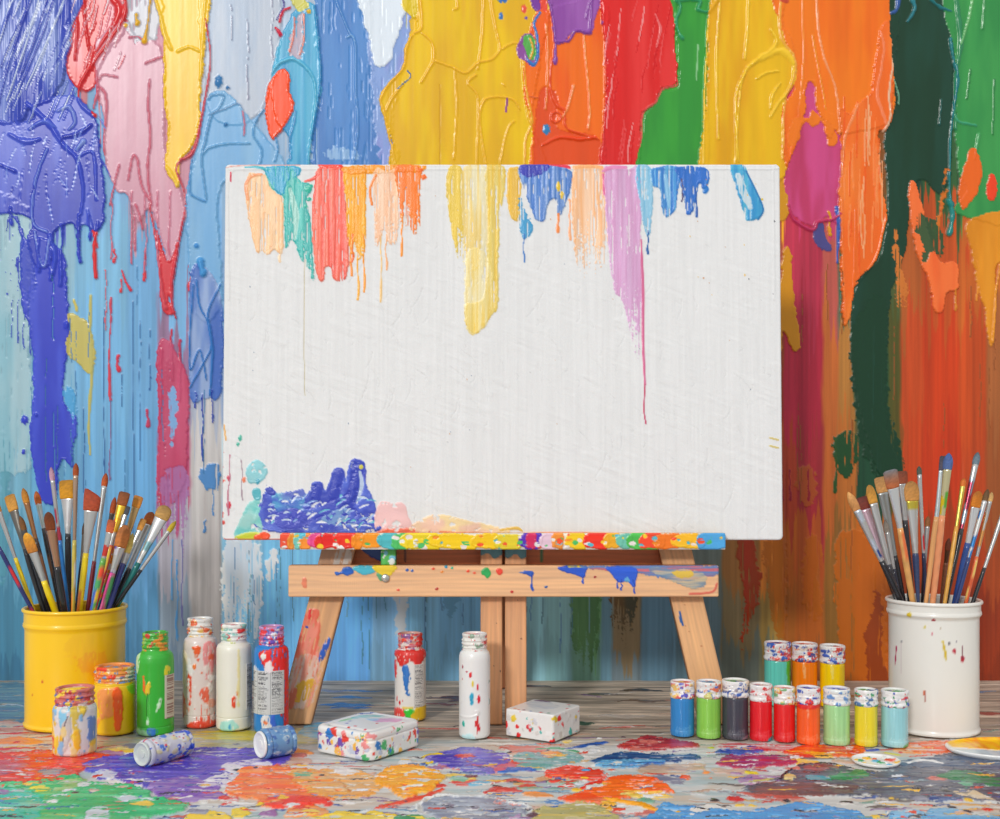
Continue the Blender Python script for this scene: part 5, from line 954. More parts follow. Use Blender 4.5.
def label_patch(E, cx, x0, x1, y0, y1, d, R, zbp, seed, base=(214, 212, 206), barcode=False, name='label'):
    """curved paper sticker with rows of tiny print"""
    k = d / FPX; a0 = math.asin(max(-1, (x0 - cx) * k / R)); a1 = math.asin(min(1, (x1 - cx) * k / R))
    w = (a1 - a0) * R * 1000; z1 = (zbp - y0) * k; z0 = (zbp - y1) * k; h = (z1 - z0) * 1000
    f = Field(0, w, 0, h, .45, .45, base, lambda x, y: (x, y), 1, .5); f.blur = .45
    Rr = np.random.RandomState(seed); ink = np.array((66, 66, 70.))
    ncol = 3 if w > 30 else 1
    if barcode:
        m = (vn(f.U * 0 + 3, f.V / 1.1, seed) > .45) & (f.U > w * .15) & (f.U < w * .85); f.C[m] = (150, 120, 112)
    else:
        for c in range(ncol):
            ua, ub = w * (c + .08) / ncol, w * (c + .92) / ncol; v = 2.0
            while v < h - 2:
                q = Rr.rand(); th_ = .55 if q < .75 else 1.1
                lw = (ub - ua) * (.55 + .45 * Rr.rand())
                m = (f.U > ua) & (f.U < ua + lw) & (np.abs(f.V - v) < th_ / 2) & (vn(f.U / .7, f.V * 0 + v, seed) > .33)
                f.C[m] = f.C[m] * .25 + ink * .75; v += 1.5 + (1.5 if Rr.rand() < .15 else 0)
            if c: f.C[np.abs(f.U - w * c / ncol) < .3] = (110, 110, 112)
    th = a0 + (f.U / 1000) / R; zz = z1 - f.V / 1000; rr = R + .0012
    P = np.stack([rr * np.sin(th), -rr * np.cos(th), zz], -1).reshape(-1, 3)
    Q = P.copy(); s_ = (R + .0002) / rr; Q[:, 0] *= s_; Q[:, 1] *= s_
    F = grid_faces(f.nv, f.nu); n = len(P)
    ring = np.concatenate([np.arange(f.nu), np.arange(1, f.nv) * f.nu + f.nu - 1, (f.nv - 1) * f.nu + np.arange(f.nu - 2, -1, -1), np.arange(f.nv - 2, 0, -1) * f.nu]); nx = np.roll(ring, -1)
    S = np.stack([ring, ring + n, nx + n, nx], -1)
    C = f.C.reshape(-1, 3)
    return make_mesh(name, np.vstack([P, Q]), np.vstack([F, S]), np.vstack([C, C]), np.full(2 * n, .5), M_PLASTIC, E)

def build_bottles():
    RED = (222, 66, 48)
    W = (234, 232, 226)
    # white jar with yellow and blue smears, front left
    def p(f):
        b = f.blob; k = dict(warp=1, ws=5, rag=.4)
        b([(58, 706), (62, 704), (64, 716), (60, 722)], (236, 200, 90), .7, **k); b([(68, 704), (78, 703), (78, 716), (72, 728), (67, 716)], (150, 206, 232), .8, **k)
        b([(54, 722), (59, 722), (61, 735), (57, 736), (54, 730)], (240, 200, 40), .9, **k); b([(57, 735), (60, 733), (62, 742), (59, 745)], (224, 90, 96), .8, **k)
        b([(78, 702), (92, 703), (90, 712), (84, 716), (86, 730), (82, 745), (76, 738), (80, 724)], (214, 190, 96), .6, dry=(705, 755), **k); b([(81, 728), (86, 726), (87, 744), (83, 754)], (232, 186, 60), .8, **k)
        b([(70, 722), (77, 712), (79, 728), (74, 745), (70, 752), (66, 735)], (206, 200, 196), .9, **k); b([(92, 715), (97, 720), (97, 750), (93, 748)], (120, 150, 200), .6, **k); f.line([(76, 712), (72, 725), (71, 742)], .5, (110, 100, 110), .5)
        b([(55, 750), (62, 746), (70, 750), (68, 760), (54, 758)], (236, 214, 160), .6, **k); b([(80, 754), (92, 750), (97, 756), (90, 762)], (210, 60, 50), .6, **k)
    def p_(f, p=p):
        p(f); f.dabs((54, 704, 97, 752), 26, [(236, 206, 80), (214, 206, 210), (206, 196, 196), (150, 190, 222), (232, 186, 60), (226, 222, 220), (224, 206, 150)], (1.5, 4.5), 5, .5, (1, 2.6))
    p = p_
    bottle('paint_jar', 75, 689, 758, 22.2, 18.5, 707, 704, (226, 222, 220), 'white wide-mouth paint jar with yellow and pale blue smears, nearest at the left', 'jar', p, [(196, 60, 60), (90, 100, 180), (232, 216, 210), (214, 120, 100), (236, 206, 80)], (202, 120, 118), seed=3, neckn=26, top_cols=[(240, 216, 90), (230, 230, 220), (214, 70, 60), (110, 180, 220)], rings=2)
    def p(f):
        b = f.blob; k = dict(warp=1, ws=5, rag=.3)
        b([(95, 688), (103, 686), (108, 700), (104, 716), (100, 724), (94, 718)], (236, 204, 60), .6, **k); b([(104, 690), (112, 684), (124, 686), (126, 705), (118, 712), (108, 716), (102, 726), (98, 726), (106, 712)], (240, 164, 96), .9, **k)
        b([(120, 686), (127, 686), (128, 712), (125, 727), (121, 722), (120, 700)], (238, 106, 32), 1.2, **k); b([(94, 684), (99, 684), (97, 690)], (120, 130, 190), .6, **k); b([(130, 684), (137, 684), (137, 696)], (150, 200, 60), .6, **k)
    bottle('paint_jar', 115, 667, 737, 21.4, 19, 684, 681, (236, 196, 36), 'yellow wide-mouth paint jar with orange runs, beside the green bottle', 'jar', p, [(232, 130, 60), (236, 220, 200), (224, 70, 50), (240, 180, 60), (120, 150, 200)], (234, 160, 90), seed=5, neckn=24, top_cols=[(226, 150, 110), (90, 160, 210), (214, 70, 60)], rings=3)
    def p(f):
        b = f.blob; k = dict(warp=.8, ws=4, rag=.3)
        b([(148, 675), (150, 672), (151, 690), (149, 690)], (238, 120, 50), 1, **k); b([(152, 681), (156, 678), (157, 686), (154, 692), (151, 687)], (222, 196, 60), 1, **k); b([(164, 696), (166, 692), (165, 702), (161, 712), (162, 704)], (210, 236, 206), 1, **k)
        b([(152, 712), (154, 714), (154, 722), (152, 720)], (206, 232, 206), .8, **k); b([(138, 656), (142, 652), (144, 662), (140, 672)], (200, 230, 190), .8, **k); b([(169, 664), (172, 666), (171, 674), (168, 672)], (214, 200, 60), .8, **k)
        b([(139, 726), (150, 726), (156, 730), (150, 738), (140, 736)], (150, 200, 160), .7, warp=2, ws=4, rag=.8); b([(152, 724), (162, 725), (160, 733), (154, 731)], (60, 120, 190), .8, **k); f.line([(153, 690), (152, 712)], .4, (50, 120, 50), .4)
    E, d, R, zbp = bottle('paint_bottle', 155.5, 633, 737, 18.7, 12.4, 659, 650, (62, 172, 60), 'bright green squeeze bottle with smeared neck, third from the left', 'bottle', p, [(70, 170, 60), (222, 150, 60), (150, 190, 110), (210, 70, 60), (60, 160, 60)], (74, 168, 66), seed=7, top_cols=[(214, 80, 50), (60, 90, 180), (70, 170, 60)], groovey=724, rings=3)
    label_patch(E, 155.5, 168.4, 173.6, 673, 716, d, R, zbp, 3, (206, 196, 180), True)
    def p(f):
        b = f.blob; k = dict(warp=1.2, ws=5, rag=.6)
        b([(196, 645), (205, 643), (204, 650), (201, 656), (199, 650)], (232, 100, 40), 1, **k); b([(207, 643), (217, 645), (217, 700), (210, 690), (208, 665)], (226, 150, 150), .6, dry=(640, 700), **k)
        b([(199, 684), (208, 680), (217, 684), (217, 730), (206, 728), (200, 712)], (222, 90, 66), .8, warp=2, ws=5, rag=1.2, dry=(728, 700)); b([(192, 672), (196, 672), (196, 690), (194, 704), (191, 690)], (222, 76, 44), 1, **k); b([(183, 690), (190, 700), (188, 712), (183, 715)], (224, 120, 100), .6, **k)
        f.dabs((184, 650, 217, 728), 30, [(226, 212, 206), (222, 110, 84), (232, 226, 220), (226, 170, 150), (236, 230, 226)], (1.2, 4), 6, .5, (1, 2.6))
        b([(190, 722), (206, 718), (212, 728), (196, 730)], (220, 80, 56), .8, **k); f.dot(199, 664, 2, (232, 130, 70), .8, 1.5); f.dot(206, 670, 1.4, (220, 120, 90), .8); b([(184, 650), (192, 655), (188, 680), (184, 680)], (238, 220, 196), .5, **k)
    bottle('paint_bottle', 200.3, 619, 729, 17.3, 12.3, 643, 636, (226, 212, 206), 'tall white bottle streaked with red-orange paint, between green and clean bottles', 'bottle', p, [(232, 224, 216), (222, 110, 70), (236, 190, 110), (214, 206, 200)], seed=11, neckn=14, top_cols=[(90, 170, 206), (60, 90, 180), (222, 90, 60), (236, 190, 90)], groovey=713, rings=3)
    def p(f):
        b = f.blob; k = dict(warp=.8, ws=4, rag=.3)
        b([(236, 695), (239, 692), (240, 700), (239, 706), (236, 702)], (220, 84, 52), .9, **k); f.dot(241, 690, 1.4, (220, 110, 80), .7, 1.6); b([(224, 720), (236, 716), (242, 722), (236, 728), (226, 729)], (160, 220, 214), .5, warp=1, rag=.8, op=.8); b([(241, 650), (243, 650), (243, 700), (241, 700)], (236, 220, 150), .3, warp=1, op=.7); b([(232, 722), (236, 720), (235, 727)], (70, 160, 200), .6, **k)
    E, d, R, zbp = bottle('paint_bottle', 234, 625, 732, 17.8, 12.6, 648, 642, (236, 233, 220), 'cream-white bottle almost clean, with two small red drips', 'bottle', p, [(236, 234, 226), (214, 60, 60), (236, 234, 226), (206, 210, 150), (150, 200, 190)], seed=13, neckn=13, top_cols=[(222, 90, 80), (232, 228, 220), (214, 50, 50)], groovey=715, rings=3)
    label_patch(E, 234, 248.2, 251.3, 662, 708, d, R, zbp, 8, (206, 204, 200))
    def p(f):
        b = f.blob; k = dict(warp=1.2, ws=5, rag=.5)
        b([(252, 646), (272, 645), (266, 660), (270, 676), (252, 680)], (40, 130, 196), .7, **k); b([(262, 650), (282, 646), (290, 648), (290, 680), (280, 672), (270, 668)], (222, 44, 40), .9, **k); b([(264, 652), (268, 650), (270, 656), (266, 658)], W, .9, **k); b([(268, 662), (274, 658), (276, 668), (270, 672)], (236, 226, 226), .9, **k); b([(254, 665), (262, 666), (260, 674), (254, 676)], (226, 226, 226), .7, **k)
        b([(283, 690), (290, 680), (290, 732), (281, 732)], (216, 50, 44), .8, **k); b([(252, 710), (282, 710), (282, 732), (252, 732)], (50, 130, 196), .7, **k); b([(264, 716), (272, 712), (276, 724), (268, 730)], (230, 226, 226), .9, warp=2, ws=4, rag=1); b([(267, 718), (271, 716), (270, 722)], (222, 120, 70), 1, **k); b([(274, 714), (278, 712), (279, 728), (275, 728)], (70, 110, 200), .9, **k)
    E, d, R, zbp = bottle('paint_bottle', 271.6, 627, 734.5, 17.2, 12.2, 651, 645, (60, 132, 192), 'blue and red bottle with a printed white label, beside the easel leg', 'bottle', p, [(110, 80, 170), (226, 60, 70), (80, 130, 200), (232, 226, 230), (206, 120, 160)], (190, 150, 196), seed=17, neckn=26, top_cols=[(226, 120, 60), (214, 50, 50), (236, 190, 110)], rings=3)
    label_patch(E, 271.6, 254.8, 285.5, 668, 711, d, R, zbp, 5, (208, 208, 206))
    def p(f):
        b = f.blob; k = dict(warp=1.2, ws=5, rag=.5)
        b([(394, 650), (426, 648), (424, 658), (418, 664), (412, 658), (404, 664), (398, 658)], (220, 60, 52), .9, warp=1.5, ws=4, rag=.8); b([(404, 665), (409, 663), (412, 676), (409, 683), (412, 692), (408, 692), (405, 680)], (50, 120, 190), 1, **k); b([(395, 660), (398, 660), (398, 672), (396, 676)], (220, 60, 60), .8, **k)
        f.dot(398, 697, 1.4, (210, 40, 50), .7, 2); f.dot(401, 700, 1.2, (210, 40, 50), .7, 2.2); f.dot(404, 698, .8, (206, 50, 60))
        b([(394, 706), (409, 707), (407, 714), (402, 720), (394, 720)], (224, 84, 76), .7, **k); b([(405, 707), (416, 707), (411, 716)], (70, 190, 70), .9, **k); b([(416, 706), (427, 705), (427, 720), (412, 721), (412, 714)], (222, 186, 50), .7, **k); f.line([(404, 704.5), (414, 704.5)], .8, (232, 200, 70), .5)
    E, d, R, zbp = bottle('paint_bottle', 410.3, 634, 722, 15.6, 12.2, 653, 648, (234, 230, 224), 'short white bottle with red shoulder and small printed label, under the crossbar', 'bottle', p, [(222, 60, 50), (210, 130, 140), (226, 214, 206), (150, 110, 160), (222, 80, 60)], (214, 170, 160), seed=19, neckn=22, top_cols=[(226, 190, 90), (232, 226, 220), (214, 60, 60)], rings=2)
    label_patch(E, 410.3, 415, 424.4, 662, 704, d, R, zbp, 9, (216, 212, 206))
    def p(f):
        b = f.blob; k = dict(warp=.6, ws=4, rag=.2)
        for x, y, r, s_, c in ((471, 672, 1.6, 1.8, (206, 40, 50)), (473, 681, 1.5, 2.4, (222, 200, 70)), (472, 695, 2.0, 3.4, (50, 160, 190)), (478, 684, 1.2, 2.4, (206, 50, 70)), (479, 696, 1.6, 2.6, (206, 40, 60)), (464, 721, 1.9, 1.8, (60, 176, 160)), (476, 720, 1.2, 2.4, (200, 50, 50)), (479, 724, 1.5, 3, (206, 44, 56)), (467, 669, 1.4, .8, (180, 60, 80)), (463, 665, 1, 2, (150, 50, 70)), (463, 677, .7, 1, (190, 70, 90)), (489, 700, 1.2, 3.2, (130, 160, 160)), (489, 680, 1, 2, (110, 150, 140)), (476, 735, 1.2, 1.5, (210, 150, 150))): f.dot(x, y, r, c, 1.0, s_)
        b([(462, 734), (472, 730), (476, 738), (466, 741)], (190, 226, 230), .5, warp=1, rag=.8, op=.8)
        f.line([(460, 714), (470, 714), (477, 712)], .6, None, 1.0); f.line([(477, 712), (479, 709), (477, 708)], 1.2, (228, 226, 222), 1.2); f.line([(478, 713), (477.5, 730)], .5, (200, 60, 60), .8)
    bottle('paint_bottle', 474.6, 634, 740, 15.6, 12.4, 656, 650, (232, 231, 228), 'tall white bottle dotted with small red, yellow and teal drops, before the centre post', 'bottle', p, [(232, 230, 224), (206, 90, 90), (232, 230, 224), (150, 170, 150)], (230, 228, 222), seed=23, neckn=10, top_cols=[(226, 110, 120), (236, 200, 70), (70, 110, 190), (226, 90, 90)], rings=3)

def build_small_jars():
    grp1 = None
    rows = [
        (682.4, 682, 738, 12.4, (62, 138, 196), 'small blue paint jar at the left end of the front row of jars', [(232, 196, 120), (226, 226, 226), (90, 90, 180), (214, 100, 110)]),
        (708.6, 682, 740, 12.6, (140, 194, 88), 'small light-green paint jar between the blue and charcoal jars', [(206, 200, 130), (226, 226, 222), (70, 110, 190), (214, 120, 90)]),
        (735.2, 681, 741, 13.6, (72, 72, 82), 'small charcoal-grey paint jar in the front row', [(232, 214, 190), (228, 228, 228), (60, 90, 160), (150, 140, 150)]),
        (760.9, 685, 742.5, 11.6, (212, 36, 46), 'small crimson paint jar touching the charcoal jar', [(236, 232, 228), (226, 222, 220), (210, 70, 70)]),
        (784.4, 688, 743.5, 11.2, (214, 46, 46), 'small scarlet paint jar touching the orange jar of the front row', [(232, 200, 130), (228, 226, 222), (206, 90, 70), (120, 170, 120)]),
        (808.4, 688, 746, 12.2, (232, 104, 48), 'small orange paint jar in the front row, right of the red ones', [(228, 228, 230), (60, 90, 180), (206, 60, 60)]),
        (836.6, 689, 747, 13.9, (168, 216, 158), 'small pale mint-green paint jar with blue paint inside its lid', [(226, 232, 230), (230, 232, 230), (110, 150, 200)]),
        (866.0, 690, 748, 12.0, (226, 208, 64), 'small yellow paint jar between the mint and pale blue jars', [(230, 228, 224), (60, 150, 90), (206, 80, 70), (90, 120, 160)]),
        (894.6, 691, 749, 14.2, (160, 208, 214), 'small pale blue paint jar at the right end, beside the white bucket', [(232, 228, 228), (206, 60, 70), (50, 140, 100), (70, 90, 170)]),
        (777.4, 643, 707, 13.6, (112, 206, 192), 'turquoise paint jar at the left of the three rear jars', [(230, 228, 228), (206, 70, 80), (60, 100, 180), (220, 100, 90)]),
        (804.6, 644, 708, 13.2, (238, 134, 34), 'orange paint jar in the middle of the three rear jars', [(232, 214, 200), (206, 60, 60), (70, 90, 160), (226, 110, 60)]),
        (832.2, 646, 709, 13.0, (240, 208, 30), 'yellow paint jar at the right of the three rear jars', [(230, 230, 230), (70, 100, 180), (210, 90, 80)]),
    ]
    tops = [(206, 80, 70), (60, 150, 190), (90, 150, 70), (216, 180, 170), (226, 90, 50), (60, 80, 180), (50, 90, 190), (60, 150, 80), (60, 150, 80), (206, 90, 120), (226, 100, 50), (210, 216, 220)]
    for i, (cx, top, base, hw, col, lab, cols) in enumerate(rows):
        hw = hw * math.cos(math.atan((cx - CX) / FPX)); df = CAMH * FPX / (base - HOR); R = hw * df / FPX; R = hw * (df + R) / FPX; d = df + R
        E = empty('paint_jar', ((cx - CX) * d / FPX, d, 0)); tag(E, lab, 'jar')
        zt = zpx(top, d - .5 * R); zl = zt - (15.5 if i < 9 else 17) * d / FPX; zbp = HOR + CAMH * FPX / d
        c = np.array(col, float)
        def p(f, c=c, i=i, cx=cx, base=base, hw=hw, top=top):
            # faint streaks of the paint inside, pooled lighter swirl low on the glass
            s_ = fbm(f.U / 2.2, f.V / 60, i + 3, 3); f.C *= (1 + .14 * (s_ - .5))[..., None]
            lt = np.clip(c * .75 + 62, 0, 255)
            f.blob([(cx - hw * .6, base - 14), (cx, base - 12), (cx + hw * .6, base - 15), (cx + hw * .5, base - 5), (cx, base - 3), (cx - hw * .6, base - 6)], lt, .15, warp=1, ws=5, rag=.5, op=.5)
            if i == 9: f.blob([(cx + 7, 655), (cx + 14, 655), (cx + 14, 700), (cx + 9, 700)], (90, 190, 70), .3, warp=.6)
            if i in (2, 8, 3): f.blob([(cx + 4, base - 6), (cx + hw, base - 8), (cx + hw, base), (cx + 6, base)], [(0, 0, 0), 0, (150, 120, 130), (60, 150, 160), 0, 0, 0, 0, (110, 170, 110)][i], .3, warp=1, ws=4, rag=.6)
            if i in (10, 11, 5): f.blob([(cx - 5, base - 46), (cx - 3, base - 48), (cx - 2, base - 34), (cx - 4, base - 30)], np.clip(c * .6 + 96, 0, 255), .3, warp=.6)
            if i == 5: f.blob([(cx - 11, base - 44), (cx + 11, base - 44), (cx + 10, base - 40), (cx - 10, base - 39)], (210, 50, 50), .5, warp=1)
        lathe('glass_body', [(R * .84, .0006), (R * .95, .0014), (R * .985, .0045), (R * .99, .008), (R * .965, .0095), (R * .965, zl - .004), (R * .95, zl - .0012), (R * .86, zl + .001)], M_PLASTIC, E, col, p, R, cxp=cx, d=d, byp=zbp, closed_top=True, rough=.2)
        h = zt - zl; rl = R * .99
        q = [(rl * .9, zl - .0006), (rl * .99, zl), (rl * 1.035, zl + h * .08), (rl * 1.03, zl + h * .16), (rl * .97, zl + h * .24), (rl * .95, zl + h * .34), (rl * .985, zl + h * .42), (rl * .96, zl + h * .55), (rl * .965, zl + h * .72), (rl * .99, zl + h * .8), (rl * 1.0, zl + h * .93), (rl * .96, zl + h), (rl * .85, zl + h), (rl * .80, zl + h - .0016), (rl * .80, zl + h - .004)]
        lathe('screw_collar', q, M_PLASTIC, E, (230, 228, 226), neck_paint(cols + [(234, 232, 230)] * 2, 26 if i in (2, 9, 10, 0) else 17, 40 + i, (cx - hw, top, cx + hw, top + 17)), rl, cxp=cx, d=d, byp=zbp, step=.9, closed_bottom=False, rough=.4)
        disc('paint_fill', rl * .83, zt - .0026, E, M_PLASTIC, tops[i], [tops[i], cols[0], cols[-1], (60, 90, 170), (226, 214, 206)], 60 + i, crown=.0012, n=32)

def build_lying():
    # tube lying at the left: ends at px (143,752) and (188,733)
    def pt(cols, n, s):
        def p(f):
            f.tf = lambda x, y: (x, -y); f.dabs((-60, 0, 60, 75), n * 3, cols, (1.5, 6), s, .4, (.4, 1.6)); f.spray((-60, 0, 60, 75), n * 2, cols, (.5, 1.4), s + 1)
        return p
    def lying(name, label, a, b_, r, base, cols, n, seed, capcol):
        # a,b_: px of the axis ends at floor contact height r
        def w(px):
            d = (CAMH - r) * FPX / (px[1] - HOR); return Vector(((px[0] - CX) * d / FPX, d, r))
        A = w(a); B = w(b_); L = (B - A).length
        E = empty(name, (A.x, A.y, 0)); tag(E, label, 'jar')
        M = (B - A).normalized().to_track_quat('Z', 'Y').to_euler()
        prof = [(r * .80, .0), (r * .93, .0005), (r * .99, .003), (r, .005), (r * .93, .0068), (r * .95, .008), (r * .97, .010), (r * .985, L * .55), (r * .97, L - .008), (r * .9, L - .006), (r * .96, L - .004), (r * .95, L - .001), (r * .8, L)]
        o = lathe('body', prof, M_PLASTIC, E, base, pt(cols, n, seed), r, step=1.0, closed_top=True)
        o.location = (0, 0, r + .0002); o.rotation_euler = M
        c = lathe('end_cap', [(r * .86, -.0012), (r * .86, -.003), (r * .8, -.0042), (r * .74, -.0036), (r * .6, -.0022), (r * .3, -.0020), (r * .28, -.0030), (0.00001, -.0032)], M_PLASTIC, E, capcol[0], lambda f: f.dabs((-50, -1, 50, 3), 8, capcol[1], (1, 2), seed + 9, .2), r * .86, step=.8, closed_bottom=False)
        # seal behind the cap ring
        c.location = (0, 0, r + .0002); c.rotation_euler = M
        bpy.context.view_layer.update()
        for x in (o, c): x.data.update()
        # flip the cap's outward winding
        c.data.flip_normals()
    lying('paint_jar', 'small blue and white splattered tube jar lying on purple paint', (143.5, 754), (186.5, 742.5), .0172, (206, 206, 214), [(60, 90, 190), (90, 130, 206), (206, 60, 70), (220, 220, 224), (214, 206, 170), (80, 100, 190)], 60, 3, ((206, 212, 206), [(150, 180, 190), (70, 110, 190), (232, 232, 226)]))
    lying('paint_jar', 'small blue-grey jar lying on its side with a white end facing left', (262, 744.5), (291, 739.5), .0195, (110, 150, 190), [(90, 130, 180), (150, 180, 206), (70, 106, 166), (190, 200, 206), (120, 150, 190)], 60, 7, ((232, 234, 232), [(226, 228, 226), (120, 160, 200)]))

def rbox(name, label, cat, corner, sx, sy, h, ang, rad, topr, painter, dome=0.0, seed=1, groove=True):
    """rounded box: corner=(x,y) centre, half sizes, painted through triplanar-ish fields by face"""
    E = empty(name, (corner[0], corner[1], 0), ang); tag(E, label, cat)
    def ringpts(ax, ay, r, n=10):
        P = []
        for cx_, cy_, a0 in ((ax - r, ay - r, 0), (-ax + r, ay - r, PI / 2), (-ax + r, -ay + r, PI), (ax - r, -ay + r, 1.5 * PI)):
            for k in range(n + 1):
                t = a0 + (PI / 2) * k / n; P.append((cx_ + r * math.cos(t), cy_ + r * math.sin(t)))
        Q = []; N = len(P)
        for k in range(N):
            x0, y0 = P[k]; x1, y1 = P[(k + 1) % N]; L = math.hypot(x1 - x0, y1 - y0); m = max(1, int(L / .0014))
            for j in range(m): Q.append((x0 + (x1 - x0) * j / m, y0 + (y1 - y0) * j / m))
        return np.array(Q)
    base = ringpts(sx, sy, rad); N = len(base); per = np.concatenate([[0], np.cumsum(np.hypot(*np.diff(np.vstack([base, base[:1]]), axis=0).T))])[:-1]
    tot = per[-1] + .0014
    # levels
    lv = [(0.93, .0006), (.98, .0012), (1.0, topr * .6)]
    zz = np.arange(topr * .6 + .0012, h - topr, .0012); lv += [(1.0, z) for z in zz]
    if groove: lv = [(s_ - (.028 * math.exp(-((z - h * .72) / .0011) ** 2)), z) for s_, z in lv]
    for k in range(7):
        t = (k + 1) / 7 * PI / 2; lv.append((1 - topr / sx * (1 - math.cos(t)), h - topr + topr * math.sin(t)))
    s_top = lv[-1][0]
    side = Field(0, tot * 1000, -h * 1000, 0, 1.2, 1.0, (232, 231, 228), lambda x, y: (x, y), 1.0, .35); side.blur = 1; side.flow = (8, 8)
    top = Field(-sx * 1000, sx * 1000, -sy * 1000, sy * 1000, 1.2, 1.2, (232, 231, 229), lambda x, y: (x, y), 1.0, .35); top.blur = 1; top.flow = (30, 6)
    painter(side, top, tot * 1000, sx * 1000, sy * 1000, h * 1000)
    def sm(f, u, v):
        i = np.clip(((u - f.u0) / f.du).round().astype(int), 0, f.nu - 1); j = np.clip(((v - f.v0) / f.dv).round().astype(int), 0, f.nv - 1); return f.C[j, i], f.H[j, i]
    P = []; C = []
    for s_, z in lv:
        x = base[:, 0] * s_; y = base[:, 1] * s_; c, hh = sm(side, per * 1000, np.full(N, -z * 1000))
        nrm = base / (np.hypot(base[:, 0], base[:, 1])[:, None]); P.append(np.stack([x + nrm[:, 0] * hh / 1000, y + nrm[:, 1] * hh / 1000, np.full(N, z)], -1)); C.append(c)
    K = 26
    for k in range(1, K):
        s_ = s_top * (1 - k / K); x = base[:, 0] * s_; y = base[:, 1] * s_; c, hh = sm(top, x * 1000, -y * 1000)
        q = 1 - (s_ / s_top) ** 2
        rimz = .0016 * math.exp(-((s_ / s_top - .86) / .04) ** 2) * (1 if groove else 0)
        P.append(np.stack([x, y, h + dome * q + hh / 1000 * .6 - rimz], -1)); C.append(c)
    nl = len(P); P = np.concatenate(P); C = np.concatenate(C); F = grid_faces(nl, N, True)
    c0, _ = sm(top, np.array([0.]), np.array([0.])); P = np.vstack([P, [0, 0, h + dome]]); C = np.vstack([C, c0]); last = (nl - 1) * N + np.arange(N)
    T = [np.stack([last, np.roll(last, -1), np.full(N, len(P) - 1)], -1)]
    P = np.vstack([P, [0, 0, .0006]]); C = np.vstack([C, [200, 200, 200]]); r0 = np.arange(N); T.append(np.stack([np.roll(r0, -1), r0, np.full(N, len(P) - 1)], -1))
    # lid and body as separate meshes split at the groove
    lid_level = max(i for i, (s_, z) in enumerate(lv) if z < h * .72) if groove else None
    if groove:
        q = lid_level * N
        fi = F.min(axis=1) < q
        def sub(name_, Fm, Tm):
            used = np.unique(np.concatenate([Fm.ravel()] + [t.ravel() for t in Tm])); mp = np.full(len(P), -1); mp[used] = np.arange(len(used))
            return make_mesh(name_, P[used], mp[Fm], C[used], np.full(len(used), .35), M_PLASTIC, E, True, mp[np.concatenate(Tm)])
        sub('box_body', F[fi], [T[1]]); sub('lid', F[~fi], [T[0]])
    else: make_mesh('body', P, F, C, np.full(len(P), .35), M_PLASTIC, E, True, np.concatenate(T))
    return E

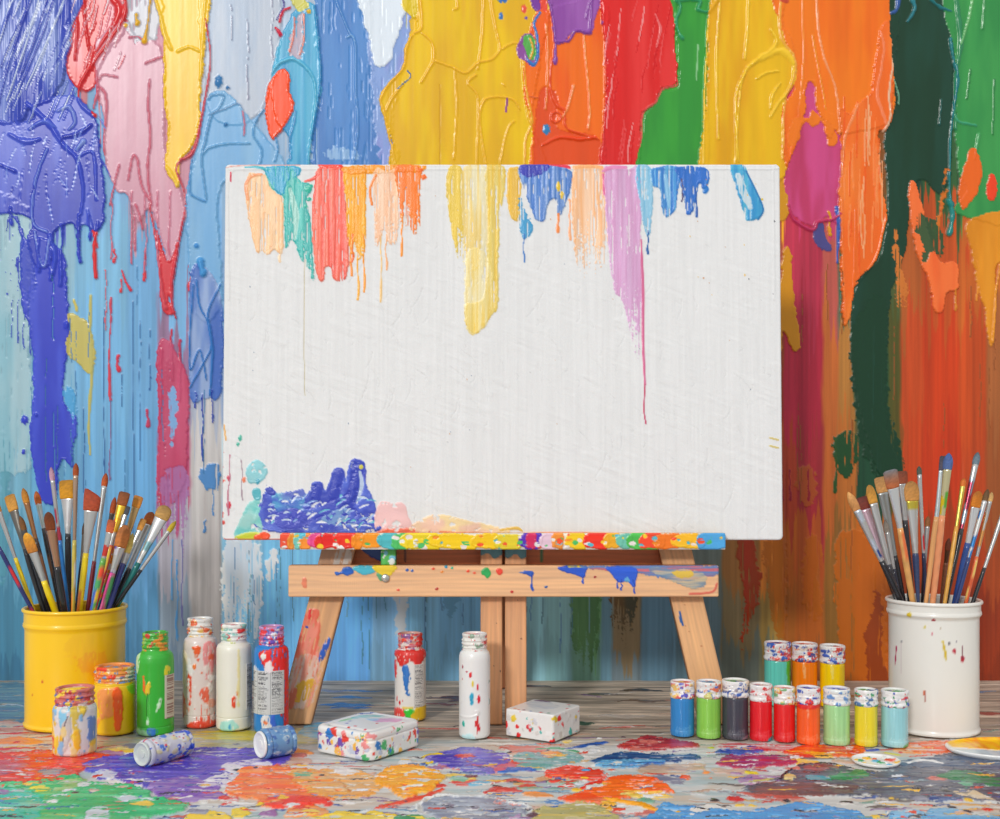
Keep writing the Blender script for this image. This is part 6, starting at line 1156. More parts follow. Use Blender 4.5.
def build_boxes():
    # ring of the side starts at +x,+y quadrant and runs anticlockwise; faces seen are -y (u ~ .62-.87) and +x / -x
    def p1(side, top, tot, sx, sy, h):
        R = np.random.RandomState(2)
        side.isl = .6; side.isc = 6; side.hole = .3
        for k in range(260):
            u = tot * R.rand(); v = -2 - (h - 4) * R.rand(); c = [(214, 70, 56), (60, 130, 196), (226, 150, 150), (80, 170, 110), (120, 90, 170), (240, 190, 90), (236, 236, 234), (200, 206, 222)][R.randint(8)]
            s_ = 1.6 + 5.5 * R.rand() ** 2; side.blob([(u - s_, v), (u, v - s_), (u + s_, v + .3 * s_), (u, v + s_)], c, .4, warp=2, ws=5, rag=.7)
        b = top.blob
        b([(-sx * .75, -sy * .2), (-sx * .2, -sy * .75), (0, -sy * .6), (-sx * .5, 0)], (120, 200, 190), .3, warp=4, rag=.8, col2=(206, 222, 226), op=.8); b([(-sx * .75, sy * .2), (-sx * .6, 0), (-sx * .5, sy * .1), (-sx * .6, sy * .5)], (140, 200, 120), .3, warp=3, op=.7)
        b([(sx * .1, -sy * .3), (sx * .6, -sy * .7), (sx * .7, -sy * .3), (sx * .2, 0)], (226, 170, 206), .3, warp=4, rag=.8, op=.8); b([(-sx * .2, -sy * .1), (sx * .1, -sy * .3), (sx * .2, 0)], (170, 206, 232), .3, warp=3, rag=.8, op=.8)
        for x, y, c in ((.4, .1, (206, 50, 60)), (-.3, .5, (90, 80, 170)), (-.4, .3, (60, 90, 160)), (.85, -.4, (206, 50, 60)), (.1, .6, (222, 90, 80)), (.0, .75, (206, 60, 60)), (.3, .8, (120, 80, 170)), (-.6, .85, (60, 140, 90)), (.55, .7, (214, 60, 80))): top.dot(x * sx, y * sy, 2.4, c, .6)
        top.line([(-sx * .9, -sy * .5), (-sx * .6, -sy * .9)], 1.6, (60, 90, 170), .4); top.line([(sx * .2, -sy * .93), (sx * .7, -sy * .9)], 1.4, (70, 110, 190), .4); top.line([(-sx * .8, sy * .9), (-sx * .2, sy * .93)], 2, (70, 160, 110), .4)
    rbox('paint_box', 'rounded white box with smeared lid lying left of the centre bottles', 'box', (-.1745, 1.460), .0485, .0525, .036, math.radians(-34), .012, .005, p1, .0015)
    def p2(side, top, tot, sx, sy, h):
        R = np.random.RandomState(5)
        side.isl = .6; side.isc = 6; side.hole = .3
        for k in range(170):
            u = tot * R.rand(); v = -1 - (h - 2) * R.rand(); c = [(214, 40, 44), (226, 226, 224), (222, 196, 70), (70, 180, 170), (206, 60, 70), (236, 236, 234), (214, 210, 206), (206, 206, 210)][R.randint(8)]
            s_ = 1 + 4.6 * R.rand() ** 2; side.blob([(u - s_, v), (u, v - s_), (u + s_, v + .3 * s_), (u, v + s_)], c, .4, warp=2, ws=5, rag=.6)
        b = top.blob; b([(-sx * .9, -sy * .3), (-sx * .2, -sy * .8), (sx * .5, -sy * .2), (0, sy * .5)], (196, 200, 210), .3, warp=4, rag=.7, col2=(226, 226, 226), op=.8); b([(-sx * .9, -sy * .7), (-sx * .6, -sy * .95), (-sx * .1, -sy * .85), (-sx * .5, -sy * .75)], (120, 90, 120), .4, warp=2)
        for x, y, c in ((.6, -.8, (206, 50, 70)), (.75, -.6, (60, 170, 140)), (.9, -.2, (214, 80, 80)), (-.7, .8, (214, 120, 80)), (-.3, .85, (120, 80, 110)), (0, .9, (70, 110, 180)), (.4, .85, (214, 60, 60)), (.7, .8, (60, 150, 120)), (-.5, .9, (206, 60, 60)), (.5, .95, (60, 160, 170))): top.dot(x * sx, y * sy, 2.6, c, .5)
    rbox('paint_box', 'square white box spotted with red paint, in front of the centre post', 'box', (.0605, 1.5428), .0385, .0385, .038, math.radians(-33), .004, .002, p2, 0.0, groove=False)

def build_palettes():
    def pal(label, px, py, r, stretch, cols, n, seed, base=(236, 236, 234), h=.004):
        d = CAMH * FPX / (py - HOR); x = (px - CX) * d / FPX
        f = Field(-r * 1000, r * 1000, -r * 1000 * stretch, r * 1000 * stretch, 1.0, 1.0, base, lambda a, b_: (a, b_), 1.0, .3); f.blur = 1.2
        R = np.random.RandomState(seed)
        for k in range(n):
            a = R.rand() * 6.28; q = .8 * R.rand() ** .5; s_ = r * 1000 * (.1 + .14 * R.rand()); X_, Y_ = q * r * 1000 * math.cos(a), q * r * 1000 * stretch * math.sin(a)
            f.blob([(X_ - s_, Y_), (X_, Y_ - s_ * .8), (X_ + s_, Y_), (X_, Y_ + s_)], cols[k % len(cols)], 1.4, warp=2.5, ws=8, rag=.4)
        return f, d, x
    def plate(name, label, px, py, r, stretch, f, d, x, h, lip, kids=True):
        n = 72; th = np.arange(n) * 2 * PI / n
        lev = [(.0, h * .45), *[(k / 22, h * .45) for k in range(1, 20)], (.9, h * .55), (.95, h * .9), (.985, h + lip), (1.0, h + lip), (1.005, h), (.98, h * .5), (.94, .0004)]
        P = []; C = []
        for s_, z in lev:
            for t in th:
                X_, Y_ = r * s_ * math.cos(t), r * s_ * stretch * math.sin(t)
                i = int(np.clip((X_ * 1000 - f.u0) / f.du, 0, f.nu - 1)); j = int(np.clip((-Y_ * 1000 - f.v0) / f.dv, 0, f.nv - 1))
                P.append((X_, Y_, z + (f.H[j, i] / 1000 if s_ < .96 and z > .001 else 0))); C.append(f.C[j, i] if z > .001 else (220, 220, 220))
        F = grid_faces(len(lev), n, True)
        o = make_mesh(name, np.array(P), F, np.array(C), np.full(len(P), .28), M_PLASTIC)
        o.location = (x, d, 0); tag(o, label, 'palette'); return o
    f, d, x = pal('', 876, 762.5, .0295, 1.0, [(226, 90, 60), (50, 150, 90), (120, 190, 220), (240, 196, 60), (236, 236, 234), (90, 180, 206), (240, 190, 50)], 16, 4)
    plate('paint_palette', 'small round white palette with green, yellow and blue dabs, before the yellow jar', 876, 762.5, .0295, 1.0, f, d, x, .003, .0012)
    f, d, x = pal('', 1012, 752, .085, .62, [(236, 120, 50), (240, 196, 40), (246, 200, 50), (240, 190, 40)], 2, 6)
    R_ = f
    f.blob([(-86, -48), (0, -60), (90, -40), (90, 10), (10, 8), (-50, -8), (-80, -20)], (242, 196, 44), 1.2, warp=4, ws=20, rag=.5, col2=(236, 150, 50), mix=.4)
    f.blob([(-80, -5), (-30, 2), (60, 15), (70, 40), (0, 46), (-60, 30)], (196, 216, 224), .8, warp=4, ws=20, rag=.3, col2=(214, 226, 230))
    plate('paint_palette', 'oval white palette smeared yellow, cut by the right edge of the photo', 1012, 752, .085, .62, f, d, x, .005, .002)

# ------------------------------------------------------------------ buckets and brushes
def bucket(cx, topL, base, hw, color, label, beads, paint, rimw):
    hw = hw * math.cos(math.atan((cx - CX) / FPX)); df = CAMH * FPX / (base - HOR); R = hw * df / FPX; R = hw * (df + R) / FPX; d = df + R
    E = empty('brush_bucket', ((cx - CX) * d / FPX, d, 0)); tag(E, label, 'bucket')
    zt = zpx(topL, d); zbp = HOR + CAMH * FPX / d; b1 = zpx(beads[0], d); b2 = zpx(beads[1], d)
    Rr = R * rimw; t = .0022
    prof = [(R * .96, .0006), (R * 1.02, .0015), (R * 1.03, .0045), (R * 1.01, .0065), (R, .009)]
    prof += [(R, b2 - .006), (R * 1.008, b2 - .004), (Rr * 1.005, b2), (Rr * 1.0, b2 + .003), (Rr * .985, b2 + .005), (Rr * .985, zt - .0075)]
    outer = lathe('bucket_body', prof + [(Rr * .985, zt - .004), (Rr * .985 - t, zt - .004), (Rr * .985 - t, b2 + .004), (R - t, b2 - .006), (R - t, .004), (.00001, .0035)], M_TIN, E, color, paint, R, cxp=cx, d=d, byp=zbp, step=1.8, rough=.33)
    rr = .0028; n = 14
    q = [(Rr + rr * .9 * math.cos(a) - .0006, zt - .0025 + rr * math.sin(a)) for a in np.linspace(-PI * .75, PI * 1.15, n)]
    q.append((Rr - .0036, zt - .006))
    lathe('rim', q, M_TIN, E, color, None, Rr, step=1.4, closed_bottom=False)
    return E, d, R, zt

TS = np.linspace(0, 1, 36)
def rods(T, B, w, head):
    """sample points and radii down a brush from tip to butt"""
    L = np.linalg.norm(B - T); t = TS * L; rh = max(.0028, min(.0045, w * .42))
    r = np.where(t < head * .45, w * .5, np.where(t < head, w * .5 + (rh - w * .5) * (t - head * .45) / (head * .55), rh * (1 - .5 * (t - head) / max(L - head, 1e-4))))
    return T + (B - T) * TS[:, None], r
def gap(a, b):
    return (np.sqrt(((a[0][:, None] - b[0][None]) ** 2).sum(-1)) - a[1][:, None] - b[1][None]).min()

def sweep(name, secs, mat, parent, colf, n=14):
    """sections (z, rx, ry) along local z with colour function (z, theta)->rgb"""
    th = np.arange(n) * 2 * PI / n; P = []; C = []
    for z, rx, ry in secs:
        for t in th: P.append((rx * math.cos(t), ry * math.sin(t), z)); C.append(colf(z, t))
    F = grid_faces(len(secs), n, True); m = len(P)
    P += [(0, 0, secs[0][0]), (0, 0, secs[-1][0])]; C += [C[0], C[-1]]
    T = [(k, m, (k + 1) % n)[::1] for k in range(n)]; T = [((k + 1) % n, k, m) for k in range(n)] + [(m - n + k, m - n + (k + 1) % n, m + 1) for k in range(n)]
    return make_mesh(name, np.array(P), F, np.array(C, float), None, mat, parent, True, np.array(T))

def brush(A, B, kind, wpx, bl, fl, bris, hand, spots, label, group, seed, roll, ferr=(206, 206, 204), fpaint=None, tipc=None):
    """A: tip world, B: butt world; wpx width of hair (m), bl hair length, fl ferrule length"""
    A = Vector(A); B = Vector(B); ax = (A - B); L = ax.length; R = np.random.RandomState(seed)
    E = empty('paintbrush', B); E.rotation_mode = 'QUATERNION'
    zA = ax.normalized(); xA = (Vector((1, 0, 0)) - zA * zA.x).normalized(); yA = zA.cross(xA)
    q = Matrix((xA, yA, zA)).transposed().to_quaternion(); q = q @ Matrix.Rotation(roll, 4, 'Z').to_quaternion(); E.rotation_quaternion = q
    tag(E, label, 'paintbrush', group)
    hw = wpx / 2; flat = kind in ('flat', 'filbert', 'angled'); th_ = hw * (.42 if flat else 1.0); th_ = max(th_, .0016)
    zf0 = L - bl - fl; zf1 = L - bl; hw *= 1.12; rh = max(.0028, min(.0045, hw * .75)); rj = max(.0023, min(.0038, hw * .58))
    # handle: slim butt, belly under the ferrule
    hs = []
    for t in np.linspace(0, 1, 30):
        z = t * (zf0 + .004); r = .0014 + (rh * 1.12 - .0014) * (t ** .7) * (1 - .30 * max(0, (t - .88) / .12) ** 1.5)
        if t < .03: r *= .6
        hs.append((z, r, r))
    hc = np.array(hand, float); sp = [(R.rand() * zf0 * .55 + zf0 * .45, R.rand() * 6.28, .006 + .016 * R.rand(), spots[R.randint(len(spots))]) for _ in range(12 if len(spots) > 2 else 5)] if spots else []
    def hcol(z, t):
        c = hc * (1 + .05 * math.sin(z * 900 + t))
        for zz, a, s_, sc in sp:
            if abs(z - zz) < s_ and math.cos(t - a) > (.2 if len(spots) > 2 else .6): c = np.array(sc, float)
        return np.clip(c, 0, 255)
    sweep('handle', hs, M_LACQ, E, hcol, 12)
    fs = []; fc = np.array(ferr, float); fp = fpaint or []
    for t in np.linspace(0, 1, 22):
        z = zf0 + t * fl; k = t ** 1.3 if flat else t
        rx = rj * (1 - k) + hw * .92 * k; ry = rj * (1 - k) + th_ * .95 * k
        if .10 < t < .14 or .2 < t < .24: rx *= 1.06; ry *= 1.06
        if t > .96: rx *= 1.04; ry *= 1.04
        fs.append((z, rx, ry))
    spf = [(zf0 + R.rand() * fl, R.rand() * 6.28, fl * (.06 + .12 * R.rand()), fp[R.randint(len(fp))]) for _ in range(7)] if fp else []
    def fcol(z, t):
        c = fc
        for zz, a, s_, sc in spf:
            if abs(z - zz) < s_ and math.cos(t - a) > .1: c = np.array(sc, float)
        return c
    sweep('ferrule', fs, M_METAL, E, fcol, 14)
    bs = []; bc = np.array(bris, float); tc = np.array(tipc if tipc is not None else bc * .72, float)
    ks = np.linspace(0, 1, 14)
    for t in ks:
        z = zf1 - .0012 + t * (bl + .0012)
        if kind == 'round': s_ = (1 + .18 * math.sin(t * PI * .8)) * max(.02, (1 - t ** 3.2)) ** .7; rx = hw * .95 * s_; ry = th_ * .95 * s_
        elif kind == 'filbert': s_ = (1 + .14 * math.sin(t * PI * .7)); e = max(.03, 1 - t ** 4) ** .5; rx = hw * s_ * e; ry = th_ * s_ * max(.05, 1 - t ** 3) ** .5
        else: s_ = 1 + .12 * math.sin(t * 2.2); e = 1 if t < .93 else max(.55, 1 - (t - .93) * 5); rx = hw * s_ * e; ry = th_ * s_ * max(.10, 1 - t ** 3 * .9)
        bs.append((z, rx, ry))
    def bcol(z, t):
        u = (z - zf1) / bl; c = bc * (1 - max(0, u) ** 1.5 * .9) + tc * max(0, u) ** 1.5 * .9
        return np.clip(c * (1 + .16 * (R.rand() - .5)), 0, 255)
    o = sweep('bristles', bs, M_HAIR, E, bcol, 20)
    if kind in ('angled',):
        me = o.data
        for v in me.vertices:
            u = max(0, (v.co.z - zf1) / bl); v.co.z -= u * (v.co.x / hw) * bl * .22
    return E

def place_brushes(center, R, ztop, specs, group, seed):
    rs = np.random.RandomState(seed); cx, cy = center
    def cand(s_):
        tip, rim, kind, wpx, bl, fl = s_[:6]; front = s_[10]
        half = math.sqrt(max(1e-6, (R - .006) ** 2 - min(R - .012, abs((rim[0] - CX) * cy / FPX - cx)) ** 2))
        lo, hi = (-1, -.05) if front > 0 else ((.05, 1) if front < 0 else (-.75, .75))
        yr = cy + (lo + (hi - lo) * rs.rand()) * half
        yt = yr + (yr - cy) * .35 + (rs.rand() - .5) * .06
        pyr = HOR + (CAMH - ztop) * FPX / yr; tt = (pyr - tip[1]) / max(1, rim[1] - tip[1])
        xr = (tip[0] + (rim[0] - tip[0]) * tt - CX) * yr / FPX; rad = math.hypot(xr - cx, yr - cy)
        if rad > R - .0075:
            f_ = (R - .0078) / rad; xr = cx + (xr - cx) * f_; yr = cy + (yr - cy) * f_
        T = np.array([(tip[0] - CX) * yt / FPX, yt, CAMH - (tip[1] - HOR) * yt / FPX]); Q = np.array([xr, yr, ztop]); D = Q - T
        k = (.0085 - Q[2]) / D[2]; Bt = Q + D * k
        # the butt slides over the bucket floor: let depth wander, keep the visible line
        Bt[1] = cy + (Bt[1] - cy) * (.2 + .8 * rs.rand()) if rs.rand() < .3 else Bt[1]
        while math.hypot(Bt[0] - cx, Bt[1] - cy) > R - .009 and k > .05:
            k *= .94; Bt = Q + D * k
        w = wpx * yt / FPX * 1.12
        return T, Bt, yt, rods(T, Bt, w * (.8 if kind in ('flat', 'angled') else 1), (bl + fl) * yt / FPX)
    cur = [None] * len(specs); g = [-9.] * len(specs)
    for ps in range(9):
        for i, s_ in enumerate(specs):
            others = [c[3] for k, c in enumerate(cur) if c is not None and k != i]
            best = cur[i]; bg_ = min([gap(best[3], o) for o in others] or [1]) if best else -9
            if best and bg_ > .0006: continue
            for _ in range(70 if ps == 0 else 260):
                c = cand(s_); m = 1.
                for o in others:
                    m = min(m, gap(c[3], o))
                    if m < bg_: break
                if m > bg_: best, bg_ = c, m
                if bg_ > .0012: break
            cur[i] = best; g[i] = bg_
    print('smallest brush gaps', sorted(round(x * 1000, 1) for x in g)[:6])
    for i, s_ in enumerate(specs):
        tip, rim, kind, wpx, bl, fl, bris, hand, spots, label, front = s_[:11]; kw = dict(s_[11]) if len(s_) > 11 else {}
        T, Bt, yt, _ = cur[i]; k = yt / FPX; roll = kw.pop('roll', (rs.rand() - .5) * .5)
        brush(T, Bt, kind, wpx * k, bl * k, fl * k, bris, hand, spots, label, group, seed * 100 + i, roll, **kw)

SIL = (204, 204, 202); COP = (176, 132, 96); WH = (232, 232, 230)
def build_brush_buckets():
    def py_(f):
        b = f.blob; f.C *= (1 + .03 * (fbm(f.U / 20, f.V / 80, 5, 2) - .5))[..., None]
        b([(84, 636), (104, 626), (118, 640), (116, 668), (100, 662), (88, 656)], (240, 190, 60), .1, warp=4, ws=14, rag=.8, op=.4, isl=1.2); b([(92, 652), (112, 648), (118, 664), (104, 668)], (234, 150, 60), .1, warp=4, ws=14, rag=1, op=.4, isl=1.5)
        f.dot(61, 673, 1.2, (190, 50, 40), .5); f.dot(49, 687, .8, (190, 80, 40), .4)
    E, d, R, zt = bucket(75.6, 606, 733.5, 50.6, (242, 200, 28), 'yellow metal bucket crammed with paintbrushes, at the left', (728, 623), py_, 1.03)
    Y = (236, 210, 40); BK = (38, 38, 42); AM = (216, 160, 72); BR = (176, 104, 62)
    g = None
    sp = [(235, 90, 60), (240, 200, 60), (230, 120, 170), (70, 110, 190), (90, 170, 110)]
    specs = [
      ((76, 463), (73, 608), 'round', 5.0, 12, 68, (176, 92, 48), (206, 188, 96), [(232, 150, 60), (226, 226, 220)], 'tallest brush of the yellow bucket, small brown round tip', 1, dict(ferr=(196, 170, 150))),
      ((93, 492), (79, 608), 'angled', 13.5, 18, 46, (178, 88, 58), Y, [(232, 140, 60)], 'red-brown angled flat brush with a yellow handle in the yellow bucket', 1, dict(tipc=(150, 64, 40))),
      ((67, 480), (69, 608), 'flat', 14, 18, 38, (218, 158, 44), BK, None, 'wide golden flat brush with a broad white ferrule in the yellow bucket', -1, dict(ferr=(232, 232, 232))),
      ((26, 533), (54, 608), 'filbert', 10, 20, 34, (200, 136, 70), Y, [(232, 120, 60), (236, 150, 80)], 'low amber filbert brush with a yellow handle, leaning left', 1, dict(tipc=(232, 176, 60))),
      ((126, 525), (103, 608), 'filbert', 11.5, 22, 30, (204, 132, 76), (226, 90, 160), sp, 'amber filbert brush with a pink-splashed handle, leaning right', 1, dict(fpaint=[(226, 226, 236), (240, 180, 80), (150, 110, 190)])),
      ((167, 506), (118, 608), 'filbert', 13, 13, 52, (196, 156, 96), (30, 120, 116), None, 'wide tan filbert brush with a teal handle, leaning far right', 0, dict(ferr=(226, 226, 226), fpaint=[(150, 190, 196), (232, 232, 230)])),
      ((176, 521), (122, 608), 'round', 4.5, 12, 50, (206, 180, 60), BK, None, 'thin olive-yellow round brush, farthest right in the yellow bucket', 1, {}),
      ((152, 512), (113, 608), 'filbert', 9.5, 12, 50, (184, 104, 44), BK, None, 'brown filbert brush with black handle beside the wide tan one', -1, {}),
      ((139, 496), (108, 608), 'flat', 8, 11, 40, (218, 150, 70), (60, 60, 66), [(120, 140, 180)], 'small amber flat brush with gold ferrule, right side of the yellow bucket', -1, dict(ferr=(210, 180, 130))),
      ((125, 492), (94, 608), 'flat', 9, 13, 44, (156, 92, 48), (200, 66, 60), [(232, 200, 80)], 'brown flat brush with a yellow stained ferrule', 0, dict(fpaint=[(232, 170, 60), (222, 80, 60), (232, 190, 80)])),
      ((115, 497), (95, 608), 'round', 5.0, 16, 38, (190, 96, 50), (70, 44, 40), None, 'slim rust-coloured round brush with dark ferrule, right of middle', -1, dict(ferr=(120, 110, 104))),
      ((106, 473), (88, 608), 'round', 5.4, 13, 78, (196, 100, 52), (130, 40, 50), None, 'tall orange-brown brush with maroon handle, second tallest on the right', -1, {}),
      ((51, 467), (68, 608), 'round', 4.4, 13, 64, (214, 170, 190), (48, 124, 190), None, 'tall slim brush with pinkish tip and bright blue handle', 0, dict(fpaint=[(206, 90, 110), (214, 206, 214)])),
      ((48, 512), (63, 608), 'filbert', 8.4, 18, 42, (136, 76, 44), BK, None, 'dark brown filbert brush with copper ferrule, left of middle', 1, dict(ferr=(190, 150, 124))),
      ((36, 491), (60, 608), 'round', 5.6, 13, 28, (206, 116, 60), (44, 40, 40), [(120, 80, 50)], 'small orange round brush behind the dark brown filbert', -1, dict(fpaint=[(190, 206, 200)])),
      ((23, 488), (53, 608), 'round', 5.8, 15, 40, (204, 142, 60), (56, 40, 34), [(130, 90, 60)], 'amber round brush with copper ferrule, third from the left', -1, dict(ferr=COP)),
      ((9, 495), (41, 608), 'flat', 10, 16, 44, (218, 162, 82), BK, None, 'square amber flat brush with dark ferrule near the left edge', 0, dict(ferr=(130, 126, 120))),
      ((-5, 500), (32, 608), 'round', 5.0, 12, 52, (206, 150, 80), Y, None, 'thin brush with a yellow handle at the photo left edge', 1, {}),
      ((-20, 512), (30, 608), 'round', 5.0, 12, 30, (190, 130, 80), (40, 50, 110), [(206, 50, 50)], 'navy brush with red band, leaning lowest at the left edge', 0, {}),
      ((133, 533), (109, 608), 'round', 6, 20, 14, (232, 206, 120), (50, 60, 130), [(120, 110, 180)], 'short pale yellow round brush with a blue handle, right side', 0, {}),
      ((144, 519), (106, 608), 'flat', 5.5, 11, 40, (222, 160, 80), BK, None, 'narrow light amber flat brush tucked beside the brown filbert', -1, {}),
      ((127, 506), (99, 608), 'flat', 6.5, 8, 30, (90, 90, 96), (70, 110, 190), [(232, 232, 236)], 'grey-tipped flat brush behind the pink-handled filbert', -1, dict(fpaint=[(140, 180, 214)])),
      ((86, 520), (77, 608), 'round', 5, 14, 30, (120, 90, 70), (36, 44, 60), None, 'dark brush half hidden behind the angled red-brown one', -1, dict(ferr=(150, 140, 130))),
      ((58, 528), (66, 608), 'round', 5, 16, 26, (130, 80, 50), (90, 56, 40), None, 'brown brush low between the blue-handled and dark filbert ones', -1, dict(ferr=(140, 120, 100))),
      ((20, 516), (48, 608), 'round', 5, 14, 26, (140, 100, 60), (34, 34, 40), None, 'black-handled brush behind the low amber filbert', -1, dict(ferr=(120, 116, 112))),
      ((112, 520), (93, 608), 'flat', 7, 12, 30, (206, 110, 70), (110, 170, 80), sp, 'short flat brush with a green and yellow spotted handle', 1, dict(fpaint=[(226, 90, 80), (232, 200, 90)])),
      ((118, 540), (97, 608), 'round', 5, 14, 26, (232, 150, 60), (236, 140, 50), sp, 'low orange-handled brush next to the pink-handled filbert', 1, dict(fpaint=[(240, 160, 60), (230, 110, 140)])),
    ]
    place_brushes((E.location.x, E.location.y), R, zt, specs, None, 37)
    def pw(f):
        for x, y, r, c, s_ in ((900.5, 611, 2.2, (206, 180, 50), 1.2), (918, 614.5, 1.6, (150, 40, 50), .8), (911, 622, 1.2, (206, 186, 70), 1.4), (937, 644.5, 1.9, (176, 40, 56), 1.2), (945.5, 652, 2.2, (176, 34, 54), 1.4), (932, 637, 1.0, (60, 50, 60), 1.6), (917, 628, .7, (200, 90, 110), 2), (927, 628, .6, (100, 120, 140), 1), (939, 635, .6, (100, 90, 110), 1), (895, 639, .8, (90, 90, 100), 1.6), (924, 622, .5, (150, 120, 90), 1), (932, 662, .5, (120, 120, 120), 1), (910, 686, .8, (206, 110, 70), 3)): f.dot(x, y, r, c, .5, s_)
        f.line([(926, 635), (928, 645), (929, 652)], [.8, 1.2, 1], (206, 180, 60), .5); f.line([(892.5, 645), (892, 662)], .9, (176, 40, 90), .4); f.line([(945.5, 640), (945.5, 652)], .35, (120, 50, 70), .3); f.line([(894.6, 640), (894.6, 670)], .3, (150, 100, 130), .3); f.line([(911, 684), (911, 694)], .5, (180, 120, 110), .3)
    E, d, R, zt = bucket(933.4, 598.5, 739, 45.6, (232, 229, 222), 'white bucket with red and yellow drops holding paintbrushes, at the right', (733, 612), pw, 1.05)
    WD = (214, 164, 108)
    specs = [
      ((949, 453), (933, 600), 'round', 8.2, 16, 50, (96, 116, 160), (220, 150, 108), [(232, 170, 120)], 'blue-grey round brush with yellow-splashed ferrule and salmon wood handle', 1, dict(fpaint=[(236, 206, 50), (120, 190, 90), (240, 210, 60)], ferr=(220, 210, 170), tipc=(70, 96, 150))),
      ((890, 470), (909, 602), 'flat', 12, 18, 46, (184, 110, 72), (216, 166, 106), [(222, 120, 70)], 'wide rust flat brush with natural wood handle in the white bucket', 1, dict(ferr=(226, 226, 224), tipc=(110, 120, 130), roll=.1)),
      ((911, 481), (917, 602), 'filbert', 13, 19, 56, (206, 152, 90), (50, 66, 100), None, 'broad tan filbert brush with dark blue handle in the white bucket', 1, dict(fpaint=[(206, 190, 90), (206, 206, 200), (120, 160, 110)], roll=.1)),
      ((944, 456), (926, 602), 'flat', 6.5, 14, 50, (90, 84, 96), (222, 170, 116), None, 'tall dark-tipped brush with pale wood handle beside the blue-grey one', 0, dict(ferr=(206, 216, 220))),
      ((978, 452), (948, 602), 'round', 6.0, 13, 70, (120, 136, 146), BK, None, 'tallest right-hand brush with grey tip and black handle', -1, dict(fpaint=[(176, 190, 200), (150, 70, 90)])),
      ((964, 478), (947, 602), 'round', 5.0, 8, 44, (220, 130, 60), (222, 170, 84), None, 'brush with yellow painted shaft and small orange tip', 1, dict(ferr=(232, 212, 120))),
      ((869, 485), (897, 602), 'filbert', 8, 18, 66, (212, 158, 78), (60, 60, 66), [(220, 220, 220)], 'amber filbert brush, third from the left in the white bucket', 1, {}),
      ((848, 492), (893, 602), 'round', 7.5, 20, 60, (200, 146, 96), BK, None, 'leftmost brush of the white bucket, with a tan pointed tip', 0, dict(fpaint=[(60, 90, 170), (206, 200, 150), (214, 222, 232)], tipc=(220, 170, 110))),
      ((861, 497), (898, 602), 'flat', 9.5, 12, 60, (130, 62, 50), BK, None, 'dark red flat brush, second from the left in the white bucket', -1, dict(fpaint=[(206, 180, 190)])),
      ((880, 477), (903, 602), 'flat', 10.5, 15, 68, (210, 160, 104), BK, None, 'pale tan flat brush with long grey ferrule, left part of the white bucket', -1, dict(ferr=(176, 180, 178))),
      ((902, 471), (910, 602), 'flat', 9, 12, 40, (150, 84, 60), (44, 44, 50), None, 'brown flat brush peeking out behind the wide rust one', -1, {}),
      ((902, 487), (912, 602), 'flat', 7, 9, 56, (204, 120, 50), BK, None, 'narrow orange flat brush half hidden behind the broad tan filbert', -1, dict(fpaint=[(50, 90, 170), (60, 100, 180), (206, 214, 220)])),
      ((919, 466), (925, 602), 'round', 4.4, 8, 82, (96, 100, 90), (36, 42, 70), None, 'very thin brush with red collar and navy handle in the white bucket', 0, dict(fpaint=[(214, 50, 60), (206, 206, 206)])),
      ((979, 491), (955, 602), 'filbert', 9, 16, 40, (214, 136, 54), (50, 80, 140), None, 'orange filbert brush with a white ferrule on the right side', 0, dict(ferr=(232, 232, 232))),
      ((988, 489), (957, 602), 'round', 5, 12, 62, (120, 90, 60), (40, 60, 110), None, 'brown-tipped brush with blue handle close to the orange filbert', 1, dict(fpaint=[(90, 150, 206), (236, 236, 230)], ferr=(226, 226, 226))),
      ((992, 492), (966, 602), 'round', 4.2, 9, 60, (222, 180, 120), (222, 110, 70), [(236, 200, 120)], 'slender orange-handled brush with cream tip at the right', 0, dict(fpaint=[(210, 70, 60), (226, 170, 110)])),
      ((1006, 504), (974, 602), 'round', 4.4, 12, 58, (200, 170, 130), BK, None, 'rightmost brush of the white bucket, thin with black handle', 1, {}),
      ((949, 538), (941, 602), 'round', 5, 12, 16, (120, 66, 44), (130, 84, 60), None, 'short brown stub brush low in the middle of the white bucket', -1, dict(ferr=(110, 80, 60))),
      ((972, 528), (960, 602), 'round', 4.6, 12, 34, (170, 170, 170), (206, 70, 60), None, 'red-handled brush low at the right of the white bucket', -1, {}),
      ((885, 520), (900, 602), 'round', 5, 12, 40, (150, 140, 130), (40, 44, 60), None, 'dark brush hidden low between the left-hand flat brushes', -1, {}),
      ((928, 516), (922, 602), 'round', 4.6, 10, 40, (160, 110, 70), (36, 36, 40), None, 'black-handled brush low beside the pale wood handles', -1, {}),
    ]
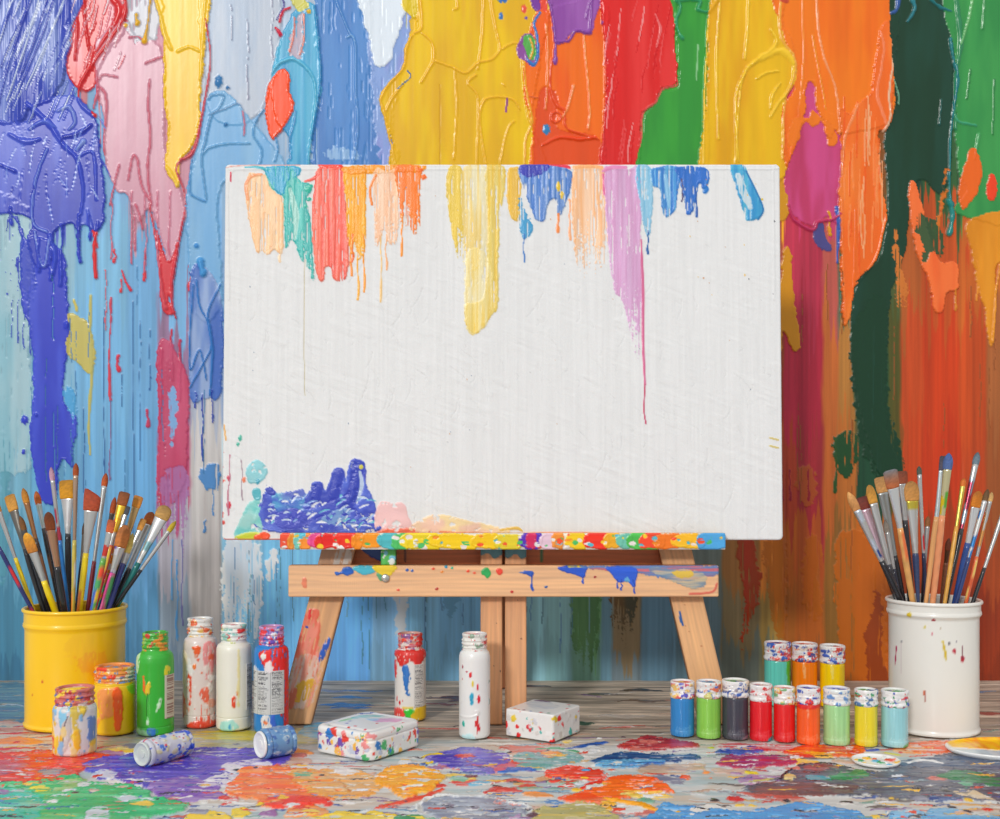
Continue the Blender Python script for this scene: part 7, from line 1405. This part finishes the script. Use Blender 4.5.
    place_brushes((E.location.x, E.location.y), R, zt, specs, None, 9)

# ------------------------------------------------------------------ light and camera
def build_light():
    w = bpy.data.worlds.new('studio_air'); scene.world = w; w.use_nodes = True; nt = w.node_tree; bg = nt.nodes['Background']
    tc = nt.nodes.new('ShaderNodeTexCoord'); sx = nt.nodes.new('ShaderNodeSeparateXYZ'); mr = nt.nodes.new('ShaderNodeMapRange')
    nt.links.new(tc.outputs['Generated'], sx.inputs[0]); nt.links.new(sx.outputs['Z'], mr.inputs['Value'])
    mr.inputs['From Min'].default_value = -.1; mr.inputs['From Max'].default_value = 1.0; mr.inputs['To Min'].default_value = AMB0; mr.inputs['To Max'].default_value = AMB1
    bg.inputs['Color'].default_value = (0.97, 0.985, 1.0, 1); nt.links.new(mr.outputs['Result'], bg.inputs['Strength'])
    L = bpy.data.lights.new('daylight', 'SUN'); L.energy = SUN; L.angle = math.radians(7); L.color = (1, .985, .955)
    o = bpy.data.objects.new('daylight', L); COL.objects.link(o); o.location = (-1.2, -2, 2); o.rotation_euler = Vector((.42, 1, -.46)).to_track_quat('-Z', 'Y').to_euler(); o['kind'] = 'structure'
AMB0, AMB1, SUN = .49, .95, 1.50

def build_camera():
    cam = bpy.data.cameras.new('camera'); o = bpy.data.objects.new('camera', cam); COL.objects.link(o)
    o.location = (0, 0, CAMH); o.rotation_euler = (PI / 2, 0, 0)
    cam.sensor_fit = 'HORIZONTAL'; cam.sensor_width = 36; cam.lens = FPX / 1000 * 36
    cam.shift_y = (HOR - 409.5) / 1000 * 1; cam.clip_start = .02
    scene.camera = o

import time
def run(fn):
    t = time.time(); fn(); print(fn.__name__, round(time.time() - t, 1), 's')
for fn in (build_wall, build_floor, build_canvas, build_easel, build_bottles, build_small_jars, build_lying, build_boxes, build_palettes, build_brush_buckets, build_light, build_camera):
    run(fn)
vs = scene.view_settings
vs.view_transform = 'Standard'; vs.look = 'None'; vs.gamma = 1.0; vs.exposure = 0.0; vs.use_curve_mapping = False
